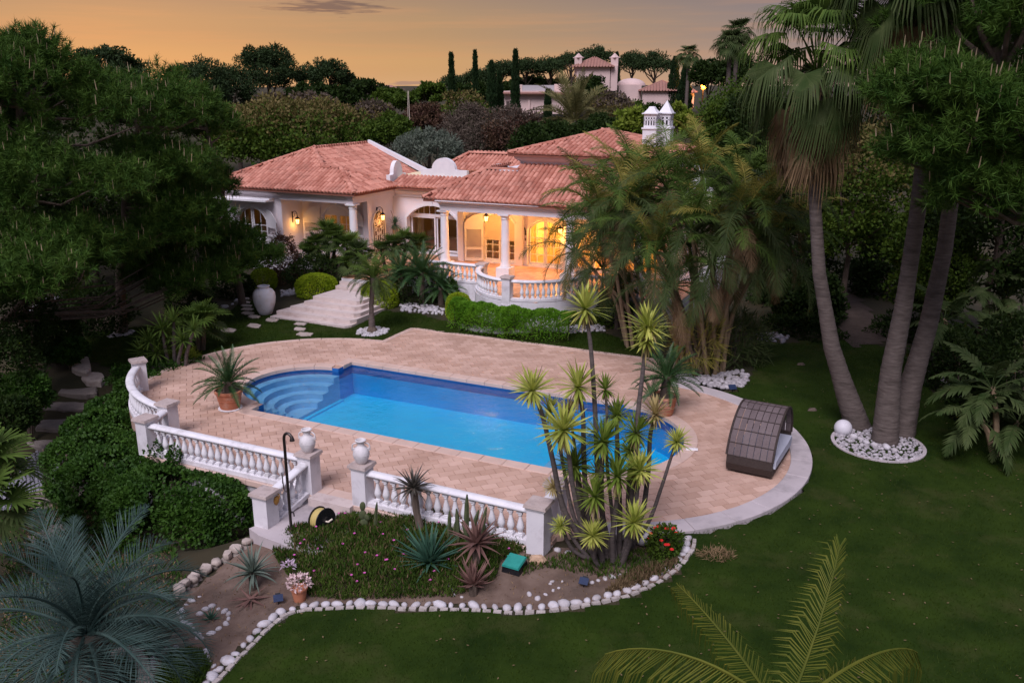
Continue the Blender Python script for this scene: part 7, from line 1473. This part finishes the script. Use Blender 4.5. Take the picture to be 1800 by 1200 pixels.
for i, p in enumerate(A):
    for r_ in range(2):
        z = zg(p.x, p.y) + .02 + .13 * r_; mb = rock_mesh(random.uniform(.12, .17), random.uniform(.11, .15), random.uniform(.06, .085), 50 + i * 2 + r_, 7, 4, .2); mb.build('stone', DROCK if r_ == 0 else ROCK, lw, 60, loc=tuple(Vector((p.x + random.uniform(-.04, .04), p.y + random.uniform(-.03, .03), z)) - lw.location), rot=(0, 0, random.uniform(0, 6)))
lw2 = thing('rock_wall', 'short rough stone edging at the bottom of the left corner bed', 'wall', onG(250, 1150))
for i, p in enumerate(resample([onG(x, y) for x, y in ((210, 1150), (235, 1148), (250, 1165), (258, 1200), (262, 1240))], .24)): rock_mesh(.15, .12, .10, 90 + i, 7, 4, .2).build('stone', ROCK, lw2, 60, loc=tuple(p + Vector((0, 0, .04)) - lw2.location), rot=(0, 0, random.uniform(0, 6)))
for lab, x, y, r in (('pale rocks in an arc under the left pines, by the upper path', [(45, 560), (55, 545), (75, 532), (102, 525)], 0, 1.6), ('pale rocks at the foot of the pine by the lime bush', [(395, 540), (408, 536), (418, 530)], 0, 1.3)): row(lab, gpx(x), step=.5, sc=r, m=ROCK)
# ================================================================== URNS
def urn(label, pos, s=1.0, rz=0.0, handles=True):
    o = thing('urn', label, 'urn', pos, rz); pr = [(.085, 0), (.10, .01), (.125, .05), (.165, .14), (.175, .21), (.170, .27), (.135, .345), (.085, .385), (.072, .41), (.072, .455), (.085, .485), (.115, .505), (.118, .525), (.10, .535), (.085, .52), (.06, .45), (.06, .40)]
    mb = MB(); mb.lathe([(r * s, z * s) for r, z in pr], 28, cap=True); mb.build('body', URNM, o, 60); hb = MB(); hb.lathe([(.1765 * s, .205 * s), (.180 * s, .212 * s), (.1765 * s, .22 * s)], 28, cap=False); hb.build('band', URNM, o)
    if handles:
        for sg in (-1, 1):
            MB().tube([(sg * x * s, 0, z * s) for x, z in ((.08, .45), (.13, .455), (.175, .42), (.185, .36), (.165, .315), (.15, .32))], .016 * s, 8).build('handle', URNM, o, 60); MB().tube([(sg * (.165 + .028 * math.cos(a)) * s, 0, (.318 + .028 * math.sin(a)) * s) for a in np.linspace(0, 6.28, 11)], .011 * s, 6).build('scroll', URNM, o, 60)
    return o
urn('white two handled urn on the left gate pillar by the shower', L(4.92, -3.5, 1.0), 1.05, LANG + .3); urn('white two handled urn on the right gate pillar by the prickly pear', L(6.40, -3.5, 1.0), 1.05, LANG + .5)
BIGU = mat('big_urn_glaze', (.62, .62, .66), (.54, .53, .56), 3, .5, .2, 20, dark=(.46, .36, .27), dscale=3.5)
g = G(467, 553); o = thing('large_urn', 'large pale pottery urn on the lawn beside the entrance steps', 'urn', (g.x, g.y, zg(g.x, g.y) + .02)); MB().lathe([(.24, 0), (.26, .02), (.34, .20), (.43, .48), (.465, .72), (.445, .90), (.36, 1.03), (.25, 1.09), (.215, 1.11), (.22, 1.14), (.255, 1.16), (.26, 1.19), (.235, 1.20), (.20, 1.17), (.18, 1.08)], 36).build('body', BIGU, o, 60)
w = HW(4.05, 1.3, FT); o = thing('tall_urn', 'tall white urn standing behind the left terrace column', 'urn', w); MB().lathe([(.14, 0), (.15, .02), (.22, .25), (.27, .48), (.25, .64), (.17, .76), (.10, .81), (.10, .88), (.14, .92), (.14, .95), (.11, .94), (.08, .86)], 28).build('body', URNM, o, 60)
w = HW(5.35, .45, FT); o = thing('small_box', 'small white block standing beside the left terrace column', 'box', w, LANG); MB().box((-.09, -.09, 0), (.09, .09, .22), None, .01).box((-.105, -.105, .2205), (.105, .105, .25)).build('block', WHITE, o)
# ================================================================== SHOWER, HOSE REEL, JUG
g = G(512, 930, -.175); sh = thing('garden_shower', 'dark metal garden shower with a curved swan neck before the gate pillars', 'shower', g, LANG); H_ = 2.28
MB().tube([(0, 0, 0), (0, 0, H_ - .16)] + [(.11 - .11 * math.cos(R(a)), 0, H_ - .16 + .14 * math.sin(R(a))) for a in (25, 50, 75, 100, 125, 150)], .032, 12).build('pipe', STEEL, sh, 60); MB().lathe([(.02, .06), (.03, .04), (.05, -.02), (.055, -.05), (0, -.05)], 12, (.215, 0, H_ - .12)).build('shower_head', STEEL, sh, 50); MB().lathe([(.09, 0), (.09, .015), (.05, .03), (.035, .08)], 14).build('foot', STEEL, sh, 50)
MB().tube([(.0, -.035, .9), (-.07, -.05, .95), (-.09, -.05, 1.35), (-.09, -.05, 1.1)], .012, 6).tube([(0, .03, .42), (.05, .06, .38), (.06, .06, .30)], .014, 6).build('tap', STEEL, sh)
c = D(566, 914, 16.9); hr = thing('hose_reel', 'black hose reel wound with yellow hose at the edge of the ground cover', 'hose reel', c - Vector((0, 0, .32))); ax = Vector((.80, -.56, .10)).normalized(); Mx = Matrix.Translation((0, 0, .32)) @ ax.to_track_quat('Z', 'Y').to_matrix().to_4x4()
YEL = mat('yellow_hose', (.46, .36, .12), (.56, .45, .17), 4, .5); BLK = mat('black_plastic', (.012, .013, .016), None, rough=.22, spec=.5)
for z in (-.12, .12): MB().lathe([(0, -.012), (.285, -.012), (.295, 0), (.285, .012), (0, .012)], 28, cap=False, mat4=Mx @ Matrix.Translation((0, 0, z))).build('flange', BLK, hr, 50)
hp = [(.245 * math.cos(a), .245 * math.sin(a), -.10 + .2 * a / (6.283 * 8)) for a in np.linspace(0, 6.283 * 8, 8 * 24)]; MB().tube([Mx @ Vector(p) for p in hp], .014, 6).build('hose', YEL, hr, 60); MB().lathe([(.22, -.11), (.22, .11)], 24, mat4=Mx).build('drum', YEL, hr, 60); MB().tube([Mx @ Vector((0, 0, .12)), Mx @ Vector((.0, .0, .20)), Mx @ Vector((.10, .03, .22))], .02, 8).build('crank', GATE, hr); MB().tube([(-.12, .05, -.1), (-.05, 0, .3)], .02, 6).tube([(.12, -.1, -.1), (.05, -.03, .3)], .02, 6).build('stand', IRON, hr)
OCH = mat('ochre_glaze', (.46, .25, .06), (.38, .19, .045), 5, .5); c = D(484, 886, 17.05); j = thing('jug', 'small ochre jug hanging on the sloping balustrade', 'jug', c); MB().lathe([(.05, 0), (.085, .05), (.10, .12), (.085, .18), (.055, .21)], 16).build('body', OCH, j, 60); MB().lathe([(.05, .21), (.045, .26), (.065, .30), (.05, .29)], 16, cap=False).build('neck', WHITE, j, 60); MB().tube([(.05, 0, .27), (.11, 0, .22), (.095, 0, .14)], .012, 6).build('handle', OCH, j)
# ================================================================== DAYBED
NL, NR = G(1276, 826, .02), G(1356, 843, .02); ang = math.atan2(NR.y - NL.y, NR.x - NL.x); Wd = (NR - NL).length; WIC = mat('wicker', (.030, .021, .018), (.060, .044, .038), 22, .6, .6, 60, stretch=(1, 1, 3)); WICP = mat('wicker_panel', (.10, .075, .075), (.17, .135, .135), 16, .6, .5, 50, island=.5, stretch=(1, 1, 4)); CUS = mat('cushion', (.50, .52, .60), (.42, .44, .52), 3, .8, .2, 12)
db = thing('daybed', 'dark wicker daybed with an arched woven hood at the right end of the deck', 'daybed', NL, ang)
Lb = 1.95
base = [(0.0, .03), (-.06, .22), (-.03, .44)]; hood = []
CP_ = [(-.03, .44), (.14, .80), (.42, 1.12), (.78, 1.34), (1.15, 1.43), (1.50, 1.36), (1.76, 1.15), (1.90, .85), (1.93, .55)]
for j in range(41):
    f = j / 40 * 8; q = min(7, int(f)); u = f - q; p0, p1, p2, p3 = [Vector(CP_[max(0, min(8, q + d))]) for d in (-1, 0, 1, 2)]; hood.append(.5 * ((2 * p1) + (p2 - p0) * u + (2 * p0 - 5 * p1 + 4 * p2 - p3) * u * u + (3 * p1 - p0 - 3 * p2 + p3) * u ** 3))
mb = MB(); bp = [(0, .05), (-.06, .24), (-.04, .43), (.03, .43), (.05, .30), (.10, .24), (1.80, .24), (1.88, .34), (1.90, .55), (1.96, .55), (1.95, .24), (1.85, .05)]; k = len(bp); mb.add([(0, y, z) for y, z in bp] + [(Wd, y, z) for y, z in bp], [tuple(range(k)), tuple(range(2 * k - 1, k - 1, -1))] + [(i, k + i, k + (i + 1) % k, (i + 1) % k) for i in range(k)]); mb.build('base', WIC, db)
for sx in (-.03, Wd - .02): MB().tube([(sx + .02, p.x, p.y) for p in hood[::2]] , .028, 8).build('hood_rim', WIC, db, 60)
nc = 7; nr = 10
for r_ in range(nr):
    h0, h1 = hood[r_ * 4], hood[r_ * 4 + 4]; hm = hood[r_ * 4 + 2]
    for c_ in range(nc):
        x0, x1 = Wd * c_ / nc + .008, Wd * (c_ + 1) / nc - .008; g0, g1 = h0.lerp(h1, .04), h0.lerp(h1, .96); nn = Vector((-(h1 - h0).y, (h1 - h0).x)).normalized() * .02; gm = hm + nn * .1; vs = [(x0, g0.x, g0.y), (x1, g0.x, g0.y), (x1, gm.x, gm.y), (x0, gm.x, gm.y), (x1, g1.x, g1.y), (x0, g1.x, g1.y)]; vs += [(x, y - nn.x, z - nn.y) for x, y, z in vs]
        MB().add(vs, [(0, 1, 2, 3), (3, 2, 4, 5), (6, 9, 8, 7), (9, 11, 10, 8), (0, 6, 7, 1), (5, 4, 10, 11), (0, 3, 9, 6), (3, 5, 11, 9), (1, 7, 8, 2), (2, 8, 10, 4)]).build('woven_panel', WICP, db)
for r_ in range(nr + 1): p = hood[r_ * 4]; MB().tube([(0, p.x, p.y), (Wd, p.x, p.y)], .012, 6).build('hood_bar', WIC, db)
cu = MB(); cu.add([], []); P = [(.08, .25), (1.78, .25), (1.86, .40), (1.80, .50), (1.4, .46), (.4, .44), (.10, .42)]; k = len(P); cu.add([(.05, y, z) for y, z in P] + [(Wd + .05, y, z) for y, z in P], [tuple(range(k)), tuple(range(2 * k - 1, k - 1, -1))] + [(i, k + i, k + (i + 1) % k, (i + 1) % k) for i in range(k)]); cu.build('cushion', CUS, db)
# ================================================================== SMALL THINGS
TEAL = mat('valve_box_plastic', (.02, .24, .20), (.03, .30, .25), 8, .5, .1, 30); g = onG(905, 1000); vb = thing('valve_box', 'teal green plastic irrigation box lid on the bare soil', 'valve box', g + Vector((0, 0, .05)), R(-28)); MB().box((-.20, -.20, -.1), (.20, .20, .10), None, .02).build('box', BLK, vb); lid = MB(); lid.box((-.19, -.19, .101), (.19, .19, .14), None, .015); lid.box((-.19, .06, .1405), (-.12, .08, .15)); lo = lid.build('lid', TEAL, vb); lo.rotation_euler = (R(14), 0, 0); lo.location = (0, 0, .03)
tag(link(rock_mesh(.17, .11, .12, 7, 7, 4, .25).mesh('rock'), 'rock', mat('sandstone', (.46, .30, .19), (.54, .38, .26), 6, .9, .4, 20), loc=tuple(onG(945, 990) + Vector((0, 0, .08)))), 'angular sandstone rock beside the teal box', 'rock')
SOLP = mat('solar_panel', (.012, .022, .06), (.018, .035, .085), 12, .2, spec=.6)
for lab, x, y, a, s in (('small solar spotlight among the stones left of the flower pot', 490, 1062, .3, 1.0), ('small black solar spotlight in the middle of the flower bed', 1026, 1032, -.4, 1.0), ('small solar spotlight at the stones below the cane palms', 1287, 690, .2, 1.3)):
    g = onG(x, y); so = thing('solar_light', lab, 'solar light', g, a); MB().tube([(0, 0, -.08), (0, 0, .12)], .014, 6).build('stake', BLK, so); p = MB(); p.box((-.09, -.07, -.012), (.09, .07, .012)); po = p.build('panel', SOLP, so, loc=(0, 0, .14 * s), rot=(R(38), 0, 0), scale=s); q = MB(); q.box((-.05, .05, -.09), (.05, .11, -.013)); q.build('lamp_head', BLK, so, loc=(0, 0, .14 * s), rot=(R(38), 0, 0))
GLOBE = mat('globe_white', (.66, .64, .68), (.60, .58, .62), 4, .5)
for lab, x, y, r, Y in (('frosted white globe lamp on the pebbles at the foot of the left leaning palm', 1482, 752, .235, 21.75), ('white globe lamp partly hidden behind the giant yucca stems', 1130, 942, .20, 15.9)):
    c = D(x, y, Y); o = thing('globe_lamp', lab, 'garden lamp', c - Vector((0, 0, r))); MB().lathe([(r * math.sin(R(a)) + .0008, r - r * math.cos(R(a))) for a in range(0, 181, 12)], 24, cap=False).build('globe', GLOBE, o, 80); MB().lathe([(r * .45, -.05), (r * .45, .03)], 16).build('foot', BLK, o)
for lab, x, y, r in (('heap of dry clippings on the lawn right of the red flowers', 1258, 978, (.34, .22, .06)),): 
    g = onG(x, y); o = tag(link(poly_np('clippings', bush_leaves(r, 420, .16, .012, zmin=-.1, out=.2)), 'clippings', PALMB, loc=tuple(g + Vector((0, 0, .03)))), lab, 'clippings')
for lab, x, y in (('small brown clod on the dark lawn, farther of two', 1408, 642), ('small brown clod on the dark lawn, nearer of two', 1428, 722)): g = onG(x, y); tag(link(rock_mesh(.14, .10, .06, 31, 7, 4, .25).mesh('clod'), 'clod', BARK, loc=tuple(g + Vector((0, 0, .03)))), lab, 'clod')
g = G(1216, 790, .02); o = thing('skimmer_lid', 'flat white plastic strip lying on the paving at the rounded pool end', 'lid', g, R(-8)); MB().box((-.16, -.05, 0), (.16, .05, .035), None, .01).build('lid', WHITE, o); MB().tube([(.1, .05, .02), (-.05, .30, .02), (-.1, .55, .02)], .006, 5).build('cord', GATE, o)
LOWG = pxpoly([(0, 900), (110, 880), (200, 900), (300, 960), (330, 1030), (290, 1110), (230, 1200), (100, 1210), (0, 1200)])
ground_cover('leaf_litter', LOWG, 5000, .09, .03, PALMB, .02, 1.4); ground_cover('weeds', LOWG, 5200, .16, .035, IVY, .04, .7)
